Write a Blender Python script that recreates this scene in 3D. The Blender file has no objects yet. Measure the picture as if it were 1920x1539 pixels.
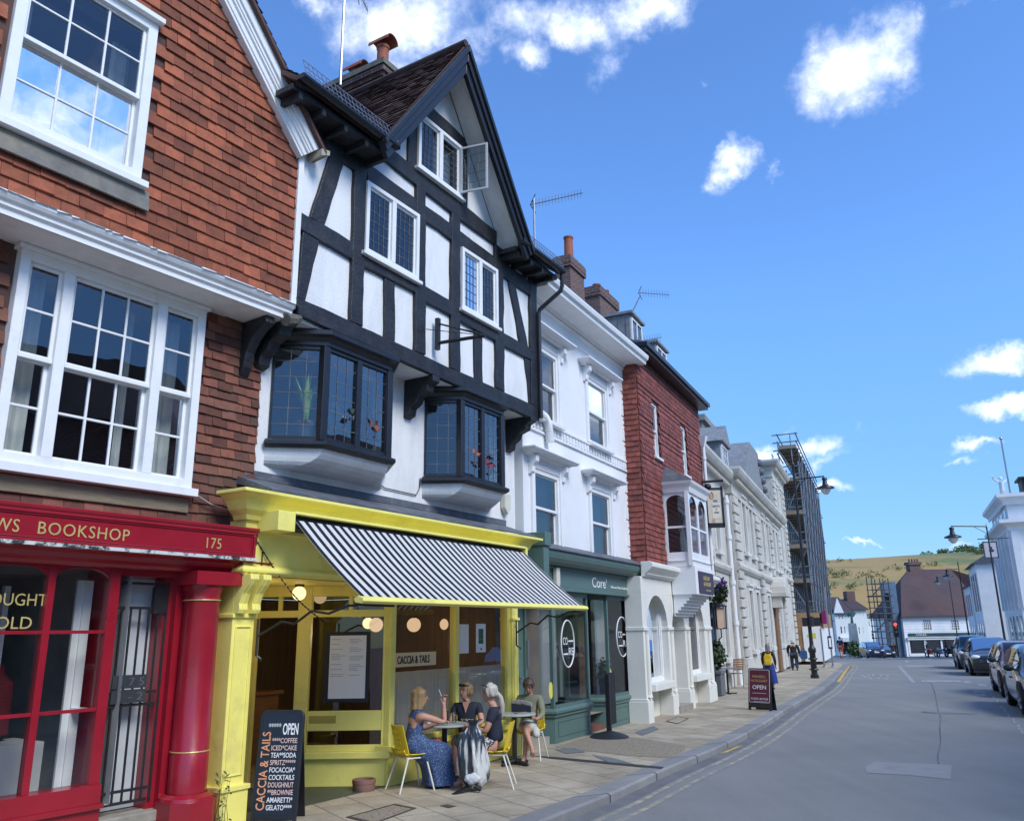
import bpy, bmesh, math, random
from mathutils import Vector, Matrix
R = math.radians
random.seed(7)
scene = bpy.context.scene
COL = scene.collection

# ------------------------------------------------------------------ survey
# measurements of the street were taken from the photograph with this camera;
# every measured point is put on a real plane (a facade, the ground) at its own distance
F, CX, CY = 1542.0, 960.0, 769.5
ROLL, PITCH = R(0.8005), R(15.072)
CR, SR, CP, SP = math.cos(ROLL), math.sin(ROLL), math.cos(PITCH), math.sin(PITCH)
EYE = 1.68
def ray(px, py):
    x, y = px - CX, CY - py
    a = x*CR + y*SR
    b = -x*SR + y*CR
    return (a, F*CP - b*SP, F*SP + b*CP)
GP = [(-60, 1.10), (0, 1.68), (10.5, 1.80), (25, 1.83), (36, 1.92), (50, 2.05), (59.5, 2.15), (70, 2.42), (110, 3.72), (140, 4.25), (300, 7.0), (900, 9.0)]
def gz(Y):
    for (a, b), (c, d) in zip(GP, GP[1:]):
        if Y <= c:
            return EYE - (b + (d-b)*(Y-a)/(c-a))
    return EYE - GP[-1][1]
def G(px, py, dz=0.0):
    """ground point under a measured pixel"""
    r = ray(px, py); Y = 15.0
    for i in range(80):
        t = (gz(Y) + dz - EYE)/r[2]; Y = 0.5*Y + 0.5*r[1]*t
    return Vector((r[0]*t, r[1]*t, gz(Y)+dz))
def atY(px, py, Y):
    r = ray(px, py); t = Y/r[1]
    return Vector((r[0]*t, Y, r[2]*t + EYE))

class Fac:
    """a facade: local x runs along it away from the camera, local y into the building, z up from its base"""
    def __init__(s, p, azd, zb):
        s.p = p; s.az = azd; s.zb = zb
        a = R(azd); s.d = (math.sin(a), math.cos(a)); s.n = (math.cos(a), -math.sin(a))
        s.rot = R(90-azd)
    def q(s, px, py, w=0.0):
        r = ray(px, py); ox = s.p[0]+s.n[0]*w; oy = s.p[1]+s.n[1]*w
        t = (ox*s.n[0]+oy*s.n[1])/(r[0]*s.n[0]+r[1]*s.n[1])
        return Vector(((r[0]*t-ox)*s.d[0]+(r[1]*t-oy)*s.d[1], -w, r[2]*t+EYE-s.zb))
    def u(s, px, py, w=0.0): return s.q(px, py, w).x
    def z(s, px, py, w=0.0): return s.q(px, py, w).z
    def rect(s, tl, tr, bl, br, w=0.0):
        a, b, c, d = (s.q(*k, w) for k in (tl, tr, bl, br))
        return ((a.x+c.x)/2, (b.x+d.x)/2, (c.z+d.z)/2, (a.z+b.z)/2)
    def plan(s, u, w=0.0): return (s.p[0]+s.d[0]*u+s.n[0]*w, s.p[1]+s.d[1]*u+s.n[1]*w)
    def world(s, v):
        x, y = s.plan(v[0], -v[1]); return Vector((x, y, v[2]+s.zb))

# ------------------------------------------------------------------ objects
def thing(name, label, cat, loc=(0, 0, 0), rz=0.0, group=None):
    o = bpy.data.objects.new(name, None); COL.objects.link(o)
    o.empty_display_size = 0.2
    o.location = loc; o.rotation_euler = (0, 0, rz)
    o['label'] = label; o['category'] = cat
    if group: o['group'] = group
    return o
def fthing(f, name, label, cat, group=None):
    return thing(name, label, cat, (f.p[0], f.p[1], f.zb), f.rot, group)
def tag(o, label, cat, group=None):
    o['label'] = label; o['category'] = cat
    if group: o['group'] = group
    return o
def struct(o):
    o['kind'] = 'structure'; return o
def copy_tree(o, parent=None):
    c = o.copy(); COL.objects.link(c); c.parent = parent
    for ch in o.children: copy_tree(ch, c)
    return c

class MB:
    def __init__(s): s.v = []; s.f = []; s.m = []; s.k = 0
    def mat(s, k): s.k = k; return s
    def add(s, vs, fs):
        o = len(s.v); s.v += [tuple(v) for v in vs]
        s.f += [tuple(i+o for i in f) for f in fs]; s.m += [s.k]*len(fs); return s
    def quad(s, a, b, c, d): return s.add([a, b, c, d], [(0, 1, 2, 3)])
    def box(s, x0, x1, y0, y1, z0, z1):
        return s.add([(x0,y0,z0),(x1,y0,z0),(x1,y1,z0),(x0,y1,z0),(x0,y0,z1),(x1,y0,z1),(x1,y1,z1),(x0,y1,z1)],
            [(0,3,2,1),(4,5,6,7),(0,1,5,4),(1,2,6,5),(2,3,7,6),(3,0,4,7)])
    def prism(s, pts, off):
        """closed outline pts (3D) extruded by vector off"""
        n = len(pts); off = Vector(off); a = [Vector(p) for p in pts]; b = [p+off for p in a]
        fs = [tuple(range(n)), tuple(range(2*n-1, n-1, -1))]
        fs += [(i, n+i, n+(i+1) % n, (i+1) % n) for i in range(n)]
        return s.add(a+b, fs)
    def xz(s, pts, y0, y1):
        return s.prism([(p[0], y0, p[1]) for p in pts], (0, y1-y0, 0))
    def xy(s, pts, z0, z1):
        return s.prism([(p[0], p[1], z0) for p in pts], (0, 0, z1-z0))
    def yz(s, pts, x0, x1):
        return s.prism([(x0, p[0], p[1]) for p in pts], (x1-x0, 0, 0))
    def beam(s, p, q, w, h=None, up=(0, 0, 1)):
        h = h or w; p, q = Vector(p), Vector(q); d = (q-p)
        if d.length < 1e-6: return s
        d.normalize(); a = d.cross(Vector(up))
        if a.length < 1e-3: a = d.cross(Vector((1, 0, 0)))
        a.normalize(); b = a.cross(d); a = a*w/2; b = b*h/2
        vs = [p-a-b, p+a-b, p+a+b, p-a+b, q-a-b, q+a-b, q+a+b, q-a+b]
        return s.add(vs, [(0,1,2,3),(7,6,5,4),(0,4,5,1),(1,5,6,2),(2,6,7,3),(3,7,4,0)])
    def tube(s, path, r, n=8, cap=True):
        path = [Vector(p) for p in path]; rs = r if isinstance(r, (list, tuple)) else [r]*len(path)
        vs = []; fs = []; a = None
        for i, p in enumerate(path):
            t = (path[min(i+1, len(path)-1)]-path[max(i-1, 0)])
            if t.length < 1e-9: t = Vector((0, 0, 1))
            t.normalize()
            if a is None:
                a = t.cross(Vector((0, 0, 1)))
                if a.length < 1e-2: a = t.cross(Vector((1, 0, 0)))
            else: a = a - t*a.dot(t)
            a.normalize(); b = t.cross(a)
            for k in range(n):
                th = 2*math.pi*k/n
                vs.append(p+(a*math.cos(th)+b*math.sin(th))*rs[i])
        for i in range(len(path)-1):
            for k in range(n):
                k2 = (k+1) % n
                fs.append((i*n+k, i*n+k2, (i+1)*n+k2, (i+1)*n+k))
        if cap: fs += [tuple(range(n-1, -1, -1)), tuple(range((len(path)-1)*n, len(path)*n))]
        return s.add(vs, fs)
    def lathe(s, prof, c=(0, 0, 0), n=24, a0=0.0, a1=2*math.pi):
        c = Vector(c); full = abs(a1-a0-2*math.pi) < 1e-6
        m = n if full else n+1; vs = []; fs = []
        for (r, z) in prof:
            for k in range(m):
                th = a0+(a1-a0)*k/n
                vs.append(c+Vector((r*math.cos(th), r*math.sin(th), z)))
        for i in range(len(prof)-1):
            for k in range(n):
                k2 = (k+1) % m if full else k+1
                fs.append((i*m+k, i*m+k2, (i+1)*m+k2, (i+1)*m+k))
        return s.add(vs, fs)
    def sphere(s, c, r, n=16, m=10, sc=(1, 1, 1)):
        c = Vector(c); vs = []; fs = []
        for i in range(m+1):
            ph = math.pi*i/m
            for k in range(n):
                th = 2*math.pi*k/n
                vs.append(c+Vector((r*sc[0]*math.sin(ph)*math.cos(th), r*sc[1]*math.sin(ph)*math.sin(th), r*sc[2]*math.cos(ph))))
        for i in range(m):
            for k in range(n):
                k2 = (k+1) % n; fs.append((i*n+k, (i+1)*n+k, (i+1)*n+k2, i*n+k2))
        return s.add(vs, fs)
    def sweep(s, prof, path, closed=False):
        """profile (out, up) swept along a horizontal plan path; out is to the right of travel"""
        n = len(prof); P = [Vector((p[0], p[1], 0)) for p in path]; z = [p[2] if len(p) > 2 else 0 for p in path]
        vs = []; fs = []; N = len(P)
        for i in range(N):
            t0 = (P[i]-P[i-1]) if (i > 0 or closed) else None
            t1 = (P[(i+1) % N]-P[i]) if (i < N-1 or closed) else None
            t0 = t0 or t1; t1 = t1 or t0; t0 = t0.normalized(); t1 = t1.normalized()
            n0 = Vector((t0.y, -t0.x, 0)); n1 = Vector((t1.y, -t1.x, 0)); nn = n0+n1; nn.normalize()
            k = 1/max(0.3, nn.dot(n0))
            for (o, u) in prof: vs.append(P[i]+nn*o*k+Vector((0, 0, z[i]+u)))
        for i in range(N if closed else N-1):
            j = (i+1) % N
            for k in range(n):
                k2 = (k+1) % n; fs.append((i*n+k, i*n+k2, j*n+k2, j*n+k))
        if not closed: fs += [tuple(range(n-1, -1, -1)), tuple(range((N-1)*n, N*n))]
        return s.add(vs, fs)
    def xform(s, M, start=0):
        for i in range(start, len(s.v)): s.v[i] = tuple(M @ Vector(s.v[i]))
        return s
    def build(s, name, mats, parent=None, smooth=False, loc=None, rot=None, fixn=True):
        me = bpy.data.meshes.new(name)
        if not isinstance(mats, (list, tuple)): mats = [mats]
        me.from_pydata(s.v, [], s.f)
        for m in mats: me.materials.append(m)
        if len(mats) > 1: me.polygons.foreach_set('material_index', s.m)
        if fixn:
            bm = bmesh.new(); bm.from_mesh(me)
            bmesh.ops.recalc_face_normals(bm, faces=bm.faces); bm.to_mesh(me); bm.free()
        if smooth:
            me.polygons.foreach_set('use_smooth', [True]*len(me.polygons))
            try: me.set_sharp_from_angle(angle=R(smooth if smooth is not True else 40))
            except Exception: pass
        me.update()
        o = bpy.data.objects.new(name, me); COL.objects.link(o)
        if parent: o.parent = parent
        if loc is not None: o.location = loc
        if rot is not None: o.rotation_euler = rot
        return o

def bevel(o, w=0.004, seg=2, ang=35):
    m = o.modifiers.new('b', 'BEVEL'); m.width = w; m.segments = seg; m.limit_method = 'ANGLE'; m.angle_limit = R(ang)
    return o

def text_mb(body, size, M=None, ext=0.003, sx=1.0, align='LEFT', spacing=1.0, mb=None, bold=0.0, shear=0.0):
    """lettering laid in the xz plane (reading along +x), facing -y"""
    cu = bpy.data.curves.new('t', 'FONT'); cu.body = body; cu.size = size; cu.extrude = ext
    cu.align_x = align; cu.space_character = spacing; cu.offset = bold; cu.resolution_u = 3; cu.shear = shear
    ob = bpy.data.objects.new('t', cu); COL.objects.link(ob)
    me = bpy.data.meshes.new_from_object(ob.evaluated_get(bpy.context.evaluated_depsgraph_get()))
    bpy.data.objects.remove(ob); bpy.data.curves.remove(cu)
    mb = mb or MB(); st = len(mb.v)
    mb.add([(v.co.x*sx, -v.co.z, v.co.y) for v in me.vertices], [tuple(p.vertices) for p in me.polygons])
    bpy.data.meshes.remove(me)
    if M is not None: mb.xform(M, st)
    return mb
def fit_text(body, x0, x1, z0, capH, y, mb=None, **k):
    """lettering with cap height capH whose width fills x0..x1"""
    t = text_mb(body, 1.0, **{a: b for a, b in k.items() if a not in ('M',)})
    xs = [v[0] for v in t.v]; w = max(xs)-min(xs); sz = capH/0.70
    M = Matrix.Translation((x0, y, z0)) @ Matrix.Diagonal((((x1-x0)/w), 1, sz, 1)) @ Matrix.Translation((-min(xs), 0, 0))
    t.xform(M)
    if mb: mb.add(t.v, t.f); return mb
    return t

# ------------------------------------------------------------------ materials
def nodes(m):
    m.use_nodes = True; nt = m.node_tree; nt.nodes.clear()
    out = nt.nodes.new('ShaderNodeOutputMaterial'); return nt, out
def N(nt, t, **k):
    n = nt.nodes.new(t)
    for a, b in k.items():
        if a.startswith('i_'):
            n.inputs[a[2:].replace('_', ' ')].default_value = b
        else: setattr(n, a, b)
    return n
def rgba(c): return (c[0], c[1], c[2], 1.0)
def hexc(r, g, b):
    f = lambda c: ((c/255+0.055)/1.055)**2.4 if c > 10 else c/255/12.92
    return (f(r), f(g), f(b))
MATS = {}
def mat(name, col, rough=0.6, var=0.15, scale=3.0, bump=0.0, bscale=60.0, metal=0.0, spec=0.5, dirt=None, dscale=1.2, damt=0.5,
        coat=0.0, stretch=(1, 1, 1), island=0.0, sss=0.0, trans=0.0, dlo=0.5, dhi=0.75):
    """painted / mineral surface: base colour with slow noise, optional stains, per-piece tint and fine bump"""
    if name in MATS: return MATS[name]
    m = bpy.data.materials.new(name); nt, out = nodes(m); L = nt.links.new
    b = N(nt, 'ShaderNodeBsdfPrincipled'); L(b.outputs[0], out.inputs[0])
    b.inputs['Roughness'].default_value = rough; b.inputs['Metallic'].default_value = metal
    b.inputs['Specular IOR Level'].default_value = spec; b.inputs['Coat Weight'].default_value = coat
    if trans: b.inputs['Transmission Weight'].default_value = trans
    tc = N(nt, 'ShaderNodeTexCoord'); mp = N(nt, 'ShaderNodeMapping'); mp.inputs['Scale'].default_value = stretch
    L(tc.outputs['Object'], mp.inputs[0])
    n1 = N(nt, 'ShaderNodeTexNoise', i_Scale=scale, i_Detail=6.0, i_Roughness=0.65); L(mp.outputs[0], n1.inputs[0])
    cr = N(nt, 'ShaderNodeMapRange'); cr.inputs[1].default_value = 0.3; cr.inputs[2].default_value = 0.7
    cr.inputs[3].default_value = 1-var; cr.inputs[4].default_value = 1+var
    L(n1.outputs['Fac'], cr.inputs[0]); fac = cr.outputs[0]
    if island:
        ge = N(nt, 'ShaderNodeNewGeometry'); mr = N(nt, 'ShaderNodeMapRange')
        mr.inputs[3].default_value = 1-island; mr.inputs[4].default_value = 1+island
        L(ge.outputs['Random Per Island'], mr.inputs[0])
        mm = N(nt, 'ShaderNodeMath', operation='MULTIPLY'); L(fac, mm.inputs[0]); L(mr.outputs[0], mm.inputs[1]); fac = mm.outputs[0]
    vm = N(nt, 'ShaderNodeVectorMath', operation='SCALE'); vm.inputs[0].default_value = col; L(fac, vm.inputs['Scale'])
    c = vm.outputs[0]
    if dirt is not None:
        n2 = N(nt, 'ShaderNodeTexNoise', i_Scale=dscale, i_Detail=8.0, i_Roughness=0.7); L(mp.outputs[0], n2.inputs[0])
        r2 = N(nt, 'ShaderNodeMapRange'); r2.inputs[1].default_value = dlo; r2.inputs[2].default_value = dhi; r2.inputs[4].default_value = damt
        L(n2.outputs['Fac'], r2.inputs[0])
        mx = N(nt, 'ShaderNodeMix', data_type='RGBA'); L(r2.outputs[0], mx.inputs[0]); L(c, mx.inputs[6]); mx.inputs[7].default_value = rgba(dirt)
        c = mx.outputs[2]
    L(c, b.inputs['Base Color'])
    rr = N(nt, 'ShaderNodeMapRange'); rr.inputs[3].default_value = max(0.02, rough-0.08); rr.inputs[4].default_value = min(1, rough+0.08)
    L(n1.outputs['Fac'], rr.inputs[0]); L(rr.outputs[0], b.inputs['Roughness'])
    if bump:
        n3 = N(nt, 'ShaderNodeTexNoise', i_Scale=bscale, i_Detail=4.0); L(mp.outputs[0], n3.inputs[0])
        bp = N(nt, 'ShaderNodeBump', i_Strength=bump, i_Distance=0.02); L(n3.outputs['Fac'], bp.inputs['Height']); L(bp.outputs[0], b.inputs['Normal'])
    MATS[name] = m; return m
def glassmat(name, tint=(0.75, 0.82, 0.85), refl=1.0, rough=0.0, wav=0.0):
    """window glass: mirror reflection by angle over a tinted clear pane"""
    if name in MATS: return MATS[name]
    m = bpy.data.materials.new(name); nt, out = nodes(m); L = nt.links.new
    tr = N(nt, 'ShaderNodeBsdfTransparent'); tr.inputs[0].default_value = rgba(tint)
    gl = N(nt, 'ShaderNodeBsdfGlossy'); gl.inputs['Roughness'].default_value = rough; gl.inputs['Color'].default_value = (0.95, 0.97, 1, 1)
    fr = N(nt, 'ShaderNodeFresnel', i_IOR=1.75)
    ma = N(nt, 'ShaderNodeMath', operation='MULTIPLY_ADD'); ma.inputs[1].default_value = refl; ma.inputs[2].default_value = 0.03; ma.use_clamp = True
    L(fr.outputs[0], ma.inputs[0])
    mx = N(nt, 'ShaderNodeMixShader'); L(ma.outputs[0], mx.inputs[0]); L(tr.outputs[0], mx.inputs[1]); L(gl.outputs[0], mx.inputs[2]); L(mx.outputs[0], out.inputs[0])
    if wav:
        tc = N(nt, 'ShaderNodeTexCoord'); nn = N(nt, 'ShaderNodeTexNoise', i_Scale=2.2, i_Detail=1.0); L(tc.outputs['Object'], nn.inputs[0])
        bp = N(nt, 'ShaderNodeBump', i_Strength=wav, i_Distance=0.03); L(nn.outputs['Fac'], bp.inputs['Height'])
        L(bp.outputs[0], gl.inputs['Normal'])
    MATS[name] = m; return m
def emit(name, col, s):
    if name in MATS: return MATS[name]
    m = bpy.data.materials.new(name); nt, out = nodes(m)
    e = N(nt, 'ShaderNodeEmission', i_Strength=s); e.inputs[0].default_value = rgba(col); nt.links.new(e.outputs[0], out.inputs[0])
    MATS[name] = m; return m
def stripes(name, c1, c2, axis, period, duty=0.5, rough=0.7, thru=0.3):
    """woven stripes along one object axis"""
    m = bpy.data.materials.new(name); nt, out = nodes(m); L = nt.links.new
    b = N(nt, 'ShaderNodeBsdfPrincipled', i_Roughness=rough); L(b.outputs[0], out.inputs[0])
    tc = N(nt, 'ShaderNodeTexCoord'); sx = N(nt, 'ShaderNodeSeparateXYZ'); L(tc.outputs['Object'], sx.inputs[0])
    mm = N(nt, 'ShaderNodeMath', operation='DIVIDE'); L(sx.outputs[axis], mm.inputs[0]); mm.inputs[1].default_value = period
    fr = N(nt, 'ShaderNodeMath', operation='FRACT'); L(mm.outputs[0], fr.inputs[0])
    gt = N(nt, 'ShaderNodeMath', operation='GREATER_THAN'); L(fr.outputs[0], gt.inputs[0]); gt.inputs[1].default_value = duty
    mx = N(nt, 'ShaderNodeMix', data_type='RGBA'); L(gt.outputs[0], mx.inputs[0]); mx.inputs[6].default_value = rgba(c1); mx.inputs[7].default_value = rgba(c2)
    L(mx.outputs[2], b.inputs['Base Color'])
    tl = N(nt, 'ShaderNodeBsdfTranslucent'); L(mx.outputs[2], tl.inputs[0]); ms = N(nt, 'ShaderNodeMixShader'); ms.inputs[0].default_value = thru; L(b.outputs[0], ms.inputs[1]); L(tl.outputs[0], ms.inputs[2]); L(ms.outputs[0], out.inputs[0])
    MATS[name] = m; return m

M_plaster = mat('white_plaster', (0.80, 0.80, 0.79), 0.8, 0.04, 1.5, 0.35, 35, dirt=(0.42, 0.42, 0.41), dscale=1.0, damt=0.45, stretch=(2.2, 2.2, .7), dlo=.47)
M_stucco = mat('white_stucco', (0.80, 0.80, 0.80), 0.75, 0.04, 1.0, 0.1, 60, dirt=(0.5, 0.5, 0.48), dscale=0.8, damt=0.3)
M_white = mat('white_paint', (0.80, 0.80, 0.79), 0.45, 0.05, 4, 0.05, 40, dirt=(0.40, 0.38, 0.34), dscale=6, damt=0.4, dlo=0.58, dhi=0.8)
M_timber = mat('black_timber', (0.014, 0.015, 0.018), 0.55, 0.5, 5, 0.5, 25, dirt=(0.06, 0.06, 0.065), dscale=3, damt=0.5)
M_blackpaint = mat('black_paint', (0.012, 0.013, 0.017), 0.4, 0.25, 6, 0.1, 40)
M_iron = mat('black_iron', (0.018, 0.018, 0.02), 0.45, 0.3, 10)
M_steel = mat('grey_steel', (0.32, 0.33, 0.35), 0.4, 0.15, 10, metal=0.8)
M_lead = mat('grey_lead', (0.10, 0.11, 0.13), 0.6, 0.25, 3, 0.2, 20, dirt=(0.35, 0.35, 0.34), dscale=5, damt=0.4)
M_yellow = mat('yellow_paint', (0.88, 0.79, 0.20), 0.5, 0.07, 2, 0.08, 30, dirt=(0.46, 0.39, 0.13), dscale=2.2, damt=0.45, dlo=0.54)
M_red = mat('red_paint', (0.30, 0.010, 0.022), 0.3, 0.12, 3, 0.04, 30, coat=0.3)
M_green = mat('green_paint', (0.090, 0.155, 0.140), 0.45, 0.08, 3, 0.04, 30)
M_gold = mat('gold_leaf', (0.62, 0.47, 0.17), 0.4, 0.1, 8, metal=0.3)
M_glass = glassmat('window_glass', wav=0.04)
M_glassold = glassmat('old_glass', (0.86, 0.90, 0.90), 0.8, 0.0, 0.10)
M_glassbay = glassmat('bay_glass', (0.90, 0.93, 0.93), 1.5, 0.0, 0.06)
M_glassdark = glassmat('shop_glass', (0.92, 0.94, 0.94), 0.6, 0.0, 0.03)
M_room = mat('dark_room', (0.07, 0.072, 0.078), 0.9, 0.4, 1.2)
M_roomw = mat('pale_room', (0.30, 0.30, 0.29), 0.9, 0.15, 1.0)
M_curtain = mat('white_curtain', (0.62, 0.63, 0.62), 0.9, 0.08, 8, stretch=(6, 6, 0.6))
M_rooftile = mat('roof_tile', (0.085, 0.042, 0.035), 0.8, 0.35, 4, 0.4, 30, island=0.6, dirt=(0.05, 0.055, 0.04), dscale=2, damt=0.6)
M_tilered = mat('red_wall_tile', (0.27, 0.075, 0.034), 0.78, 0.3, 7, 0.3, 50, island=0.42, dirt=(0.05, 0.028, 0.025), dscale=2.6, damt=0.7, dlo=0.52, dhi=0.78)
M_tilebrown = mat('brown_wall_tile', (0.17, 0.058, 0.036), 0.8, 0.3, 6, 0.35, 50, island=0.45, dirt=(0.10, 0.085, 0.06), dscale=2.2, damt=0.7, dlo=0.48, dhi=0.72)
M_terracotta = mat('terracotta', (0.30, 0.085, 0.045), 0.75, 0.2, 6, 0.2, 30)
M_slate = mat('blue_slate', (0.09, 0.10, 0.12), 0.6, 0.25, 4, 0.2, 20, island=0.3)
M_stone = mat('pale_limestone', (0.56, 0.53, 0.465), 0.85, 0.12, 1.3, 0.3, 30, dirt=(0.20, 0.19, 0.17), dscale=0.9, damt=0.55)
M_black = mat('matt_black', (0.01, 0.01, 0.012), 0.6, 0.2, 5)
M_paper = mat('white_paper', (0.75, 0.76, 0.78), 0.7, 0.03, 3)
M_blacktext = mat('black_lettering', (0.015, 0.015, 0.016), 0.6, 0.1, 5)
M_whitetext = mat('white_lettering', (0.80, 0.80, 0.80), 0.6, 0.03, 5)
M_wood = mat('brown_wood', (0.20, 0.10, 0.045), 0.6, 0.25, 4, 0.2, 30, stretch=(1, 1, 8))
def brick(name, c1, c2, mortar, sx=1.0):
    m = bpy.data.materials.new(name); nt, out = nodes(m); L = nt.links.new
    b = N(nt, 'ShaderNodeBsdfPrincipled', i_Roughness=0.85); L(b.outputs[0], out.inputs[0])
    tc = N(nt, 'ShaderNodeTexCoord'); sp = N(nt, 'ShaderNodeSeparateXYZ'); L(tc.outputs['Object'], sp.inputs[0])
    ad = N(nt, 'ShaderNodeMath', operation='ADD'); L(sp.outputs[0], ad.inputs[0]); L(sp.outputs[1], ad.inputs[1])
    cb = N(nt, 'ShaderNodeCombineXYZ'); L(ad.outputs[0], cb.inputs[0]); L(sp.outputs[2], cb.inputs[1])
    bt = N(nt, 'ShaderNodeTexBrick'); L(cb.outputs[0], bt.inputs[0])
    bt.inputs['Color1'].default_value = rgba(c1); bt.inputs['Color2'].default_value = rgba(c2); bt.inputs['Mortar'].default_value = rgba(mortar)
    bt.inputs['Scale'].default_value = 1.0; bt.inputs['Brick Width'].default_value = 0.225*sx; bt.inputs['Row Height'].default_value = 0.075*sx
    bt.inputs['Mortar Size'].default_value = 0.008*sx
    L(bt.outputs['Color'], b.inputs['Base Color'])
    bp = N(nt, 'ShaderNodeBump', i_Strength=0.6, i_Distance=0.01); bp.invert = True; L(bt.outputs['Fac'], bp.inputs['Height']); L(bp.outputs[0], b.inputs['Normal'])
    MATS[name] = m; return m
M_brickdark = brick('dark_brick', (0.10, 0.05, 0.045), (0.16, 0.075, 0.06), (0.22, 0.2, 0.18))
M_brickred = brick('red_brick', (0.24, 0.07, 0.045), (0.18, 0.06, 0.04), (0.3, 0.27, 0.24))

# facade frames, from the near bookshop to the far stone fronts
T = Fac((-1.59, 10.89), 31.3, gz(10.5))
_e = T.plan(T.u(470, 940, -0.15), -0.15)
B = Fac(_e, 34.8, gz(8.5))
W = Fac(T.plan(T.u(990, 1000, -0.1), -0.1), 27.9, gz(16.5))
def fwd(f, u, px, py):
    """distance in front of facade f at station u where the sight line px passes"""
    r = ray(px, py); A = f.plan(u)
    # A + n*d parallel to (r0,r1)
    d = (A[0]*r[1]-A[1]*r[0])/(f.n[1]*r[0]-f.n[0]*r[1])
    return d
_u = W.u(1180, 1000); RW = fwd(W, _u, 1200.5, 850)
RH = Fac(W.plan(_u, RW), 26.0, gz(21.5))
S = Fac(RH.plan(RH.u(1327, 1000), -0.5), 23.3, gz(30.0))
def qp(f, px, py, p0, p1):
    """distance along and height on the vertical plane through two local plan points of facade f"""
    r = ray(px, py); A = f.plan(p0[0], -p0[1]); Bp = f.plan(p1[0], -p1[1])
    dx, dy = Bp[0]-A[0], Bp[1]-A[1]; l = math.hypot(dx, dy); dx /= l; dy /= l; nx, ny = dy, -dx
    t = (A[0]*nx+A[1]*ny)/(r[0]*nx+r[1]*ny)
    return (r[0]*t-A[0])*dx+(r[1]*t-A[1])*dy, r[2]*t+EYE-f.zb
def qu(f, px, py, u):
    """local y, z where the sight line crosses the plane x = u of facade f"""
    r = ray(px, py); A = f.plan(u); t = (A[0]*f.d[0]+A[1]*f.d[1])/(r[0]*f.d[0]+r[1]*f.d[1])
    X, Y = r[0]*t, r[1]*t
    return -((X-A[0])*f.n[0]+(Y-A[1])*f.n[1]), r[2]*t+EYE-f.zb

class VP:
    """vertical panel between two plan points; d is outward (to the right of travel)"""
    def __init__(s, p0, p1):
        s.o = Vector((p0[0], p0[1], 0)); t = Vector((p1[0]-p0[0], p1[1]-p0[1], 0)); s.l = t.length
        s.t = t.normalized(); s.n = Vector((s.t.y, -s.t.x, 0))
    def P(s, a, z, d=0): v = s.o+s.t*a+s.n*d; return Vector((v.x, v.y, z))
    def bar(s, mb, a0, a1, z0, z1, d0, d1):
        P = s.P
        return mb.add([P(a0,z0,d0),P(a1,z0,d0),P(a1,z0,d1),P(a0,z0,d1),P(a0,z1,d0),P(a1,z1,d0),P(a1,z1,d1),P(a0,z1,d1)],
            [(0,1,2,3),(7,6,5,4),(0,4,5,1),(1,5,6,2),(2,6,7,3),(3,7,4,0)])
    def pane(s, mb, a0, a1, z0, z1, d): return mb.quad(s.P(a0,z0,d), s.P(a1,z0,d), s.P(a1,z1,d), s.P(a0,z1,d))

def holed(mb, vp, a0, a1, z0, z1, holes, d=0.0, reveal=0.15):
    """wall face with rectangular openings (a0,a1,z0,z1) and their reveals"""
    xs = sorted({a0, a1, *[h[0] for h in holes], *[h[1] for h in holes]}); zs = sorted({z0, z1, *[h[2] for h in holes], *[h[3] for h in holes]})
    xs = [x for x in xs if a0-1e-6 <= x <= a1+1e-6]; zs = [z for z in zs if z0-1e-6 <= z <= z1+1e-6]
    for i in range(len(xs)-1):
        for j in range(len(zs)-1):
            cx, cz = (xs[i]+xs[i+1])/2, (zs[j]+zs[j+1])/2
            if any(h[0] < cx < h[1] and h[2] < cz < h[3] for h in holes): continue
            vp.pane(mb, xs[i], xs[i+1], zs[j], zs[j+1], d)
    P = vp.P
    for (b0, b1, c0, c1) in [h[:4] for h in holes]:
        e = d-reveal
        mb.quad(P(b0,c0,d), P(b0,c1,d), P(b0,c1,e), P(b0,c0,e)); mb.quad(P(b1,c0,d), P(b1,c0,e), P(b1,c1,e), P(b1,c1,d))
        mb.quad(P(b0,c1,d), P(b1,c1,d), P(b1,c1,e), P(b0,c1,e)); mb.quad(P(b0,c0,d), P(b0,c0,e), P(b1,c0,e), P(b1,c0,d))
    return mb

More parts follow.
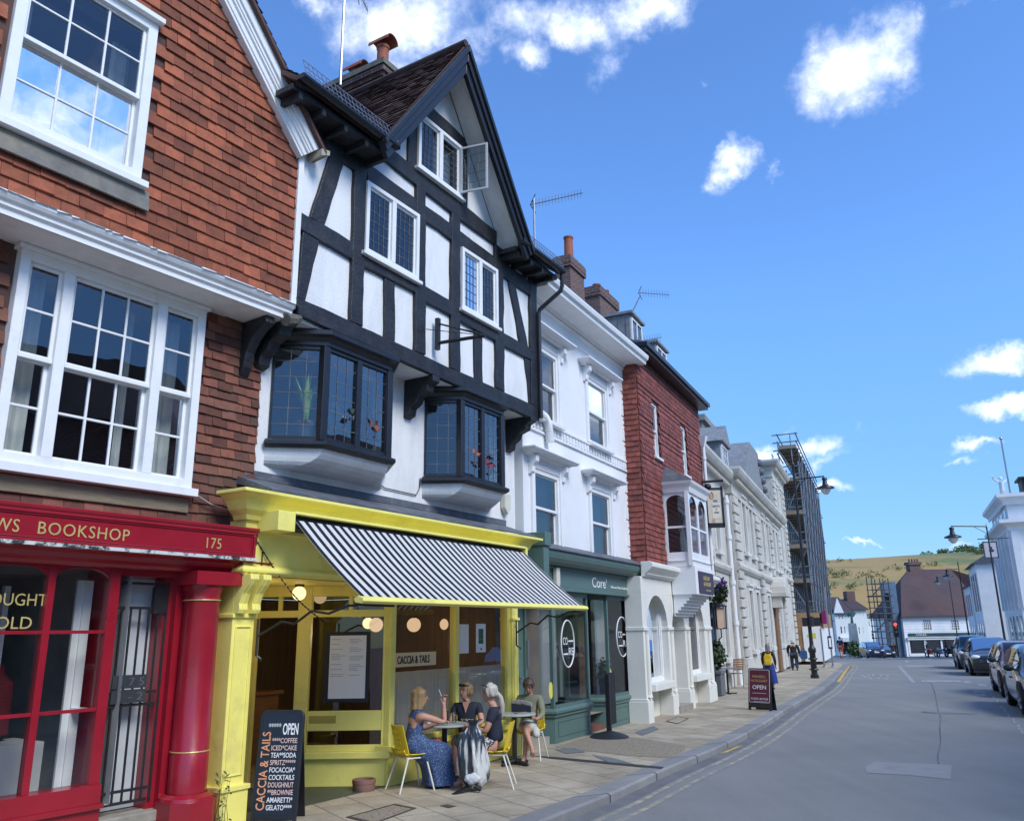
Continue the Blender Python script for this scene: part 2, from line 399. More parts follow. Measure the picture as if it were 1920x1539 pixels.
def glazed(parent, p0, p1, z0, z1, fm, gm, fw=0.06, dep=0.07, d=0.0, splits=(), mw=0.06, cols=1, rows=1, bw=0.02, bd=None, sash=None, sashw=0.045,
           sill=None, room=None, roomd=0.8, blind=None, name='window', label=None, curtain=None, head=None, inner=0.0, lead=None):
    """a window: frame with mullions, a pane per light, glazing bars, optional sliding-sash meeting rail, sill, room behind"""
    vp = VP(p0, p1); fb = MB(); W_ = vp.l
    vp.bar(fb, 0, fw, z0, z1, d-dep, d); vp.bar(fb, W_-fw, W_, z0, z1, d-dep, d)
    vp.bar(fb, fw, W_-fw, z0, z0+fw, d-dep, d); vp.bar(fb, fw, W_-fw, z1-fw, z1, d-dep, d)
    edges = [fw]+[x for sp in splits for x in (sp*W_-mw/2, sp*W_+mw/2)]+[W_-fw]
    for sp in splits: vp.bar(fb, sp*W_-mw/2, sp*W_+mw/2, z0+fw, z1-fw, d-dep, d)
    lb = MB() if lead else fb
    gl = []
    zc0, zc1 = z0+fw, z1-fw
    for k in range(0, len(edges), 2):
        a0, a1 = edges[k], edges[k+1]
        c = cols[k//2] if isinstance(cols, (list, tuple)) else cols
        parts = [(zc0, zc1, d-dep*0.55)] if sash is None else [(zc0, zc0+(zc1-zc0)*sash, d-dep*0.75), (zc0+(zc1-zc0)*sash, zc1, d-dep*0.4)]
        if inner:
            for (b0, b1, dd) in parts:
                vp.bar(fb, a0, a0+inner, b0, b1, dd-.015, dd+.015); vp.bar(fb, a1-inner, a1, b0, b1, dd-.015, dd+.015)
                vp.bar(fb, a0+inner, a1-inner, b0, b0+inner, dd-.0145, dd+.0145); vp.bar(fb, a0+inner, a1-inner, b1-inner, b1, dd-.0145, dd+.0145)
        if sash is not None:
            zm = zc0+(zc1-zc0)*sash; vp.bar(fb, a0, a1, zm-sashw/2, zm+sashw/2, d-dep*0.9, d-dep*0.2)
        r_ = rows if sash is None else max(1, rows//2)
        for (b0, b1, dd) in parts:
            e0, e1 = (a0+inner, a1-inner); f0, f1 = b0+inner, b1-inner
            t = 0.012 if not lead else 0.006
            for i in range(1, c): x = e0+(e1-e0)*i/c; vp.bar(lb, x-bw/2, x+bw/2, f0, f1, dd-t, dd+t)
            for j in range(1, r_): z = f0+(f1-f0)*j/r_; vp.bar(lb, e0, e1, z-bw/2, z+bw/2, dd-t*.9, dd+t*.9)
            g = MB(); vp.pane(g, a0, a1, b0, b1, dd-.002); gl.append(g)
    if sill:
        so, sh = sill; vp.bar(fb, -0.05, W_+0.05, z0-sh, z0, d-dep, d+so)
    if head:
        ho, hh = head; vp.bar(fb, -0.03, W_+0.03, z1, z1+hh, d-dep, d+ho)
    o = fb.build(name, fm, parent); bevel(o, 0.004, 1)
    if label: o['label'] = label
    for g in gl: g.build('pane', gm, o)
    if lead: lb.build('lead_came', lead, o)
    if room:
        rb = MB(); e = d-dep-0.01; b = e-roomd; P = vp.P
        rb.quad(P(0,z0,b), P(W_,z0,b), P(W_,z1,b), P(0,z1,b)); rb.quad(P(0,z0,e), P(0,z1,e), P(0,z1,b), P(0,z0,b)); rb.quad(P(W_,z0,e), P(W_,z0,b), P(W_,z1,b), P(W_,z1,e))
        rb.quad(P(0,z1,e), P(W_,z1,e), P(W_,z1,b), P(0,z1,b)); rb.quad(P(0,z0,e), P(0,z0,b), P(W_,z0,b), P(W_,z0,e))
        rb.build('interior', room, o)
    if curtain:
        cb = MB()
        for (c0, c1, y0, y1, dd) in curtain:
            n = max(8, int((c1-c0)*W_/0.025)); pts = []
            for i in range(n+1):
                a = (c0+(c1-c0)*i/n)*W_; off = 0.02*math.sin(i*1.35)+0.012*math.sin(i*0.5+1); pts.append((a, d-dep-dd+off))
            for i in range(n):
                a, b = pts[i], pts[i+1]; zz0 = z0+(z1-z0)*y0; zz1 = z0+(z1-z0)*y1
                cb.quad(vp.P(a[0], zz0, a[1]), vp.P(b[0], zz0, b[1]), vp.P(b[0], zz1, b[1]), vp.P(a[0], zz1, a[1]))
        cb.build('curtain', M_curtain, o, smooth=80)
    if blind:
        bb = MB(); y0, y1, dd = blind; zz = z0+(z1-z0)*y0
        k = 0
        while zz < z0+(z1-z0)*y1: vp.bar(bb, fw, W_-fw, zz, zz+0.035, d-dep-dd-.004, d-dep-dd); zz += 0.05
        bb.build('blind', M_white, o)
    return o
# ------------------------------------------------------------------ camera, sky, sun
cam = bpy.data.cameras.new('camera'); cam_o = bpy.data.objects.new('camera', cam); COL.objects.link(cam_o)
cam.sensor_width = 36.0; cam.sensor_fit = 'HORIZONTAL'; cam.lens = 36.0*F/1920.0*1.0
cam.clip_start = 0.05; cam.clip_end = 6000
fw = Vector((0, CP, SP)); up0 = Vector((0, -SP, CP)); rt0 = Vector((1, 0, 0))
rt = rt0*CR + up0*(-0) ; up = up0
# image axes: x(right) = CR*rt0 - SR*up0 ; y(up) = SR*rt0 + CR*up0
rt = rt0*CR - up0*SR; up = rt0*SR + up0*CR
M = Matrix(((rt.x, up.x, -fw.x, 0), (rt.y, up.y, -fw.y, 0), (rt.z, up.z, -fw.z, EYE), (0, 0, 0, 1)))
cam_o.matrix_world = M
scene.camera = cam_o

SUN_AZ, SUN_EL = 138.0, 44.0
sd = Vector((math.sin(R(SUN_AZ))*math.cos(R(SUN_EL)), math.cos(R(SUN_AZ))*math.cos(R(SUN_EL)), math.sin(R(SUN_EL))))
sun = bpy.data.lights.new('sun', 'SUN'); sun.energy = 1.5; sun.angle = R(24.0); sun.color = (1.0, 0.985, 0.92)
sun_o = bpy.data.objects.new('sun', sun); COL.objects.link(sun_o)
sun_o.rotation_euler = (-sd).to_track_quat('-Z', 'Y').to_euler()

wd = bpy.data.worlds.new('World'); scene.world = wd; wd.use_nodes = True
nt = wd.node_tree; nt.nodes.clear(); L = nt.links.new
wo = nt.nodes.new('ShaderNodeOutputWorld'); bg = nt.nodes.new('ShaderNodeBackground'); L(bg.outputs[0], wo.inputs[0])
SKY_S = 0.12
bg.inputs[1].default_value = SKY_S
sky = nt.nodes.new('ShaderNodeTexSky'); sky.sky_type = 'NISHITA'; sky.sun_disc = False
sky.sun_elevation = R(SUN_EL); sky.sun_rotation = R(SUN_AZ); sky.air_density = 1.0; sky.dust_density = 0.0; sky.ozone_density = 2.0
hs = N(nt, 'ShaderNodeHueSaturation'); hs.inputs['Hue'].default_value = 0.503; hs.inputs['Saturation'].default_value = 1.0; hs.inputs['Value'].default_value = 0.92
tn = N(nt, 'ShaderNodeMix', data_type='RGBA', blend_type='MULTIPLY'); tn.inputs[0].default_value = 1.0; tn.inputs[7].default_value = (0.63, 0.95, 1.27, 1); L(sky.outputs[0], tn.inputs[6]); L(tn.outputs[2], hs.inputs['Color'])
tc = nt.nodes.new('ShaderNodeTexCoord'); dirv = tc.outputs['Generated']
el = N(nt, 'ShaderNodeSeparateXYZ'); L(dirv, el.inputs[0])
gr = N(nt, 'ShaderNodeMapRange', interpolation_type='SMOOTHSTEP'); gr.inputs[1].default_value = -0.05; gr.inputs[2].default_value = 0.42; gr.inputs[3].default_value = 0.44; gr.inputs[4].default_value = 1.0; L(el.outputs[2], gr.inputs[0])
gm = N(nt, 'ShaderNodeVectorMath', operation='SCALE'); L(hs.outputs[0], gm.inputs[0]); L(gr.outputs[0], gm.inputs['Scale'])
wn = N(nt, 'ShaderNodeTexNoise', i_Scale=9.0, i_Detail=9.0, i_Roughness=0.62); L(dirv, wn.inputs[0])
wv = N(nt, 'ShaderNodeVectorMath', operation='SUBTRACT'); L(wn.outputs['Color'], wv.inputs[0]); wv.inputs[1].default_value = (0.5, 0.5, 0.5)
ws = N(nt, 'ShaderNodeVectorMath', operation='SCALE'); ws.inputs['Scale'].default_value = 0.13; L(wv.outputs[0], ws.inputs[0])
wa = N(nt, 'ShaderNodeVectorMath', operation='ADD'); L(dirv, wa.inputs[0]); L(ws.outputs[0], wa.inputs[1])
fn = N(nt, 'ShaderNodeTexNoise', i_Scale=30.0, i_Detail=8.0, i_Roughness=0.6); L(dirv, fn.inputs[0])
# (pixel centre, half width, half height, tilt, density)
CL = [(760, 30, 170, 85, 10, 1.0), (575, 18, 40, 40, 0, 0.6), (990, 40, 90, 60, 0, 0.75), (1090, 60, 75, 60, -20, 0.95), (985, 122, 55, 40, 0, 0.75), (1215, 25, 110, 55, 0, 0.95),
      (1140, 130, 40, 40, 0, 0.6), (870, 75, 70, 50, 0, 0.5),
      (1605, 140, 118, 88, 30, 1.1), (1700, 48, 25, 25, 0, 0.5), (1640, 40, 40, 22, 0, 0.4), (1392, 302, 46, 46, 20, 1.0), (1467, 318, 14, 18, 30, 0.5), (1316, 165, 14, 18, 0, 0.4),
      (1870, 665, 70, 34, 0, 1.1), (1885, 762, 80, 26, 0, 1.1), (1828, 838, 56, 17, 0, 0.95), (1790, 874, 45, 10, 0, 0.5), (1440, 838, 110, 26, 0, 1.1), (1540, 838, 50, 20, 20, 0.55),
      (1565, 918, 42, 17, 0, 0.95), (1618, 1026, 22, 6, 0, 0.6), (1790, 1035, 45, 10, 10, 0.6), (1850, 0, 90, 16, 0, 0.35), (1540, 870, 70, 14, 30, 0.4), (1500, 792, 20, 12, 0, 0.3),
      (-300, 200, 400, 260, 0, 0.8), (300, -700, 800, 350, 0, 0.8), (2600, 500, 350, 200, 0, 0.8)]
# sky behind the photographer (seen only as reflections in the windows)
XD = [(Vector((0.7, -0.7, 0.55)), 0.3, 0.14, 0.9), (Vector((0.95, -0.2, 0.5)), 0.25, 0.12, 0.9), (Vector((-0.1, -0.9, 0.6)), 0.35, 0.16, 0.8), (Vector((0.85, 0.1, 0.75)), 0.2, 0.12, 0.8)]
specs = []
for (px, py, hw, hh, tilt, dens) in CL:
    c = Vector(ray(px, py)).normalized(); rr_ = Vector((c.y, -c.x, 0)).normalized(); uu = rr_.cross(c)
    k = F*1.0/ (Vector((px-CX, py-CY, F)).length**1); sa = hw/F*k; sb = hh/F*k
    a = R(tilt); r2 = rr_*math.cos(a)+uu*math.sin(a); u2 = uu*math.cos(a)-rr_*math.sin(a)
    specs.append((c, r2/sa, u2/sb, dens))
for (c, a, b, dens) in XD:
    c = c.normalized(); rr_ = Vector((c.y, -c.x, 0)).normalized(); uu = rr_.cross(c); specs.append((c, rr_/a, uu/b, dens))
acc = None
for (c, r2, u2, dens) in specs:
    sb = N(nt, 'ShaderNodeVectorMath', operation='SUBTRACT'); L(wa.outputs[0], sb.inputs[0]); sb.inputs[1].default_value = c
    d1 = N(nt, 'ShaderNodeVectorMath', operation='DOT_PRODUCT'); L(sb.outputs[0], d1.inputs[0]); d1.inputs[1].default_value = r2
    d2 = N(nt, 'ShaderNodeVectorMath', operation='DOT_PRODUCT'); L(sb.outputs[0], d2.inputs[0]); d2.inputs[1].default_value = u2
    d3 = N(nt, 'ShaderNodeVectorMath', operation='DOT_PRODUCT'); L(sb.outputs[0], d3.inputs[0]); d3.inputs[1].default_value = c*3
    cb = N(nt, 'ShaderNodeCombineXYZ'); L(d1.outputs['Value'], cb.inputs[0]); L(d2.outputs['Value'], cb.inputs[1]); L(d3.outputs['Value'], cb.inputs[2])
    ln = N(nt, 'ShaderNodeVectorMath', operation='LENGTH'); L(cb.outputs[0], ln.inputs[0])
    mr = N(nt, 'ShaderNodeMapRange'); mr.inputs[1].default_value = 1.25; mr.inputs[2].default_value = 0.0; mr.inputs[3].default_value = 0.0; mr.inputs[4].default_value = dens
    L(ln.outputs['Value'], mr.inputs[0])
    if acc is None: acc = mr.outputs[0]
    else:
        mx = N(nt, 'ShaderNodeMath', operation='MAXIMUM'); L(acc, mx.inputs[0]); L(mr.outputs[0], mx.inputs[1]); acc = mx.outputs[0]
f2 = N(nt, 'ShaderNodeMath', operation='MULTIPLY_ADD'); L(fn.outputs['Fac'], f2.inputs[0]); f2.inputs[1].default_value = 0.9; f2.inputs[2].default_value = -0.45
f3 = N(nt, 'ShaderNodeMath', operation='MULTIPLY_ADD'); L(acc, f3.inputs[0]); f3.inputs[1].default_value = 1.0; L(f2.outputs[0], f3.inputs[2])
# no cloud where there is no blob
f4 = N(nt, 'ShaderNodeMapRange', interpolation_type='SMOOTHSTEP'); f4.inputs[1].default_value = 0.05; f4.inputs[2].default_value = 1.08; L(f3.outputs[0], f4.inputs[0])
f5 = N(nt, 'ShaderNodeMapRange'); f5.inputs[1].default_value = 0.0; f5.inputs[2].default_value = 0.15; L(acc, f5.inputs[0])
f6 = N(nt, 'ShaderNodeMath', operation='MULTIPLY'); L(f4.outputs[0], f6.inputs[0]); L(f5.outputs[0], f6.inputs[1])
cc = N(nt, 'ShaderNodeMix', data_type='RGBA'); cc.inputs[6].default_value = (4.2, 4.8, 6.0, 1); cc.inputs[7].default_value = (7.2, 7.3, 7.6, 1)
cm = N(nt, 'ShaderNodeMapRange'); cm.inputs[1].default_value = 0.35; cm.inputs[2].default_value = 0.75; L(fn.outputs['Fac'], cm.inputs[0]); L(cm.outputs[0], cc.inputs[0])
mx = N(nt, 'ShaderNodeMix', data_type='RGBA'); L(f6.outputs[0], mx.inputs[0]); L(gm.outputs[0], mx.inputs[6]); L(cc.outputs[2], mx.inputs[7])
L(mx.outputs[2], bg.inputs[0])

vs = scene.view_settings
scene.display_settings.display_device = 'sRGB'
vs.view_transform = 'Standard'; vs.look = 'None'; vs.gamma = 1.0; vs.exposure = 1.05; vs.use_curve_mapping = False
scene.cycles.max_bounces = 8; scene.cycles.transparent_max_bounces = 16; scene.cycles.glossy_bounces = 4; scene.cycles.diffuse_bounces = 4
scene.cycles.caustics_reflective = False; scene.cycles.caustics_refractive = False

# ------------------------------------------------------------------ ground
def asphalt():
    m = bpy.data.materials.new('asphalt'); nt, out = nodes(m); L = nt.links.new
    b = N(nt, 'ShaderNodeBsdfPrincipled', i_Roughness=0.85); L(b.outputs[0], out.inputs[0])
    tc = N(nt, 'ShaderNodeTexCoord')
    n1 = N(nt, 'ShaderNodeTexNoise', i_Scale=0.35, i_Detail=8.0, i_Roughness=0.6); L(tc.outputs['Object'], n1.inputs[0])
    n2 = N(nt, 'ShaderNodeTexNoise', i_Scale=160.0, i_Detail=3.0); L(tc.outputs['Object'], n2.inputs[0])
    mp = N(nt, 'ShaderNodeMapping'); mp.inputs['Rotation'].default_value = (0, 0, R(27)); mp.inputs['Scale'].default_value = (2.2, 0.12, 1); L(tc.outputs['Object'], mp.inputs[0])
    n3 = N(nt, 'ShaderNodeTexNoise', i_Scale=1.0, i_Detail=5.0); L(mp.outputs[0], n3.inputs[0])
    r1 = N(nt, 'ShaderNodeValToRGB'); L(n1.outputs['Fac'], r1.inputs[0])
    r1.color_ramp.elements[0].position = 0.3; r1.color_ramp.elements[0].color = (0.185, 0.186, 0.180, 1); r1.color_ramp.elements[1].position = 0.72; r1.color_ramp.elements[1].color = (0.240, 0.240, 0.232, 1)
    m1 = N(nt, 'ShaderNodeMapRange'); m1.inputs[1].default_value = 0.3; m1.inputs[2].default_value = 0.7; m1.inputs[3].default_value = 0.75; m1.inputs[4].default_value = 1.25; L(n2.outputs['Fac'], m1.inputs[0])
    m2 = N(nt, 'ShaderNodeMapRange'); m2.inputs[1].default_value = 0.35; m2.inputs[2].default_value = 0.65; m2.inputs[3].default_value = 0.95; m2.inputs[4].default_value = 1.05; L(n3.outputs['Fac'], m2.inputs[0])
    mm = N(nt, 'ShaderNodeMath', operation='MULTIPLY'); L(m1.outputs[0], mm.inputs[0]); L(m2.outputs[0], mm.inputs[1])
    v = N(nt, 'ShaderNodeVectorMath', operation='SCALE'); L(r1.outputs[0], v.inputs[0]); L(mm.outputs[0], v.inputs['Scale']); L(v.outputs[0], b.inputs['Base Color'])
    bp = N(nt, 'ShaderNodeBump', i_Strength=0.35, i_Distance=0.01); L(n2.outputs['Fac'], bp.inputs['Height']); L(bp.outputs[0], b.inputs['Normal'])
    return m
def paving(name, c1, c2, mortar, bw, rh, rot, ms=0.012, var=0.3):
    m = bpy.data.materials.new(name); nt, out = nodes(m); L = nt.links.new
    b = N(nt, 'ShaderNodeBsdfPrincipled', i_Roughness=0.85); L(b.outputs[0], out.inputs[0])
    tc = N(nt, 'ShaderNodeTexCoord'); mp = N(nt, 'ShaderNodeMapping'); mp.inputs['Rotation'].default_value = (0, 0, R(rot)); L(tc.outputs['Object'], mp.inputs[0])
    bt = N(nt, 'ShaderNodeTexBrick'); L(mp.outputs[0], bt.inputs[0])
    bt.inputs['Color1'].default_value = rgba(c1); bt.inputs['Color2'].default_value = rgba(c2); bt.inputs['Mortar'].default_value = rgba(mortar)
    bt.inputs['Scale'].default_value = 1.0; bt.inputs['Brick Width'].default_value = bw; bt.inputs['Row Height'].default_value = rh; bt.inputs['Mortar Size'].default_value = ms; bt.inputs['Bias'].default_value = -0.1
    n1 = N(nt, 'ShaderNodeTexNoise', i_Scale=1.3, i_Detail=9.0, i_Roughness=0.7); L(tc.outputs['Object'], n1.inputs[0])
    n2 = N(nt, 'ShaderNodeTexNoise', i_Scale=90.0, i_Detail=3.0); L(tc.outputs['Object'], n2.inputs[0])
    m1 = N(nt, 'ShaderNodeMapRange'); m1.inputs[1].default_value = 0.3; m1.inputs[2].default_value = 0.7; m1.inputs[3].default_value = 1-var; m1.inputs[4].default_value = 1+var; L(n1.outputs['Fac'], m1.inputs[0])
    m2 = N(nt, 'ShaderNodeMapRange'); m2.inputs[1].default_value = 0.3; m2.inputs[2].default_value = 0.7; m2.inputs[3].default_value = 0.82; m2.inputs[4].default_value = 1.18; L(n2.outputs['Fac'], m2.inputs[0])
    mm = N(nt, 'ShaderNodeMath', operation='MULTIPLY'); L(m1.outputs[0], mm.inputs[0]); L(m2.outputs[0], mm.inputs[1])
    v = N(nt, 'ShaderNodeVectorMath', operation='SCALE'); L(bt.outputs['Color'], v.inputs[0]); L(mm.outputs[0], v.inputs['Scale']); L(v.outputs[0], b.inputs['Base Color'])
    ad = N(nt, 'ShaderNodeMath', operation='SUBTRACT'); L(n2.outputs['Fac'], ad.inputs[0]); L(bt.outputs['Fac'], ad.inputs[1])
    bp = N(nt, 'ShaderNodeBump', i_Strength=0.4, i_Distance=0.01); L(ad.outputs[0], bp.inputs['Height']); L(bp.outputs[0], b.inputs['Normal'])
    return m
def gravelmat(name, c1, c2, sc=55):
    m = bpy.data.materials.new(name); nt, out = nodes(m); L = nt.links.new
    b = N(nt, 'ShaderNodeBsdfPrincipled', i_Roughness=0.8); L(b.outputs[0], out.inputs[0])
    tc = N(nt, 'ShaderNodeTexCoord'); vo = N(nt, 'ShaderNodeTexVoronoi', i_Scale=sc); L(tc.outputs['Object'], vo.inputs[0])
    sp = N(nt, 'ShaderNodeSeparateColor'); L(vo.outputs['Color'], sp.inputs[0])
    mx = N(nt, 'ShaderNodeMix', data_type='RGBA'); L(sp.outputs[0], mx.inputs[0]); mx.inputs[6].default_value = rgba(c1); mx.inputs[7].default_value = rgba(c2)
    L(mx.outputs[2], b.inputs['Base Color'])
    bp = N(nt, 'ShaderNodeBump', i_Strength=0.8, i_Distance=0.012); bp.invert = True; L(vo.outputs['Distance'], bp.inputs['Height']); L(bp.outputs[0], b.inputs['Normal'])
    return m
M_asphalt = asphalt()
M_pave = paving('paving_slabs', (0.335, 0.285, 0.205), (0.41, 0.355, 0.265), (0.19, 0.16, 0.12), 0.62, 0.46, -31.5+90, 0.010, 0.32)
M_kerb = paving('kerb_granite', (0.20, 0.20, 0.20), (0.27, 0.27, 0.265), (0.07, 0.07, 0.07), 0.9, 40.0, 62, 0.012, 0.2)
M_gravel = gravelmat('pebble_gravel', (0.36, 0.30, 0.22), (0.19, 0.16, 0.12))
M_yline = mat('yellow_road_paint', (0.46, 0.40, 0.25), 0.8, 0.15, 6, dirt=(0.21, 0.21, 0.205), dscale=7, damt=0.95, dlo=0.36, dhi=0.54)
M_yfresh = mat('fresh_yellow_road_paint', (0.60, 0.40, 0.08), 0.8, 0.15, 6, dirt=(0.135, 0.136, 0.136), dscale=9, damt=0.8, dlo=0.52, dhi=0.66)
M_wline = mat('white_road_paint', (0.50, 0.51, 0.53), 0.8, 0.15, 6, dirt=(0.22, 0.22, 0.215), dscale=9, damt=0.95, dlo=0.36, dhi=0.54)
RZ = -0.10     # road below pavement
def sheet(name, xs, ys, dz, m):
    b = MB(); n = len(xs)
    for y in ys:
        for x in xs: b.v.append((x, y, gz(y)+dz))
    for j in range(len(ys)-1):
        for i in range(n-1): b.f.append((j*n+i, j*n+i+1, (j+1)*n+i+1, (j+1)*n+i)); b.m.append(0)
    return struct(b.build(name, m, fixn=False))
sheet('road', [-900, -60, 60, 200, 1500], [-60, 0, 5, 10.5, 18, 25, 36, 50, 59.5, 70, 110, 140, 300, 900, 1500], RZ, M_asphalt)
KPX = [(1019, 1536), (1143, 1487), (1250, 1439), (1356, 1395), (1429, 1357), (1476, 1327), (1515, 1305), (1551, 1284), (1576, 1260), (1588, 1244)]
K = [G(*p) for p in KPX]
d0 = (K[1]-K[0]).normalized()
K = [Vector((K[0].x-math.sin(R(28))*t, K[0].y-math.cos(R(28))*t, 0)) for t in (40, 20, 10, 6, 4, 2)] + K
# the kerb turns left into a side street at the far end
e = K[-1]; K += [Vector((e.x+0.2, e.y+4, 0)), Vector((e.x-2.5, e.y+7, 0)), Vector((e.x-12, e.y+9, 0)), Vector((e.x-40, e.y+12, 0))]
def smooth_path(P, n=5):
    out = []
    for i in range(len(P)-1):
        p0 = P[max(i-1, 0)]; p1 = P[i]; p2 = P[i+1]; p3 = P[min(i+2, len(P)-1)]
        for k in range(n):
            t = k/n
            out.append(0.5*((2*p1)+(p2-p0)*t+(2*p0-5*p1+4*p2-p3)*t*t+(-p0+3*p1-3*p2+p3)*t**3))
    out.append(P[-1]); return out
def off_path(P, d):
    out = []
    for i in range(len(P)):
        t = P[min(i+1, len(P)-1)]-P[max(i-1, 0)]; t.z = 0; t.normalize(); n = Vector((t.y, -t.x, 0))
        out.append(P[i]+n*d)
    return out
KS = smooth_path([Vector((p.x, p.y, 0)) for p in K])
def ribbon(P, a, b, dz, mb=None):
    mb = mb or MB(); A = off_path(P, a); Bq = off_path(P, b)
    for i in range(len(P)-1):
        q = [A[i], A[i+1], Bq[i+1], Bq[i]]
        mb.quad(*[Vector((p.x, p.y, gz(P[i].y if k in (0, 3) else P[i+1].y)+dz)) for k, p in enumerate(q)])
    return mb
# pavement: from the kerb back under the buildings
pb = MB(); A = off_path(KS, -0.28)
for i in range(len(KS)-1):
    p, q = A[i], A[i+1]
    l = Vector((p.x-14, p.y+9, 0)); l2 = Vector((q.x-14, q.y+9, 0))
    for j in range(4):
        a0 = p.lerp(l, j/4); a1 = p.lerp(l, (j+1)/4); b0 = q.lerp(l2, j/4); b1 = q.lerp(l2, (j+1)/4)
        pb.quad(*[Vector((v.x, v.y, gz(v.y))) for v in (a0, b0, b1, a1)])
struct(pb.build('pavement', M_pave, fixn=False))
kb = MB(); O = off_path(KS, 0.0); I = off_path(KS, -0.28)
for i in range(len(KS)-1):
    z0, z1 = gz(KS[i].y), gz(KS[i+1].y)
    o0, o1, i0, i1 = O[i], O[i+1], I[i], I[i+1]
    V = lambda p, z: Vector((p.x, p.y, z))
    t0, t1 = o0.lerp(i0, 0.08), o1.lerp(i1, 0.08)
    kb.quad(V(i0, z0+.004), V(i1, z1+.004), V(t1, z1+.004), V(t0, z0+.004))
    kb.quad(V(t0, z0+.004), V(t1, z1+.004), V(o1, z1-.02), V(o0, z0-.02)); kb.quad(V(o0, z0-.02), V(o1, z1-.02), V(o1, z1+RZ-.02), V(o0, z0+RZ-.02))
struct(kb.build('kerb', M_kerb, fixn=False))
# right-hand pavement and kerb
RK = smooth_path([Vector((x, y, 0)) for x, y in ((-6.9, -25), (2.2, -4), (7.0, 6.5), (11.1, 15.2), (15.5, 24.2), (20.1, 33.9), (23.3, 40.5), (28, 50.5), (32.6, 61), (40, 77), (50, 100))])
rb = ribbon(RK, 0.25, 14, 0.0); struct(rb.build('far_pavement', M_pave, fixn=False))
rb = MB(); O = RK; I = off_path(RK, 0.25)
for i in range(len(RK)-1):
    z0, z1 = gz(RK[i].y), gz(RK[i+1].y)
    rb.quad(V(O[i], z0+RZ-.02), V(O[i+1], z1+RZ-.02), V(O[i+1], z1), V(O[i], z0)); rb.quad(V(O[i], z0), V(O[i+1], z1), V(I[i+1], z1), V(I[i], z0))
struct(rb.build('far_kerb', M_kerb, fixn=False))
# painted lines
n0 = 14; n1 = len(KS)-14
yb = MB(); ribbon(KS[n0:n1], 0.24, 0.31, RZ+.004, yb); ribbon(KS[n0:n1], 0.44, 0.51, RZ+.004, yb)
struct(yb.build('double_yellow_line', M_yline, fixn=False))
gb = MB(); ribbon(KS[n0:n1+6], 0.005, 0.20, RZ+.003, gb)
struct(gb.build('gutter', mat('gutter_setts', (0.15, 0.152, 0.155), 0.85, 0.25, 3, 0.3, 40), fixn=False))
def gquad(b, pts, dz): b.add([G(*p, dz) for p in pts], [tuple(range(len(pts)))])
yb = MB()
for q in ([(1349, 1412), (1362, 1410), (1393, 1397), (1383, 1398)], [(1568, 1278), (1575, 1278), (1594, 1248), (1590, 1248)], [(1590, 1248), (1594, 1248), (1599, 1236), (1597, 1236)]): gquad(yb, q, RZ+.008)
struct(yb.build('fresh_yellow_line', M_yfresh, fixn=False))
wb = MB()
for q in ([(1683, 1248), (1688, 1248), (1717, 1279), (1710, 1279)], [(1615, 1233), (1643, 1233), (1641, 1237), (1613, 1237)], [(1708, 1234), (1745, 1234), (1748, 1237), (1709, 1237)],
          [(1668, 1233), (1688, 1233), (1690, 1235), (1668, 1235)], [(1700, 1247), (1750, 1247), (1752, 1250), (1700, 1250)], [(1765, 1236), (1780, 1237), (1795, 1246), (1790, 1246)],
          [(1728, 1275), (1800, 1275), (1803, 1278), (1728, 1278)], [(1805, 1276), (1820, 1276), (1822, 1280), (1812, 1281)], [(1697, 1238), (1703, 1238), (1704, 1241), (1697, 1241)],
          [(1824, 1294), (1846, 1296), (1847, 1299), (1825, 1297)], [(1827, 1299), (1848, 1301), (1850, 1304), (1830, 1303)], [(1835, 1282), (1850, 1283), (1850, 1286), (1834, 1285)],
          [(1809, 1257), (1811, 1257), (1822, 1268), (1819, 1268)]): gquad(wb, q, RZ+.006)
dl = [(1914, 1370), (1908, 1362), (1899, 1351), (1889, 1340), (1882, 1331), (1876, 1324), (1868, 1314), (1861, 1307), (1856, 1301), (1851, 1295)]
for i, (x, y) in enumerate(dl):
    h = 5-i*0.35; gquad(wb, [(x-1, y-h), (x+3.5-i*.2, y-h), (x+6.5-i*.3, y+h), (x+1, y+h)], RZ+.006)
for (x, y) in ((1617, 1266), (1629, 1266), (1637, 1265), (1652, 1266), (1664, 1267), (1632, 1271), (1648, 1271), (1662, 1272), (1622, 1268)):
    gquad(wb, [(x-3, y-1.2), (x+2, y-1.6), (x+3, y+.8), (x-1, y+1.4)], RZ+.006)
struct(wb.build('white_road_marking', M_wline, fixn=False))
pt = MB(); gquad(pt, [(1622, 1437), (1640, 1427), (1785, 1433), (1782, 1460), (1700, 1452), (1625, 1448)], RZ+.004)
struct(pt.build('road_patch', mat('pale_tarmac', (0.28, 0.28, 0.275), 0.85, 0.2, 3, 0.3, 120, dirt=(.20, .20, .195), dscale=3, damt=.8), fixn=False))
cr = MB(); crp = [(1743, 1277), (1748, 1285), (1753, 1300), (1756, 1315), (1758, 1328), (1764, 1345), (1762, 1365), (1764, 1390), (1758, 1415), (1760, 1432)]
for (a, b) in zip(crp, crp[1:]): gquad(cr, [(a[0]-1.0, a[1]), (a[0]+1.0, a[1]), (b[0]+1.0, b[1]), (b[0]-1.0, b[1])], RZ+.004)
gquad(cr, [(1728, 1333), (1762, 1335), (1835, 1337), (1830, 1338.4), (1760, 1337.5), (1728, 1335)], RZ+.0045)
struct(cr.build('road_crack', mat('tar_seam', (0.075, 0.076, 0.078), 0.8, 0.3, 4, dirt=(.16, .16, .16), dscale=2.5, damt=1, dlo=.45, dhi=.55), fixn=False))
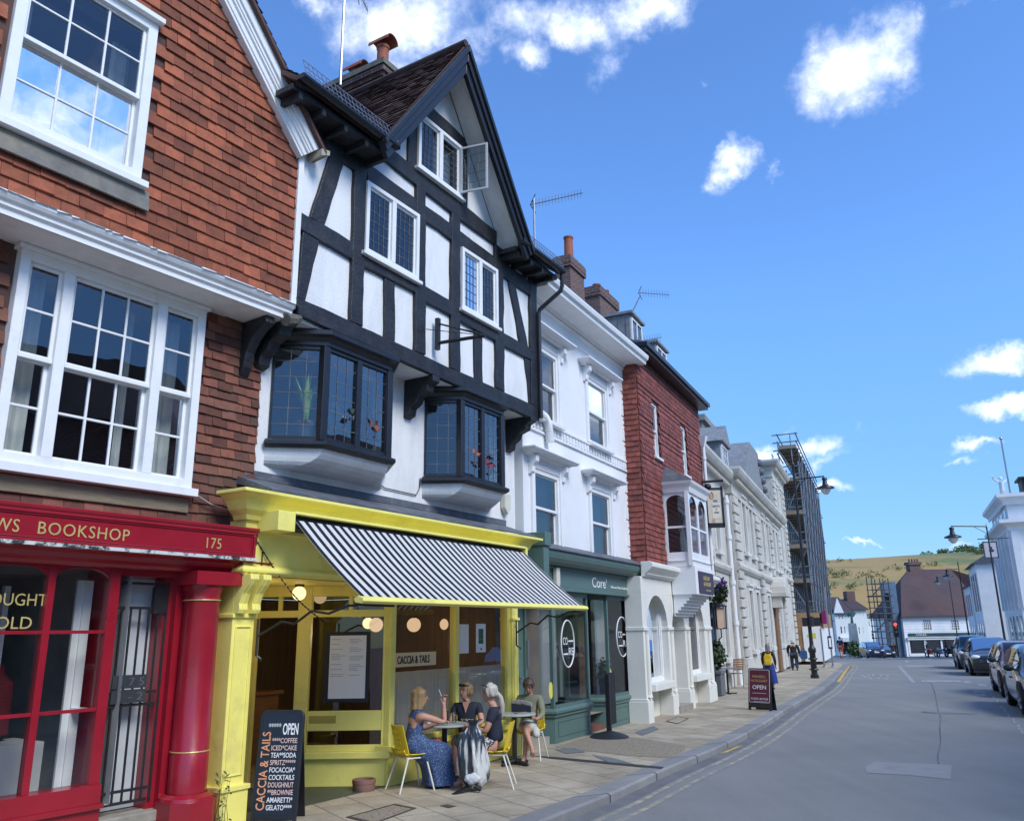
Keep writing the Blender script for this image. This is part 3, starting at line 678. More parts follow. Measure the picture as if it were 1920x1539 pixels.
# pavement repairs: pebble-topped panel, dark joint and trench cover strips
pp = MB(); gquad(pp, [(1040, 1400), (1085, 1385), (1130, 1375), (1215, 1385), (1290, 1398), (1265, 1420), (1180, 1416)], .004)
struct(pp.build('pebble_paving', M_gravel, fixn=False))
dj = MB(); gquad(dj, [(1000, 1416), (1040, 1418), (1245, 1437), (1240, 1441), (1030, 1421)], .005)
struct(dj.build('drain_channel', mat('dark_joint', (0.035, 0.034, 0.033), 0.8, 0.3, 6), fixn=False))
sb = MB()
for q in ([(1040, 1404), (1078, 1401), (1098, 1409), (1062, 1412)], [(1110, 1414), (1150, 1420), (1190, 1432), (1140, 1428)], [(1190, 1372), (1225, 1360), (1236, 1366), (1205, 1378)]): gquad(sb, q, .006)
struct(sb.build('slate_paving', mat('grey_flag', (0.15, 0.16, 0.165), 0.8, 0.15, 3), fixn=False))
# ------------------------------------------------------------------ half-timbered building with the yellow cafe front
TB = fthing(T, 'half_timbered_building', 'black and white half-timbered gabled building above the yellow cafe front', 'building')
jr = random.Random(19)
def px_prism(mb, f, pts, w1, w0):
    out = []
    for a, b in zip(pts, pts[1:]+pts[:1]):      # hand-hewn edges: slightly wavering outlines
        d = math.hypot(b[0]-a[0], b[1]-a[1]); n = max(1, int(d/22)); out.append(a)
        for k in range(1, n): out.append((a[0]+(b[0]-a[0])*k/n+jr.uniform(-.9, .9), a[1]+(b[1]-a[1])*k/n+jr.uniform(-.9, .9)))
    pts = out
    P = [f.q(x, y, w1) for x, y in pts]; mb.prism(P, (0, w1-w0, 0))
wj = 0.30                                        # face of the jettied plaster
u0, u1 = -2.45, 3.36
win1 = (-1.15, -0.03, 6.57, 7.60); win2 = (1.04, 2.06, 6.53, 7.55); wing = (-0.08, 1.03, 8.36, 9.28)
wb = MB(); vp = VP((0, -wj), (1, -wj))
holed(wb, vp, u0, u1, 5.30, 8.30, [win1, win2])
apx, apz = 0.53, 10.62; sl = (apz-8.0)/1.82     # gable pitch
def gu(z, s): return apx + s*(apz-0.12-z)/sl
y = -wj
def trap(za, zb, l0, l1, r0, r1): wb.add([(l0, y, za), (r0, y, za), (r1, y, zb), (l1, y, zb)], [(0, 1, 2, 3)])
trap(8.30, wing[2], gu(8.30, -1), gu(wing[2], -1), gu(8.30, 1), gu(wing[2], 1))
trap(wing[2], wing[3], gu(wing[2], -1), gu(wing[3], -1), wing[0], wing[0])
trap(wing[2], wing[3], wing[1], wing[1], gu(wing[2], 1), gu(wing[3], 1))
wb.add([(gu(wing[3], -1), y, wing[3]), (gu(wing[3], 1), y, wing[3]), (apx, y, apz-.12)], [(0, 1, 2)])
for (a, b, c, d) in (wing,):
    for q_ in ([(a, c), (a, d)], [(b, c), (b, d)], [(a, d), (b, d)], [(a, c), (b, c)]):
        (xa, za), (xb, zb) = q_; wb.quad((xa, y, za), (xb, y, zb), (xb, y+.15, zb), (xa, y+.15, za))
# jetty soffit, side returns
wb.quad((u0, -wj, 5.30), (u1, -wj, 5.30), (u1, 0.15, 5.30), (u0, 0.15, 5.30))
wb.quad((u1, -wj, 5.3), (u1, 4, 5.3), (u1, 4, 8.0), (u1, -wj, 8.0)); wb.quad((u0, -wj, 5.3), (u0, 4, 5.3), (u0, 4, 8.0), (u0, -wj, 8.0))
wb.build('wall', M_plaster, TB)
# ---- timber frame, each timber a solid baulk standing 6 cm proud of the plaster
tf = MB()
TIM = [[(556,556),(610,579),(657,601.5),(720,631.5),(783,660),(847,691),(891,709),(932,728),(993,756),(1012,764),(1012,790),(951,763),(880,731.5),(800,697),(740,670),(640,627),(557,589)],
 [(668,262),(690,276),(681,613),(658,602)], [(782,345),(799,355),(799,666),(779,658)], [(848,398),(864,410),(864,699),(847,690)], [(929,456),(944,468),(947,735),(932,727)], [(994,506),(1006,512),(1012,766),(997,757)],
 [(564,397),(608,421),(661,454),(782,526),(848,565),(934,618),(1005,657),(1007,680),(984,668.6),(945,648),(863,601),(798,566),(779,548),(682,500),(661,486),(564,430)],
 [(586,230),(670,284),(670,322),(588,266)], [(686,243),(765,303),(866,380),(932,434),(932,461),(864,412),(798,360),(725,302),(686,277)],
 [(688,304.7),(779,371),(848,421),(929,482),(929,505),(864,461),(782,403),(690,338)], [(943,489),(957,500),(995,528),(997,555),(943,518)],
 [(767,226),(786,218),(785,323),(766,308)], [(865,258),(877,270),(877,398),(865,388)], [(803,192),(874,262),(868,276),(786,207)],
 [(621,284),(647,302),(609,424),(582,408)], [(569,430),(600,450),(573,565),(558,558)], [(953,518),(966,530),(992,658),(977,650)],
 [(722,518),(741,531),(741,643),(721,634)], [(891,612),(905,622),(906,718),(891,710)], [(984,668),(998,676),(998,758),(993,757),(990,715)], [(944,462),(952,474),(957,505),(944,497)]]
for k, t in enumerate(TIM): px_prism(tf, T, t, 0.36-0.0015*k, 0.28)
# east corner post seen on the return
tf.box(3.30, 3.385, -0.345, -0.1, 5.34, 8.0)
o = tf.build('timber_frame', M_timber, TB); bevel(o, 0.012, 2, 50)
ov = 0.78                                          # roof overhang
# ---- main roof, gable roof and barge boards
rf = MB()
zr0 = 8.02
def tiles(mb, o, ux, vz, nu, nv, jit=0.012, th=0.018, seed=1, skip=None, gap=0.004, lift=0.02):
    """overlapping plain tiles on a plane: origin o, ux along a course, vz up the slope"""
    rg = random.Random(seed); ux = Vector(ux); vz = Vector(vz); n = ux.cross(vz).normalized(); o = Vector(o)
    lu = ux.length; lv = vz.length
    for j in range(nv):
        sh = (j % 2)*0.5
        for i in range(-1, nu):
            a0 = max(0.0, (i+sh)/nu); a1 = min(1.0, (i+1+sh)/nu)
            if a1-a0 < 0.02/lu: continue
            b0 = j/nv; b1 = min(1.0, (j+1.25)/nv)
            if skip and skip((a0+a1)/2, (b0+b1)/2): continue
            j0 = rg.uniform(-jit, jit)*0.4; lf = lift+rg.uniform(0, jit); g = gap/lu/2
            p = o+ux*(a0+g)+vz*(b0+j0/lv)+n*lf; q = o+ux*(a1-g)+vz*(b0+rg.uniform(-jit, jit)*0.4/lv)+n*(lf+rg.uniform(-.004, .004))
            r = o+ux*(a1-g)+vz*b1+n*0.003; t = o+ux*(a0+g)+vz*b1+n*0.003
            mb.add([p, q, r, t, p-n*th, q-n*th], [(0, 1, 2, 3), (0, 4, 5, 1)])
    return mb
ridge_z = apz+0.06
lf_ = Vector((apx-(ridge_z-zr0)/sl, 0, zr0)); 
# gable slopes run back to the main ridge
for s in (-1, 1):
    foot = apx+s*(ridge_z-zr0)/sl
    a = Vector((foot, -ov, zr0)); b = Vector((apx, -ov, ridge_z)); back = Vector((0, 3.2, 0))
    rf.prism([a, b, b+back, a+back], Vector((0, 0, -0.08)))
    if s < 0: tiles(rf, a+back*1.0, -back, b-a, 19, 30, seed=3)
    else: tiles(rf, a, back, b-a, 19, 30, seed=4)
# main slopes either side of the gable
my = 3.4; mz = zr0+3.0
for (a0, a1) in ((u0-0.35, apx-(ridge_z-zr0)/sl+0.1), (apx+(ridge_z-zr0)/sl-0.1, u1+0.22)):
    rf.prism([(a0, -ov+.06, zr0), (a1, -ov+.06, zr0), (a1, my, mz), (a0, my, mz)], (0, 0, -0.07))
    tiles(rf, (a0, -ov+.06, zr0), (a1-a0, 0, 0), (0, my+ov-.06, mz-zr0), max(3, int((a1-a0)/0.17)), 38, seed=5)
rf.prism([(apx+1, my-.3, mz), (u1+.2, my-.3, mz), (u1+.2, my+4, zr0), (apx+1, my+4, zr0)], (0, 0, -.06))
# ridge cap
rf.tube([(apx, -ov-.02, ridge_z+.01), (apx, 2.4, ridge_z+.01)], 0.07, 8)
roof = rf.build('roof', M_rooftile, TB)
# chimney stack behind the gable
cu_, = (0,)
cq = T.q(719, 109, -0.9); cy2, cz2 = qu(T, 641, 142, cq.x)
ch = MB(); w_ = 0.48; y0c = cq.y; y1c = y0c+1.35; zt = cq.z
for (e, a, b) in ((0.0, zt-2.6, zt-.34), (0.05, zt-.34, zt-.27), (0.10, zt-.27, zt-.2), (0.15, zt-.2, zt-.10)):
    ch.box(cq.x+.15-e, cq.x+.15+w_+e, y0c+.15-e, y1c-.15+e, a, b)
co = ch.build('chimney', M_brickdark, roof)
cp_ = MB(); cp_.box(cq.x-.03, cq.x+.33+w_, y0c-.03, y1c+.03, zt-.10, zt); cp_.build('chimney_cap', mat('mossy_concrete', (0.16, 0.15, 0.12), 0.9, 0.3, 6, 0.3, 40), roof)
def pot(parent, x, y, z, h, r=0.11, hood=True):
    p = MB(); p.lathe([(r*1.15, 0), (r*1.1, .05), (r, .08), (r*.92, h-.06), (r*1.05, h-.05), (r*1.05, h), (r*.85, h), (r*.85, h-.2)], (x, y, z), 18)
    if hood:   # half-round cowl open at its ends
        p.lathe([(r*0.9, 0), (r*0.9, 0.02)], (x, y, z+h), 14)
        n = 10
        for k in range(n):
            t0, t1 = math.pi*k/n, math.pi*(k+1)/n
            f_ = lambda t, yy, rr: (x+rr*math.cos(t), y+yy, z+h+0.02+rr*1.0*math.sin(t))
            p.quad(f_(t0, -.22, r*1.35), f_(t1, -.22, r*1.35), f_(t1, .22, r*1.35), f_(t0, .22, r*1.35))
            p.quad(f_(t0, -.22, r*1.2), f_(t0, .22, r*1.2), f_(t1, .22, r*1.2), f_(t1, -.22, r*1.2))
            p.quad(f_(t0, -.22, r*1.2), f_(t1, -.22, r*1.2), f_(t1, -.22, r*1.35), f_(t0, -.22, r*1.35))
    return p.build('chimney_pot', M_terracotta, parent, smooth=35)
pot(roof, cq.x+.38, y0c+.35, zt, .62); pot(roof, cq.x+.38, y0c+.95, zt, .34)
# barge boards (layered) and the white soffit behind them
for s in (-1, 1):
    bb = MB()
    foot = Vector((apx+s*(ridge_z-7.92)/sl, 0, 7.92)); top = Vector((apx, 0, ridge_z-.03)); dn = Vector((0, 0, -1))
    for k, (dp, yy0, yy1) in enumerate(((0.40, -ov-.02, -ov+.05), (0.24, -ov-.055, -ov-.018), (0.10, -ov-.09, -ov-.053))):
        k_ = Vector((0, 0, -dp)); e = Vector((-s*0.0, 0, 0))
        bb.prism([(foot.x, yy0, foot.z), (top.x, yy0, top.z), (top.x, yy0, top.z-dp*1.25), (foot.x-s*dp*.35, yy0, foot.z-dp*.5)], (0, yy1-yy0, 0))
    o = bb.build('barge_board', M_blackpaint, TB); bevel(o, .006, 1)
    sf = MB(); ft = Vector((apx+s*(ridge_z-.1-8.05)/sl, 0, 8.05)); 
    sf.quad((ft.x, -ov+.05, 8.0), (apx, -ov+.05, ridge_z-.13), (apx, -wj, ridge_z-.13), (ft.x, -wj, 8.0))
    sf.build('soffit', M_plaster, TB)
# eaves: dark boarded soffits and rafters, gutter, bird guard
fL = apx-(ridge_z-zr0)/sl; fR = apx+(ridge_z-zr0)/sl
for (a0, a1) in ((u0-.35, fL+.25), (fR-.25, u1+.2)):
    ev = MB(); ev.box(a0, a1, -ov+.1, -wj+.01, 7.86, 7.93)
    x = a0+.08
    while x < a1-.08: ev.box(x, x+.06, -ov+.08, -wj+.02, 7.78, 7.86); x += .38
    ev.build('eaves', M_timber, TB)
    g = MB(); n = 8; path = [(a0, 0), (a1, 0)]
    for k in range(n):
        t0, t1 = math.pi+math.pi*k/n, math.pi+math.pi*(k+1)/n
        f_ = lambda x, t, r: (x, -ov-.01+r*math.cos(t), 8.0+r*math.sin(t))
        g.quad(f_(a0, t0, .065), f_(a1, t0, .065), f_(a1, t1, .065), f_(a0, t1, .065)); g.quad(f_(a0, t0, .055), f_(a0, t1, .055), f_(a1, t1, .055), f_(a1, t0, .055))
    for xx in (a0, a1): g.box(xx-.004, xx+.004, -ov-.07, -ov+.05, 7.94, 8.0)
    go = g.build('gutter', M_blackpaint, TB)
    bg_ = MB(); x = a0+.05
    while x < a1: bg_.beam((x, -ov-.06, 8.0), (x, -ov+.02, 8.24), .006); x += .075
    for z_, y_ in ((8.06, -ov-.04), (8.14, -ov-.013), (8.24, -ov+.02)): bg_.beam((a0+.05, y_, z_), (a1, y_, z_), .007)
    bg_.build('bird_guard', M_steel, go)
dp = MB(); dp.tube([(u1+.19, -ov+.0, 7.94), (u1+.19, -ov, 7.72), (u1+.17, -ov+.02, 7.62), (u1+.0, -.42, 7.28), (u1-.01, -.40, 7.2), (u1-.01, -.40, 5.3)], .038, 8)
dp.build('downpipe', M_blackpaint, TB, smooth=40)
# ---- leaded casements
for (w, nm) in ((win1, 0), (win2, 0), (wing, 1)):
    cur = [(0.5, 0.95, 0.0, 1.0, 0.12)] if nm else None
    o = glazed(TB, (w[0], -wj), (w[1], -wj), w[2], w[3], M_white, M_glassold, fw=.06, dep=.09, d=.085, splits=(.5,), mw=.08, cols=(4, 1) if nm else 4, rows=6 if not nm else 7, bw=.007, lead=M_lead, inner=.03,
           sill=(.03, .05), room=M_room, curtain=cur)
oc = MB(); glo = MB(); hx = wing[1]-.06; va = VP((hx, -.39), (hx+0.10, -.39-.44))
l_ = va.l
for (a, b, c, d) in ((0, .03, 8.42, 9.22), (l_-.03, l_, 8.42, 9.22), (.03, l_-.03, 8.42, 8.45), (.03, l_-.03, 9.19, 9.22)): va.bar(oc, a, b, c, d, -.015, .015)
ol = MB()
for k in range(1, 5): va.bar(ol, .03, l_-.03, 8.42+k*.16-.004, 8.42+k*.16+.004, -.005, .005)
for k in range(1, 3): va.bar(ol, l_*k/3-.004, l_*k/3+.004, 8.45, 9.19, -.005, .005)
oc = oc.build('open_casement', mat('grey_white_paint', (0.5, 0.5, 0.5), .5, .1), TB); ol.build('lead_came', M_lead, oc); va.pane(glo, .03, l_-.03, 8.45, 9.19, 0); glo.build('pane', M_glass, oc)
# ---- first-floor wall, bays, corbels
b1 = [(-2.13, .15), (-1.70, -.33), (-.53, -.33), (-.10, .15)]; b2 = [(.80, .15), (1.12, -.33), (2.22, -.33), (2.56, .15)]
lw = MB(); vp = VP((0, .15), (1, .15))
holed(lw, vp, -2.32, 3.36, 3.2, 5.30, [(b1[0][0]+.05, b1[3][0]-.05, 3.96, 5.16), (b2[0][0]+.05, b2[3][0]-.05, 3.96, 5.16)])
lw.quad((3.36, .15, 3.2), (3.36, 3, 3.2), (3.36, 3, 5.3), (3.36, .15, 5.3))
lw.build('lower_wall', M_plaster, TB)
for bi, bp in enumerate((b1, b2)):
    bay = MB(); z0, z1 = 3.97, 5.12
    # corner posts and sill / head mouldings
    for (x, y_) in bp[1:3]: bay.box(x-.05, x+.05, y_-.012, y_+.08, z0, z1)
    pth = [(bp[0][0], bp[0][1]), bp[1], bp[2], bp[3]]
    bay.sweep([(-.10, 0), (.05, 0), (.09, .03), (.09, .07), (.03, .10), (-.10, .10)], [(x, y_, 3.87) for x, y_ in pth])
    bay.sweep([(-.10, .0), (.02, .0), (.02, .05), (.06, .09), (.11, .11), (.11, .17), (-.10, .17)], [(x, y_, 5.12) for x, y_ in pth])
    bo = bay.build('bay_window', M_blackpaint, TB); bevel(bo, .005, 1)
    for i in range(3):
        p, q_ = bp[i], bp[i+1]; vpl = VP(p, q_)
        spl = (.5,) if i == 1 else ()
        fb = MB(); gb_ = []; l = vpl.l; m_ = .07 if i == 1 else .05
        eds = [m_, l/2-.045, l/2+.045, l-m_] if i == 1 else [m_, l-m_]
        vpl.bar(fb, 0.03, m_, z0, z1, -.06, -.005); vpl.bar(fb, l-m_, l-.03, z0, z1, -.06, -.005)
        if i == 1: vpl.bar(fb, l/2-.045, l/2+.045, z0, z1, -.06, .0)
        vpl.bar(fb, m_, l-m_, z0, z0+.045, -.055, -.005); vpl.bar(fb, m_, l-m_, z1-.045, z1, -.055, -.005)
        fo = fb.build('casement', M_blackpaint, bo)
        ld = MB()
        for k in range(0, len(eds), 2):
            a, b = eds[k], eds[k+1]
            g = MB(); vpl.pane(g, a, b, z0+.04, z1-.04, -.035); g.build('pane', M_glassbay if i == 1 else M_glassold, bo)
            for c in range(1, 3): vpl.bar(ld, a+(b-a)*c/3-.004, a+(b-a)*c/3+.004, z0+.04, z1-.04, -.04, -.03)
            for c in range(1, 6): zz = z0+(z1-z0)*c/6; vpl.bar(ld, a, b, zz-.004, zz+.004, -.0395, -.0305)
        ld.build('lead_came', M_lead, bo)
    # plastered coving under the bay
    cv = MB(); N_ = 6
    for k in range(N_):
        def ring(t):
            s = math.cos(t*math.pi/2); z = 3.87-.21*math.sin(t*math.pi/2)
            return [Vector((p[0] if i in (0, 3) else p[0]*s+(bp[0 if i == 1 else 3][0])*(1-s)+(.25 if i == 1 else -.25)*(1-s), .15-(.15-p[1])*s, z)) for i, p in enumerate(bp)]
        r0, r1 = ring(k/N_), ring((k+1)/N_)
        for i in range(3): cv.quad(r0[i], r0[i+1], r1[i+1], r1[i])
    cv.build('coving', M_plaster, bo, smooth=50)
    ib = MB(); ib.box(bp[0][0]+.02, bp[3][0]-.02, .16, 1.6, 3.9, 5.25)
    ib.f = [f for k, f in enumerate(ib.f) if k != 2]; ib.m = ib.m[:len(ib.f)]
    ib.build('interior', mat('bay_room', (.30, .31, .32), .9, .3, 1.5), bo)
    sh = MB(); sh.xy([(bp[0][0]+.06, .16), (bp[1][0]+.02, bp[1][1]+.06), (bp[2][0]-.02, bp[2][1]+.06), (bp[3][0]-.06, .16)], 3.93, 3.975); sh.build('window_board', M_white, bo)
def corbel(u, wd=.16, z=5.30, fwd=.50, parent=TB):
    c = MB(); prof = [(.15, z), (.15-fwd-.02, z), (.15-fwd-.02, z-.09), (.15-fwd+.07, z-.13), (.15-fwd+.09, z-.22), (.15-.26, z-.27), (.15-.22, z-.36), (.15-.12, z-.42), (.15-.10, z-.52), (.15, z-.56)]
    c.yz(prof, u-wd/2, u+wd/2); o = c.build('corbel', M_timber, parent); bevel(o, .012, 2); return o
corbel(-2.30); corbel(.42); corbel(3.15)
# drooping cable on the plaster
cbm = MB()
pts = [T.q(*p, -.13) for p in ((709, 870), (708, 905), (722, 915), (780, 928), (787, 915), (788, 896))]
cbm.tube(pts, .008, 5); cbm.build('cable', M_blackpaint, TB)
# ---- yellow shopfront
lead = MB(); lead.yz([(.15, 3.49), (-.43, 3.285), (-.43, 3.265), (.15, 3.40)], -2.50, 3.05); lead.yz([(.15, 3.58), (.135, 3.58), (.135, 3.49), (.15, 3.485)], -2.40, 3.05)
lead.build('lead_flashing', M_lead, TB)
fs = MB()
fs.sweep([(0, 0), (.04, .0), (.06, .05), (.12, .10), (.17, .19), (.24, .24), (.29, .25), (.29, .285), (0, .285)], [(-2.56, .02, 2.975), (-2.56, -.14, 2.975), (2.98, -.14, 2.975), (2.98, .02, 2.975)])
fs.box(-2.56, 2.98, -.14, .12, 2.48, 2.98)
fs.sweep([(0, .0), (.05, .0), (.08, .03), (.08, .06), (.02, .10), (0, .10)], [(-2.56, .02, 2.41), (-2.56, -.15, 2.41), (2.98, -.15, 2.41), (2.98, .02, 2.41)])
fs.box(-2.55, 2.97, -.13, 1.7, 2.412, 2.478)
o = fs.build('fascia', M_yellow, TB); bevel(o, .006, 2)
def pilaster(u0, u1, parent):
    p = MB(); w = u1-u0
    p.box(u0, u1, -.08, .14, 0, 2.415); p.box(u0-.03, u1+.03, -.12, .14, 0, .34); p.box(u0-.04, u1+.04, -.14, .14, .34, .385); p.box(u0-.02, u1+.02, -.105, .14, 1.98, 2.02)
    for (a, b) in ((u0+.035, u0+.05), (u1-.05, u1-.035)): p.box(a, b, -.095, -.08, .47, 1.90)
    for (a, b) in ((.47, .485), (1.885, 1.90)): p.box(u0+.05, u1-.05, -.095, -.08, a, b)
    o = p.build('pilaster', M_yellow, parent); bevel(o, .006, 2)
    return o
pl = pilaster(-2.60, -2.32, TB); pilaster(2.84, 3.02, TB)
for a in (-2.60, -2.43):
    c = MB(); prof = [(-.08, 2.41), (-.30, 2.41), (-.31, 2.36), (-.27, 2.30), (-.20, 2.22), (-.16, 2.12), (-.17, 2.06), (-.15, 2.02), (-.08, 2.02)]
    c.yz(prof, a, a+.11); c.yz([(p[0]*1.0-.012 if p[0] < -.1 else p[0], p[1]) for p in prof], a+.035, a+.075); bevel(c.build('console', M_yellow, pl), .006, 2)
sf = MB()                                       # window frames of the straight front
zt, zs = 2.41, .47
for (a, b) in ((-.05, .05), (1.37, 1.455), (2.74, 2.84)): sf.box(a, b, -.05, .06, zs, zt)
sf.box(.05, 2.74, -.035, .05, zs, zs+.06); sf.box(.05, 2.74, -.035, .05, zt-.10, zt)
sfo = sf.build('shop_window', M_yellow, TB); bevel(sfo, .006, 2)
for (a, b) in ((.05, 1.37), (1.455, 2.74)):
    g = MB(); g.quad((a, .0, zs+.05), (b, .0, zs+.05), (b, .0, zt-.05), (a, .0, zt-.05)); g.build('pane', M_glassdark, sfo)
rs = MB(); rs.box(-.02, 2.84, -.02, .10, 0, .40); rs.xy([(-.05, -.10), (2.84, -.10), (2.84, .12), (-.10, .12)], .40, .47)
# canted screen beside the doorway
cd = Vector((-.52, .854)); 
def cs(s, off=0): return (cd.x*s+cd.y*off*-1, cd.y*s+cd.x*off*1)
cl = VP((cd.x*1.80, cd.y*1.80), (0, 0)); Ls = cl.l
def S_(px): return qp(T, px, 1300, (cd.x*1.8, cd.y*1.8), (0, 0))[0]
def Zs(px, py): return qp(T, px, py, (cd.x*1.8, cd.y*1.8), (0, 0))[1]
s_door0, s_post0, s_post1, s_end = S_(476), S_(552), S_(578), Ls
zp, zsil, zlow0, zlow1, zmid0, zmid1, ztr0, ztr1 = Zs(650, 1421), Zs(650, 1408), Zs(650, 1396), Zs(650, 1369), Zs(650, 1365), Zs(650, 1332), Zs(650, 1156), Zs(650, 1143)
cl.bar(rs, s_post0, s_end, 0, zp, -.10, .0); cl.bar(rs, s_post0-.01, s_end+.03, zp, zsil, -.10, .07)
o = rs.build('stall_riser', M_yellow, TB); bevel(o, .008, 2)
scn = MB()
cl.bar(scn, s_post0, s_post1, zsil, zt, -.07, .03); cl.bar(scn, s_end-.09, s_end-.05, zsil, zt, -.06, .02); cl.bar(scn, 0, s_door0, 0, zt, -.07, .03)
cl.bar(scn, s_post1, s_end-.09, zsil, zlow0, -.05, .01); cl.bar(scn, s_post1, s_end-.09, zlow1, zmid1, -.045, .012)
cl.bar(scn, s_door0, s_end-.09, ztr0, ztr1, -.05, .015); cl.bar(scn, s_door0, s_end-.09, zt-.13, zt, -.05, .015)
for px in (516, 652): a = S_(px); cl.bar(scn, a-.025, a+.025, ztr1, zt-.13, -.05, .012)
so = scn.build('door_screen', M_yellow, TB); bevel(so, .006, 2)
lbx = MB(); a0, a1 = S_(582), S_(632); zb0, zb1 = Zs(610, 1355), Zs(610, 1341)
cl.bar(lbx, a0, a1, zb0, zb1, .012, .02); bevel(lbx.build('letter_box', mat('dull_yellow_paint', (.42, .35, .06), .4, .1), so), .004, 2)
for (a, b, c, d) in ((s_post1, s_end-.09, zmid1, ztr0), (s_post1, s_end-.09, zlow0, zlow1), (s_door0, s_end-.09, ztr1, zt-.13)):
    g = MB(); cl.pane(g, a, b, c, d, -.02); g.build('pane', M_glassdark, so)
# the shop interior: dark floor, timber-lined walls, counter
it = MB(); it.mat(0).box(-2.3, 2.8, .2, 4.2, -.02, 2.40)
it.f = [f for k, f in enumerate(it.f) if k not in (2, 1)]; it.m = it.m[:len(it.f)]
io = it.build('interior', [mat('brown_panelling', (.10, .066, .042), .7, .3, 3, stretch=(4, 4, .4))], TB)
cl_ = MB(); cl_.quad((-2.32, -.1, 2.405), (2.8, -.1, 2.405), (2.8, 4.2, 2.405), (-2.32, 4.2, 2.405)); cl_.build('ceiling', M_yellow, io)
cn = MB(); cn.box(-2.25, .9, 2.9, 3.5, 0, .95); cn.box(-2.28, .95, 2.85, 3.55, .95, 1.0); cn.build('counter', M_wood, io)
bk = MB(); bk.box(-.35, .75, 4.05, 4.15, 1.1, 2.1); bk.build('wall_board', mat('orange_board', (.20, .09, .035), .7, .15), io)
sh2 = MB()
for z_ in (1.25, 1.6, 1.95):
    sh2.box(-2.2, -.7, 3.9, 4.15, z_, z_+.03)
    for k in range(9): sh2.box(-2.1+k*.15, -2.02+k*.15, 3.95, 4.05, z_+.03, z_+.15+.1*random.random())
sh2.build('wall_shelf', mat('dark_shelf_goods', (.10, .05, .035), .6, .4, 3, island=.9), io)
urn = MB(); urn.lathe([(.13, 0), (.13, .04), (.115, .06), (.115, .48), (.125, .50), (.125, .53), (.05, .57), (0, .58)], (-1.05, 2.3, 1.0), 18)
urn.tube([(-1.05, 2.19, 1.1), (-1.05, 2.12, 1.1), (-1.05, 2.12, 1.05)], .015, 6)
urn_o = tag(urn.build('coffee_urn', mat('dark_steel', (.06, .065, .08), .25, .1, metal=.9), None, smooth=35), 'tall dark steel coffee urn inside the cafe doorway', 'urn')
urn_o.location = (T.p[0], T.p[1], T.zb); urn_o.rotation_euler = (0, 0, T.rot)
ct2 = MB(); ct2.box(-1.45, -.75, 2.1, 2.55, 0, .95); ct2.box(-1.48, -.72, 2.07, 2.58, .95, 1.0); ct2.build('urn_counter', M_black, io)
# cafe curtain
cb = MB(); n = 150
zc = [T.z(727, 1266, -.1), T.z(900, 1243, -.1)]; zcur = sum(zc)/2
for i in range(n):
    a = .05+2.69*i/n; b = .05+2.69*(i+1)/n; f_ = lambda k: .085+.018*math.sin(k*1.5)+.01*math.sin(k*.37)
    cb.quad((a, f_(i), zs+.03), (b, f_(i+1), zs+.03), (b, f_(i+1), zcur), (a, f_(i), zcur))
def sheer():
    m = bpy.data.materials.new('sheer_curtain'); nt, out = nodes(m); L = nt.links.new
    d = N(nt, 'ShaderNodeBsdfDiffuse'); d.inputs[0].default_value = (.88, .92, .92, 1); t = N(nt, 'ShaderNodeBsdfTranslucent'); t.inputs[0].default_value = (.6, .65, .65, 1)
    tr = N(nt, 'ShaderNodeBsdfTransparent'); a = N(nt, 'ShaderNodeMixShader'); a.inputs[0].default_value = .3; L(d.outputs[0], a.inputs[1]); L(t.outputs[0], a.inputs[2])
    b = N(nt, 'ShaderNodeMixShader'); b.inputs[0].default_value = .12; L(a.outputs[0], b.inputs[1]); L(tr.outputs[0], b.inputs[2]); L(b.outputs[0], out.inputs[0]); return m
M_sheer = sheer()
cu_o = cb.build('cafe_curtain', M_sheer, None, smooth=80)
tag(cu_o, 'white half-height net curtain inside the yellow cafe window', 'curtain'); cu_o.location = (T.p[0], T.p[1], T.zb); cu_o.rotation_euler = (0, 0, T.rot)
# recess floor
rfz = MB(); rfz.add([(-2.32, -.0, .012), (0, 0, .012), (cd.x*1.8, cd.y*1.8, .012), (-2.3, 1.6, .012)], [(0, 1, 2, 3)])
rfz.build('threshold', mat('green_tiles', (.05, .065, .055), .5, .2, 6), TB)
rl = MB(); rl.quad((-2.32, -.08, 0), (-2.32, 4.2, 0), (-2.32, 4.2, 2.41), (-2.32, -.08, 2.41)); rl.build('recess_wall', M_yellow, TB)
# ------------------------------------------------------------------ tile-hung bookshop
BB = fthing(B, 'tile_hung_bookshop', 'red tile-hung gabled building above the red bookshop front', 'building')
tip_u, tip_z, gs = 0.16, 7.46, 1.13            # verge foot, gable pitch
uL = -6.2; uapex = -3.0
def gz_(u): return tip_z+(tip_u-u)*gs if u > uapex else tip_z+(tip_u-uapex)*gs-(uapex-u)*gs
def tilewall(mb, y, a0, a1, z0, z1, gauge, tw, inside, seed, sign=-1):
    """hung plain tiles, each leaning out over the one below"""
    rg = random.Random(seed); j = 0; z = z0
    while z < z1:
        off = (j % 2)*tw/2+rg.uniform(-.02, .02)
        i = 0; x = a0-off
        while x < a1:
            w = tw+rg.uniform(-.004, .004); b0, b1 = max(x, a0), min(x+w-.004, a1)
            if b1-b0 > .015 and inside((b0+b1)/2, z+gauge/2):
                dz = rg.uniform(-.007, .007); o = rg.uniform(.024, .034); o2 = o+rg.uniform(-.004, .004); t = gauge*1.12
                mb.add([(b0, y-o, z+dz), (b1, y-o2, z+dz+rg.uniform(-.004, .004)), (b1, y-.006, z+t), (b0, y-.006, z+t), (b0, y-.004, z+dz), (b1, y-.004, z+dz)],
                       [(0, 1, 2, 3), (0, 4, 5, 1), (0, 3, 4), (1, 5, 2)])
            x += w
        j += 1; z += gauge
    return mb
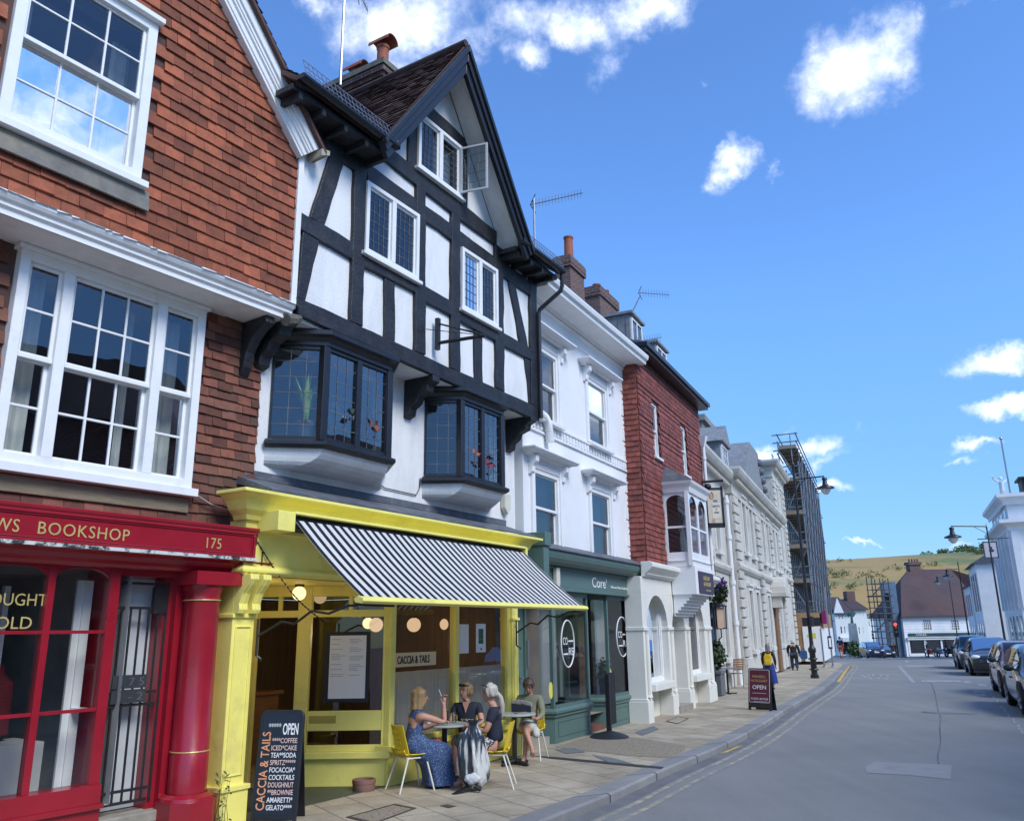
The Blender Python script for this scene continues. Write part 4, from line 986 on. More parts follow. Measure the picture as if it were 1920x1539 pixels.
wu = (-3.24, -1.93, 6.06, 7.86)
up = MB(); vp = VP((0, -.45), (1, -.45))
ztop = 7.55
holed(up, vp, uL, .05, 5.36, ztop, [(wu[0]+.02, wu[1]-.02, wu[2], ztop)])
# gable part split around the window head
rows = [ztop, wu[3], 9.2, 10.2, gz_(uapex)-.02]
def gl_(z): return uapex-(gz_(uapex)-z)/gs
def gr_(z): return uapex+(gz_(uapex)-z)/gs
y = -.45
up.quad((gl_(ztop), y, ztop), (wu[0]+.02, y, ztop), (wu[0]+.02, y, wu[3]), (gl_(wu[3]), y, wu[3])); up.quad((wu[1]-.02, y, ztop), (min(gr_(ztop), .05), y, ztop), (gr_(wu[3]), y, wu[3]), (wu[1]-.02, y, wu[3]))
up.add([(gl_(wu[3]), y, wu[3]), (gr_(wu[3]), y, wu[3]), (uapex, y, gz_(uapex)-.02)], [(0, 1, 2)])
for (a, b) in ((wu[0]+.02, 0), (wu[1]-.02, 0)): up.quad((a, y, wu[2]), (a, y, wu[3]), (a, y+.2, wu[3]), (a, y+.2, wu[2]))
up.quad((wu[0], y, wu[3]), (wu[1], y, wu[3]), (wu[1], y+.2, wu[3]), (wu[0], y+.2, wu[3])); up.quad((wu[0], y, wu[2]), (wu[1], y, wu[2]), (wu[1], y+.2, wu[2]), (wu[0], y+.2, wu[2]))
up.quad((.05, -.45, 5.3), (.05, 5, 5.3), (.05, 5, 7.5), (.05, -.45, 7.5))
up.build('gable_wall', mat('old_mortar', (.10, .05, .04), .9, .2), BB)
tl = MB()
def ins(u, z): 
    if z > gz_(u)-.16: return False
    if wu[0]-.08 < u < wu[1]+.08 and wu[2]-.02 < z < wu[3]+.05: return False
    if u < wu[1]+.12 and 5.84 < z < wu[2]: return False
    return True
tilewall(tl, -.455, uL, .03, 5.44, 10.8, .132, .225, ins, 11)
tl.build('hung_tile', M_tilered, BB)
ap = MB(); ap.yz([(-.44, 6.04), (-.50, 5.98), (-.53, 5.78), (-.50, 5.78), (-.45, 5.95)], wu[0]-.12, wu[1]+.10); ap.build('lead_apron', mat('stained_lead', (.17, .16, .14), .7, .3, 4, .2, 20, dirt=(.30, .25, .15), dscale=3, damt=.8), BB)
cb_ = MB(); cb_.box(-.02, .055, -.50, -.40, 5.38, 7.44); cb_.build('corner_board', M_white, BB)
# bargeboard: a stack of mouldings following the verge, and the tiled verge above
for s in (1, -1):
    bb = MB(); yb = -.62
    def line(z): return None
    fx, fz, tx, tz = (tip_u, tip_z, uapex, gz_(uapex)) if s > 0 else (2*uapex-tip_u, tip_z, uapex, gz_(uapex))
    d = Vector((tx-fx, 0, tz-fz)).normalized(); n = Vector((s*d.z, 0, -s*d.x))*-1
    if n.z > 0: n = -n                             # down-slope normal (towards the wall)
    for (o0, o1, y0) in ((-.02, .10, -.64), (.09, .14, -.615), (.135, .17, -.60), (.165, .235, -.575), (.23, .27, -.56)):
        a, b = Vector((fx, 0, fz)), Vector((tx, 0, tz))
        bb.prism([(a+n*o0)+Vector((0, y0, 0)), (b+n*o0)+Vector((0, y0, 0)), (b+n*o1)+Vector((0, y0, 0)), (a+n*o1)+Vector((0, y0, 0))], (0, -y0-.42, 0))
    o = bb.build('barge_board', M_white, BB); bevel(o, .006, 2)
rf = MB()
a = Vector((tip_u+.06, -.70, tip_z-.03)); b = Vector((uapex, -.70, gz_(uapex)+.10)); a2 = Vector((2*uapex-tip_u-.06, -.70, tip_z-.03)); bk = Vector((0, 7, 0))
rf.prism([a, b, b+bk, a+bk], (0, 0, -.06)); rf.prism([a2, b, b+bk, a2+bk], (0, 0, -.06))
tiles(rf, a, bk, b-a, 36, 42, seed=21, jit=.02); 
rf.build('roof', M_rooftile, BB)
pe = MB(); pe.prism([(tip_u-.02, -.70, tip_z-.12), (tip_u+.11, -.70, tip_z-.06), (tip_u+.11, -.70, tip_z+.0), (tip_u-.02, -.70, tip_z-.03)], (0, .35, 0)); pe.build('plate_end', mat('pale_plate', (.40, .36, .27), .8, .2), BB)
# windows
o = glazed(BB, (wu[0], -.45), (wu[1], -.45), wu[2], wu[3], M_white, M_glassold, fw=.10, dep=.14, d=.06, cols=3, rows=4, bw=.022, sash=.5, sill=(.06, .07), room=M_roomw, roomd=1.2, head=(.07, .06), inner=.03,
           curtain=[(.03, .22, .05, .95, .25), (.80, .97, .05, .95, .25)])
wl = (-2.72, -.81, 3.23, 5.17)
lo = MB(); vp = VP((0, 0), (1, 0)); holed(lo, vp, uL, .0, 2.8, 5.32, [(wl[0]+.03, wl[1]-.03, wl[2], wl[3]-.02)])
lo.build('lower_wall', MATS['old_mortar'], BB)
tl = MB(); tilewall(tl, -.005, uL, 0.01, 2.80, 5.30, .105, .185, lambda u, z: not (wl[0]-.06 < u < wl[1]+.04 and wl[2]-.22 < z < wl[3]+.1), 12)
tl.build('hung_tile', M_tilebrown, BB)
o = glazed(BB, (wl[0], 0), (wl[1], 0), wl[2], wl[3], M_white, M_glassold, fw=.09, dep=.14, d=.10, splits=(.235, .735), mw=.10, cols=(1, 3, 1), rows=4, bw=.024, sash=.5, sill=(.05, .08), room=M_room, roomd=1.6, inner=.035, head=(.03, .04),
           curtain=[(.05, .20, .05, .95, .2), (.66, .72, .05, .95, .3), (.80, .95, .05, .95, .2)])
sbm = MB(); sbm.box(wl[0]-.2, wl[1]+.02, -.05, .0, 2.99, 3.14); o = sbm.build('oak_beam', mat('weathered_oak', (.22, .18, .12), .85, .25, 3, .4, 25, stretch=(1, 1, 8), dirt=(.10, .09, .07), dscale=4, damt=.6), BB); bevel(o, .008)
# cornice under the jetty: moulded, with torn lead edge
co = MB(); co.sweep([(0, .0), (.50, .0), (.50, .05), (.53, .07), (.53, .10), (.56, .12), (.58, .15), (.58, .185), (0, .185)], [(uL, -.0, 5.22), (-.02, -.0, 5.22)])
co.build('cornice', M_white, BB)
sfm = MB(); sfm.quad((uL, 0, 5.215), (-.06, 0, 5.215), (-.06, -.49, 5.215), (uL, -.49, 5.215)); sfm.build('soffit', M_plaster, BB)
le = MB(); x = uL; rg = random.Random(5)
while x < 0:
    w = rg.uniform(.06, .16); h = rg.uniform(.012, .032); le.add([(x, -.60, 5.412-h), (x+w, -.60, 5.412-rg.uniform(.01, .03)), (x+w, -.455, 5.44), (x, -.455, 5.44)], [(0, 1, 2, 3)]); x += w
le.build('lead_edge', mat('white_lead', (.62, .64, .66), .6, .1, 10), BB)
bk_ = MB(); bk_.yz([(0, 5.215), (-.44, 5.215), (-.45, 5.13), (-.34, 5.08), (-.22, 4.98), (-.13, 4.85), (-.10, 4.68), (-.05, 4.60), (0, 4.56)], -.30, -.18); o = bk_.build('corbel', M_timber, BB); bevel(o, .01, 2)
# rotten bressummer end poking out at the corner
be = MB(); be.tube([(-.10, -.52, 5.20), (.02, -.50, 5.24), (.14, -.46, 5.30)], [.075, .07, .05], 8); be.build('beam_end', mat('grey_rotten_oak', (.13, .12, .10), .95, .4, 12, .8, 30), BB)
# wire hanging off the sill
wr = MB(); wr.tube([B.q(*p, .08) for p in ((355, 908), (365, 925), (395, 945), (430, 956), (455, 953), (468, 940), (468, 915))], .007, 5); wr.build('cable', mat('grey_cable', (.45, .43, .40), .6, .1), BB)
# ---- red shopfront
fs = MB(); uR = -.16
fs.box(uL, uR, -.33, -.02, 2.56, 2.82)
fs.sweep([(0, 0), (.03, 0), (.05, .03), (.05, .055), (0, .055)], [(uL, -.30, 2.815), (uR-.0, -.30, 2.815), (uR-.0, 0, 2.815)])
for (a, b, c, d) in ((uL, uR, 2.56, 2.585), (uL, uR, 2.795, 2.82), (uR-.03, uR, 2.585, 2.795)): fs.box(a, b, -.352, -.33, c, d)
for (a, b, c, d) in ((uL, uR-.03, 2.59, 2.60), (uL, uR-.03, 2.78, 2.79), (uR-.045, uR-.035, 2.60, 2.78)): fs.box(a, b, -.343, -.33, c, d)
fs.sweep([(0, 0), (.18, 0), (.20, .03), (.24, .06), (.26, .10), (.30, .13), (0, .13)], [(uL, -.02, 2.395), (uR-.02, -.02, 2.395), (uR-.02, .2, 2.395)])
o = fs.build('fascia', M_red, BB); bevel(o, .005, 2)
ld = MB(); ld.yz([(-.40, 2.555), (-.395, 2.525), (-.02, 2.525), (-.02, 2.56)], uL, uR+.01); ld.build('lead_drip', mat('worn_lead_paint', (.05, .05, .05), .6, .3, 10, dirt=(.7, .7, .68), dscale=9, damt=1.0, dlo=.45, dhi=.55), BB)
for (l, a, b) in (('WS', -2.72, -2.52), ('BOOKSHOP', -2.37, -1.56), ('175', -.745, -.575)): fit_text(l, a, b, 2.625, .105, -.334, spacing=1.1).build('shop_lettering', M_gold, BB)
# shop window with round-shouldered lights
wn = MB(); z0, z1 = .54, 2.38; posts = [(-3.30, -3.24), (-2.72, -2.66), (-2.115, -2.055), (-1.56, -1.47)]
for (a, b) in posts: wn.box(a, b, -.11, -.03, z0, z1+.03)
wn.box(-3.3, -1.56, -.10, -.04, z1-.0, z1+.04)
for z in (1.17, 1.83): wn.box(-3.3, -1.56, -.10, -.05, z-.014, z+.014)
wn.box(uL, -1.46, -.15, .05, .40, .55); wn.box(uL, -1.44, -.18, .05, .36, .40); wn.box(uL, -1.45, -.14, .1, 0, .36)
wn.box(uL, -3.3, -.08, .1, .55, 2.4)
for (a, b) in ((-3.24, -2.72), (-2.66, -2.115), (-2.055, -1.56)):        # arched spandrels
    n = 8; r = .20
    for s, xc in ((-1, a+r), (1, b-r)):
        edge = a if s < 0 else b
        pts = [(edge, z1)]+[(xc+s*r*math.sin(k*math.pi/2/n), z1-r*.55+r*.55*math.cos(k*math.pi/2/n)) for k in range(n, -1, -1)]
        wn.xz(pts, -.095, -.045)
o = wn.build('shop_window', M_red, BB); bevel(o, .006, 2)
for (a, b) in ((-3.24, -2.72), (-2.66, -2.115), (-2.055, -1.56)):
    g = MB(); g.quad((a, -.06, z0), (b, -.06, z0), (b, -.06, z1), (a, -.06, z1)); g.build('pane', M_glassdark, o)
for (l, a, b, z) in (('BOUGHT', -2.62, -2.09, 2.05), ('SOLD', -2.55, -2.19, 1.86)): fit_text(l, a, b, z, .10, -.066, ext=.001).build('window_lettering', M_gold, o)
ib = MB(); ib.box(-3.6, -1.30, -.02, 2.8, .35, 2.42); ib.f = [f for k, f in enumerate(ib.f) if k != 2]; ib.m = ib.m[:len(ib.f)]
ib.build('interior', mat('shop_interior', (.40, .42, .42), .9, .35, 1.2), BB)
# white inner door and frame seen through the window
dr = MB(); dr.box(-1.60, -1.52, .25, .33, .4, 2.3); dr.box(-1.66, -1.60, .27, .30, .4, 2.3); dr.box(-2.10, -2.05, .7, .76, .4, 2.25); dr.box(-1.60, -1.50, .1, .32, 1.14, 1.17)
dr.build('inner_door_frame', M_white, BB)
pn = MB(); pn.box(-2.75, -2.15, 1.2, 1.25, .6, 2.1); pn.build('inner_panel', mat('grey_panel', (.32, .33, .33), .8, .1), BB)
sg = MB(); sg.lathe([(0, .62), (.05, .60), (.06, .52), (.14, .44), (.15, 0), (0, 0)], (-2.02, .8, .95), 14); sg.build('red_bag', mat('red_cloth', (.20, .02, .03), .8, .2), BB, smooth=40)
bx = MB(); bx.box(-2.35, -1.75, .35, .9, .4, .9); bx.build('display_box', mat('pale_box', (.45, .45, .44), .8, .1), BB)
# doorway with iron gate, stone step
dw = MB(); yd = .30
dw.box(-1.47, -1.43, -.05, .45, .0, 2.4); dw.quad((-1.43, yd+.25, 0), (-.62, yd+.25, 0), (-.62, yd+.25, 2.4), (-1.43, yd+.25, 2.4)); dw.box(-1.44, -.60, -.02, .45, 2.34, 2.40)
dw.box(-.90, -.60, .05, .5, 0, 2.36)
dw.build('door_case', M_red, BB)
dd = MB(); dd.box(-1.43, -.90, yd-.06, yd-.02, .25, 2.34); o = dd.build('door', mat('grey_door', (.60, .64, .65), .5, .1), BB); bevel(o)
gt = MB(); g0, g1, yg = -1.42, -.86, .06
gt.box(g0, g0+.03, yg-.015, yg+.015, .3, 2.3); gt.box(g1-.03, g1, yg-.015, yg+.015, .3, 2.3)
for z in (.33, .43, 1.17, 1.28, 2.05, 2.28): gt.box(g0+.03, g1-.03, yg-.01, yg+.01, z-.012, z+.012)
n = 6
for k in range(1, n): x = g0+(g1-g0)*k/n; gt.beam((x, yg, .33), (x, yg, 2.05), .016)
gt.box(g1-.16, g1-.02, yg-.03, yg+.02, 2.0, 2.25)
go = gt.build('iron_gate', M_iron, BB)
pq = MB(); pq.box(-1.36, -1.02, yg-.03, yg-.02, 1.32, 1.44); pq.box(-1.36, -1.02, yg-.03, yg-.02, 1.19, 1.31); po = pq.build('number_plate', mat('slate_plate', (.035, .04, .045), .5, .2), go)
tx = MB(); fit_text('1 7 5', -1.28, -1.05, 1.345, .07, yg-.033, tx, ext=.001); fit_text('1 - 2', -1.28, -1.05, 1.215, .07, yg-.033, tx, ext=.001); tx.build('number', mat('grey_number', (.10, .11, .12), .5, .1), po)
st = MB(); st.box(-1.47, -.75, -.16, .5, -.1, .14); st.box(-1.45, -.80, -.06, .5, .14, .24); o = st.build('stone_step', mat('worn_step', (.30, .27, .22), .9, .2, 4, .3, 30), BB); bevel(o, .015, 2)
# red column
cl2 = MB(); xc = -.60; yc = -.13; r = .175
cl2.lathe([(r*1.02, .36), (r*1.02, .72), (r, .725), (r*.97, 2.12), (r*1.0, 2.13), (r*.97, 2.16), (r*1.02, 2.2), (r*1.12, 2.23), (r*1.12, 2.27)], (xc, yc, 0), 32)
cl2.box(xc-.22, xc+.36, -.02, .3, 0, 2.40); cl2.box(xc-.23, xc+.37, yc-.22, -.02, 2.27, 2.40)
cl2.xy([(xc-.25, -.02), (xc-.25, -.26), (xc-.12, -.38), (xc+.12, -.38), (xc+.24, -.27), (xc+.36, -.10), (xc+.36, -.02)], 0, .30)
cl2.lathe([(r*1.45, .30), (r*1.4, .33), (r*1.08, .36)], (xc, yc, 0), 32)
o = cl2.build('column', M_red, BB, smooth=35)
rg_ = MB()
for z in (.725, 2.125, 2.215): rg_.lathe([(r*1.03, z-.006), (r*1.05, z), (r*1.03, z+.006), (r*.9, z)], (xc, yc, 0), 32)
rg_.build('gilt_ring', M_gold, o)
# weed at the foot of the yellow pilaster
wd_ = MB(); rg = random.Random(9)
for k in range(5):
    x0 = rg.uniform(-.06, .06); p = [Vector((x0+.02*math.sin(t*5+k), -.02*t, t*.5)) for t in (0, .3, .6, 1)]
    wd_.tube(p, [.004, .003, .002, .001], 4)
    for t in range(9):
        q = Vector((x0+rg.uniform(-.05, .05), rg.uniform(-.05, .02), rg.uniform(.05, .5))); a = Vector((rg.uniform(-.04, .04), rg.uniform(-.03, .03), rg.uniform(-.02, .03)))
        wd_.add([q, q+a+Vector((.01, .01, 0)), q+a*1.6, q+a-Vector((.01, .01, 0))], [(0, 1, 2, 3)])
pw = T.world((-2.62, -.14, 0)); o = wd_.build('weed', mat('weed_green', (.05, .08, .025), .7, .3), None, loc=(pw.x, pw.y, pw.z)); tag(o, 'straggly green weed at the foot of the yellow pilaster', 'weed')

# ------------------------------------------------------------------ awning
AW = fthing(T, 'awning', 'black and white striped awning with yellow front bar over the cafe tables', 'awning')
a0, a1 = -2.18, 2.66; zc = 2.99
cs_ = MB(); cs_.box(-2.42, a0, -.46, -.13, 2.86, 3.07); cs_.box(a1, a1+.06, -.46, -.13, 2.86, 3.07); cs_.box(a0, a1, -.47, -.13, 3.05, 3.08); cs_.box(a0, a1, -.18, -.13, 2.86, 3.05); 
o = cs_.build('cassette', M_yellow, AW); bevel(o, .006, 2)
dk = MB(); dk.box(a0, a1, -.40, -.18, 2.90, 3.03); dk.build('roller', M_black, AW)
M_stripe = stripes('awning_stripes', (.010, .012, .016), (.78, .79, .80), 0, .136, .47, .75)
fb_ = MB(); n = 12; yF, zF = -1.42, 2.155
for k in range(n):
    t0, t1 = k/n, (k+1)/n; sg_ = lambda t: -.035*math.sin(math.pi*t)
    f_ = lambda t: (-.44+(yF+.44)*t, zc+(zF-zc)*t+sg_(t))
    (ya, za), (yb, zb) = f_(t0), f_(t1); rp = lambda i, t: math.sin(math.pi*t)*(.010*math.sin(i*.33)+.006*math.sin(i*.9+2))
    for i in range(48):
        xa, xb = a0+(a1-a0)*i/48, a0+(a1-a0)*(i+1)/48; fb_.quad((xa, ya, za+rp(i, t0)), (xb, ya, za+rp(i+1, t0)), (xb, yb, zb+rp(i+1, t1)), (xa, yb, zb+rp(i, t1)))
fo_ = fb_.build('canopy', M_stripe, AW, smooth=60, fixn=False)
bm = bmesh.new(); bm.from_mesh(fo_.data); bmesh.ops.remove_doubles(bm, verts=bm.verts, dist=.0005); bm.to_mesh(fo_.data); bm.free()
br = MB(); br.yz([(yF+.02, zF+.012), (yF-.05, zF-.008), (yF-.06, zF-.04), (yF-.03, zF-.065), (yF+.06, zF-.05), (yF+.07, zF-.01)], a0-.03, a1+.06); o = br.build('front_bar', M_yellow, AW); bevel(o, .006, 2)
for uu, s in ((-2.30, 1), (2.90, -1)):
    am = MB()
    am.tube([(uu, -.12, 1.60), (uu, -.12, 1.97)], .014, 6); am.tube([(uu, -.12, 1.6), (uu+.03, -.16, 1.57), (uu+.0, -.19, 1.55)], .012, 6)
    e = Vector((uu+s*.25, yF+.05, zF-.075)); b = Vector((uu, -.14, 1.80)); pts = []
    for k, off in ((0, 0), (.22, .10), (.34, .02), (.5, .13), (.66, .03), (.84, .06), (1, 0)):
        p = b.lerp(e, k); p.z += off*.75; pts.append(p)
    am.tube(pts, .014, 6); am.beam(e+Vector((-.12, 0, 0)), e+Vector((.30*s+.12, 0, 0)), .05, .022)
    am.build('folding_arm', M_iron, AW, smooth=40)
hk = MB(); hk.beam((1.05, yF+.03, zF-.06), (1.30, yF+.03, zF-.06), .05, .02); hk.build('bar_hinge', M_iron, AW)
chn = MB()
pa = Vector((-2.40, -.14, 2.76)); pb_ = Vector((-1.55, -.35, 1.93)); nl = 46
for k in range(nl):
    t0, t1 = k/nl, (k+.95)/nl; s = lambda t: -.10*math.sin(math.pi*t)
    p = pa.lerp(pb_, t0); q = pa.lerp(pb_, t1); p.z += s(t0); q.z += s(t1); chn.beam(p, q, .016 if k % 2 else .006, .006 if k % 2 else .016)
for k in range(9): z = 2.66-k*.026; chn.beam((-2.33, -.15, z), (-2.33, -.15, z-.024), .014 if k % 2 else .006, .006 if k % 2 else .014)
chn.beam((-2.41, -.13, 2.84), (-2.41, -.13, 2.72), .02); chn.build('chain', M_iron, AW)

# ------------------------------------------------------------------ lamps, signs inside the cafe window
M_globe = emit('warm_globe', (1.0, .72, .36), .80)
M_globe2 = emit('dim_globe', (.95, .62, .36), .42)
def globe(px, py, r, y, m, label, ceil=2.405, cat='lamp'):
    q = T.q(px, py, -y); w = T.world(q)
    t = thing('pendant_lamp', label, cat, w, T.rot, 'globe lamps in the cafe')
    b = MB(); b.sphere((0, 0, 0), r, 20, 14); b.build('lamp_shade', m, t, smooth=True)
    h = ceil-q.z
    b = MB(); b.tube([(0, 0, r*.9), (0, 0, h)], .006, 5); b.lathe([(.03, r*.95), (.03, r*1.2), (.01, r*1.25)], (0, 0, 0), 10); b.lathe([(.06, h-.03), (.06, h)], (0, 0, 0), 12); b.build('cord', M_iron, t)
    return t
def glob_r(px, py, y, rp): q0 = T.q(px-rp, py, -y); q1 = T.q(px+rp, py, -y); return (q1-q0).length/2*.82
globe(561, 1112, .085, .62, M_globe, 'glowing round globe lamp hanging under the yellow porch ceiling')
globe(705, 1171, .10, 1.0, M_globe2, 'dim globe lamp seen behind the menu frame')
globe(690, 1168, .085, 1.9, M_globe, 'bright warm globe lamp half hidden behind a dimmer one')
globe(776, 1171, .105, 1.0, M_globe2, 'globe lamp above the cream name sign in the window')
globe(836, 1170, .10, 1.2, M_globe2, 'globe lamp cut by the yellow window mullion')
globe(600, 1119, .09, 1.3, emit('faint_globe', (.8, .55, .3), .22), 'faint globe lamp behind the small top light')
q0, q1 = T.q(728, 1225, -.06), T.q(809, 1242, -.06)
ns = thing('name_sign', 'cream sign with black cafe name hung inside the yellow window', 'sign', T.world((.07, -.018, T.z(728, 1238, -.06)-.085)), T.rot)
b = MB(); wS = q1.x-.07; b.box(0, wS, 0, .015, 0, .175); o = b.build('board', mat('cream_board', (.80, .60, .36), .6, .05), ns); bevel(o, .003)
tx = MB(); fit_text('CACCIA & TAILS', .05, wS*.83, .04, .095, -.002, tx, bold=.012); tx.build('lettering', M_blacktext, ns)
# framed menu on the canted screen
mn = thing('menu_frame', 'black framed menu with white sheets inside the canted cafe window', 'menu', T.world((cd.x*(Ls-0), cd.y*(Ls-0), 0)), T.rot)
def cm(a0, a1, z0, z1, d0, d1, mb): 
    v = VP((cd.x*1.8, cd.y*1.8), (0, 0)); st = len(mb.v); v.bar(mb, a0, a1, z0, z1, d0, d1)
    for i in range(st, len(mb.v)): p = Vector(mb.v[i]); mb.v[i] = (p.x-cd.x*Ls, p.y-cd.y*Ls, p.z)
a0_, a1_ = S_(605), S_(691); zt_, zb_ = Zs(650, 1184), Zs(650, 1316)
b = MB(); cm(a0_, a1_, zb_, zt_, -.018, -.002, b); b.build('backing', M_black, mn)
p0_, p1_, q0_, q1_ = S_(615), S_(684), Zs(650, 1191), Zs(650, 1309)
b = MB(); cm(p0_, p1_, q1_, q0_, -.001, .002, b); b.build('sheet', M_paper, mn)
b = MB(); rg = random.Random(3)
for col in (0, 1):
    xa = p0_+.02+(p1_-p0_)*.5*col; xb = xa+(p1_-p0_)*.42; z = q0_-.05
    while z > q1_+.25:
        cm(xa, xa+(xb-xa)*rg.uniform(.5, 1), z, z+.008, .0025, .003, b); z -= rg.choice((.022, .022, .06))
    
b.build('print', mat('grey_print', (.42, .43, .46), .7, .05), mn)
# posters in the right-hand window
for (x0, x1, yt, yb2, lab, pic) in ((859, 876, 1170, 1224, 'plain white sheet stuck in the right-hand cafe window', False), (890, 908, 1169, 1222, 'white poster with a dark green picture in the cafe window', True)):
    a = T.q(x0, yt, -.02); c = T.q(x1, yb2, -.02)
    t = thing('poster', lab, 'poster', T.world((a.x, -.006, c.z)), T.rot)
    b = MB(); b.box(0, c.x-a.x, 0, .003, 0, a.z-c.z); b.build('sheet', M_paper, t)
    if pic:
        w_, h_ = c.x-a.x, a.z-c.z; b = MB(); b.box(w_*.25, w_*.75, -.002, 0, h_*.30, h_*.82); b.box(w_*.45, w_*.6, -.002, 0, h_*.08, h_*.16)
        b.build('picture', mat('green_picture', (.05, .12, .05), .6, .8, 14, dirt=(.01, .01, .01), dscale=18, damt=1), t)

for (x, y_, z) in ((-1.9, .62, 2.12), (.5, 1.0, 2.0), (1.7, 1.1, 2.0)):          # the cafe's lit globes
    l = bpy.data.lights.new('globe_light', 'POINT'); l.energy = 4.5; l.color = (1, .72, .42); l.shadow_soft_size = .1; lo_ = bpy.data.objects.new('globe_light', l); COL.objects.link(lo_); lo_.location = T.world((x, y_, z-.18))
# ------------------------------------------------------------------ white stucco house with the green studio front
WH = fthing(W, 'white_stucco_house', 'white stucco house with hooded sash windows above the green studio front', 'building')
wE = 5.16
win = [(0.62, 1.30, 5.58, 6.98), (2.83, 3.93, 5.58, 6.98), (0.22, 1.28, 3.25, 4.60), (2.80, 3.90, 3.25, 4.62)]
win[0] = (0.30, 1.36, 5.58, 6.98)
mb = MB(); vp = VP((0, 0), (1, 0)); holed(mb, vp, -.15, wE, 2.6, 8.0, win, reveal=.12)
mb.quad((wE, 0, 2.6), (wE, 4, 2.6), (wE, 4, 8), (wE, 0, 8)); mb.quad((-.15, 0, 2.6), (-.15, 4, 2.6), (-.15, 4, 8), (-.15, 0, 8))
mb.build('wall', M_stucco, WH)
for k, w in enumerate(win):
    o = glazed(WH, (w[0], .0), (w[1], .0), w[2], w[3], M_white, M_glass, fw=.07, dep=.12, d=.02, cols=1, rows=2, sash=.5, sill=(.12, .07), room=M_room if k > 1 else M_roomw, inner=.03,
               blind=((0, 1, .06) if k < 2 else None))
    h = MB(); a, b, zt = w[0]-.10, w[1]+.10, w[3]+.0
    h.box(a, a+.10, -.05, .0, w[2], zt+.18); h.box(b-.10, b, -.05, .0, w[2], zt+.18); h.box(a+.10, b-.10, -.03, .0, zt, zt+.17)
    for j in range(4): h.box(a+.11, b-.11, -.042, -.03, zt+.015+j*.038, zt+.037+j*.038)
    h.sweep([(0, 0), (.06, 0), (.09, .03), (.18, .05), (.22, .09), (.22, .12), (0, .15)], [(a-.10, 0, zt+.20), (a-.10, -.06, zt+.20), (b+.10, -.06, zt+.20), (b+.10, 0, zt+.20)])
    for x in (a-.07, b-.05): h.yz([(0, zt+.20), (-.17, zt+.20), (-.16, zt+.10), (-.09, zt+.02), (-.08, zt-.08), (-.04, zt-.12), (0, zt-.12)], x, x+.12)
    hb = h.build('window_hood', M_stucco, WH); bevel(hb, .006, 2)
    if k > 1:
        sh = MB(); zz = w[2]+.02
        sh.quad((w[0]+.05, .2, w[2]), (w[1]-.05, .2, w[2]), (w[1]-.05, .2, w[3]), (w[0]+.05, .2, w[3])); sh.build('roller_blind', mat('grey_blind', (.40, .43, .45), .8, .06), o)
bd = MB(); bd.box(-.1, wE, -.04, .0, 5.30, 5.34); bd.box(-.1, wE, -.04, .0, 5.52, 5.56); x = -.05
while x < wE-.1: bd.box(x, x+.075, -.035, .0, 5.37, 5.49); x += .145
o = bd.build('dentil_band', M_stucco, WH)
fz = MB(); fz.sweep([(0, 0), (.03, 0), (.04, .03), (.04, .20), (.08, .24), (.08, .27), (0, .27)], [(-.1, 0, 7.52), (wE, 0, 7.52)]); fz.build('frieze', M_stucco, WH)
ev = MB(); ev.sweep([(0, .0), (.10, 0), (.14, .05), (.55, .05), (.56, .13), (.61, .15), (.63, .22), (.63, .26), (0, .26)], [(-.12, 0, 7.80), (wE+.06, 0, 7.80)]); o = ev.build('cornice', M_white, WH); bevel(o, .008, 2)
qn = MB()
for k in range(14): z = 3.3+k*.3; qn.box(wE-(.30 if k % 2 else .18), wE-.002, -.02, .0, z+.02, z+.285)
qn.build('quoin', M_stucco, WH)
rf = MB(); rf.prism([(-.1, -.55, 8.06), (wE-.1, -.55, 8.06), (wE-.1, 3.4, 9.75), (-.1, 3.4, 9.75)], (0, 0, -.06)); tiles(rf, (-.1, -.55, 8.06), (wE, 0, 0), (0, 3.95, 1.69), 18, 20, seed=31, th=.008, lift=.008, jit=.004)
roof = rf.build('roof', M_slate, WH)
pw = MB(); 
for k in range(9): pw.box(wE-.14, wE+.10, -.35+k*.4, .05+k*.4, 7.9, 8.28+k*.175)
pw.build('parapet', mat('party_wall', (.30, .29, .27), .9, .2), WH)
def stack(f, parent, pxl, pxr, pyt, pyb, w, depth, mat_, pots, cap=True):
    a, b = f.q(pxl, pyt, w), f.q(pxr, pyt, w); zt = (a.z+b.z)/2; zb = f.z(pxl, pyb, w)-1.5; x0, x1 = a.x, b.x; y0 = -w
    c = MB(); e = .05
    c.box(x0+e, x1-e, y0+e, y0+depth-e, zb, zt-.34); c.box(x0, x1, y0, y0+depth, zt-.34, zt-.26); c.box(x0-.0, x1+.0, y0+.0, y0+depth, zt-.24, zt-.05); c.box(x0+.03, x1-.03, y0+.03, y0+depth-.03, zt-.05, zt)
    o = c.build('chimney', mat_, parent)
    for (fr, h, hood) in pots: pot(o, x0+(x1-x0)*fr, y0+depth*.5, zt, h, .13, hood)
    return o
stack(W, roof, 1070, 1098, 488, 545, -1.6, .55, M_brickdark, [(.5, .75, False)])
stack(W, roof, 1126, 1160, 549, 587, -2.2, .6, M_brickdark, [(.28, .2, False), (.72, .26, False)])
fl = MB(); 
# flexible white duct hanging from the first window
pth = [W.q(*p, .10) for p in ((1006, 775), (1016, 778), (1024, 787), (1029, 805), (1032, 830))]
dc = smooth_path(pth, 14); fl.tube(dc, [(.085 if k % 2 else .075) for k in range(len(dc))], 12)
t = fl.build('duct', mat('white_plastic', (.72, .72, .72), .5, .05), None, smooth=60); t.location = (W.p[0], W.p[1], W.zb); t.rotation_euler = (0, 0, W.rot); tag(t, 'white ribbed flexible duct hanging out of the upper sash window', 'duct')
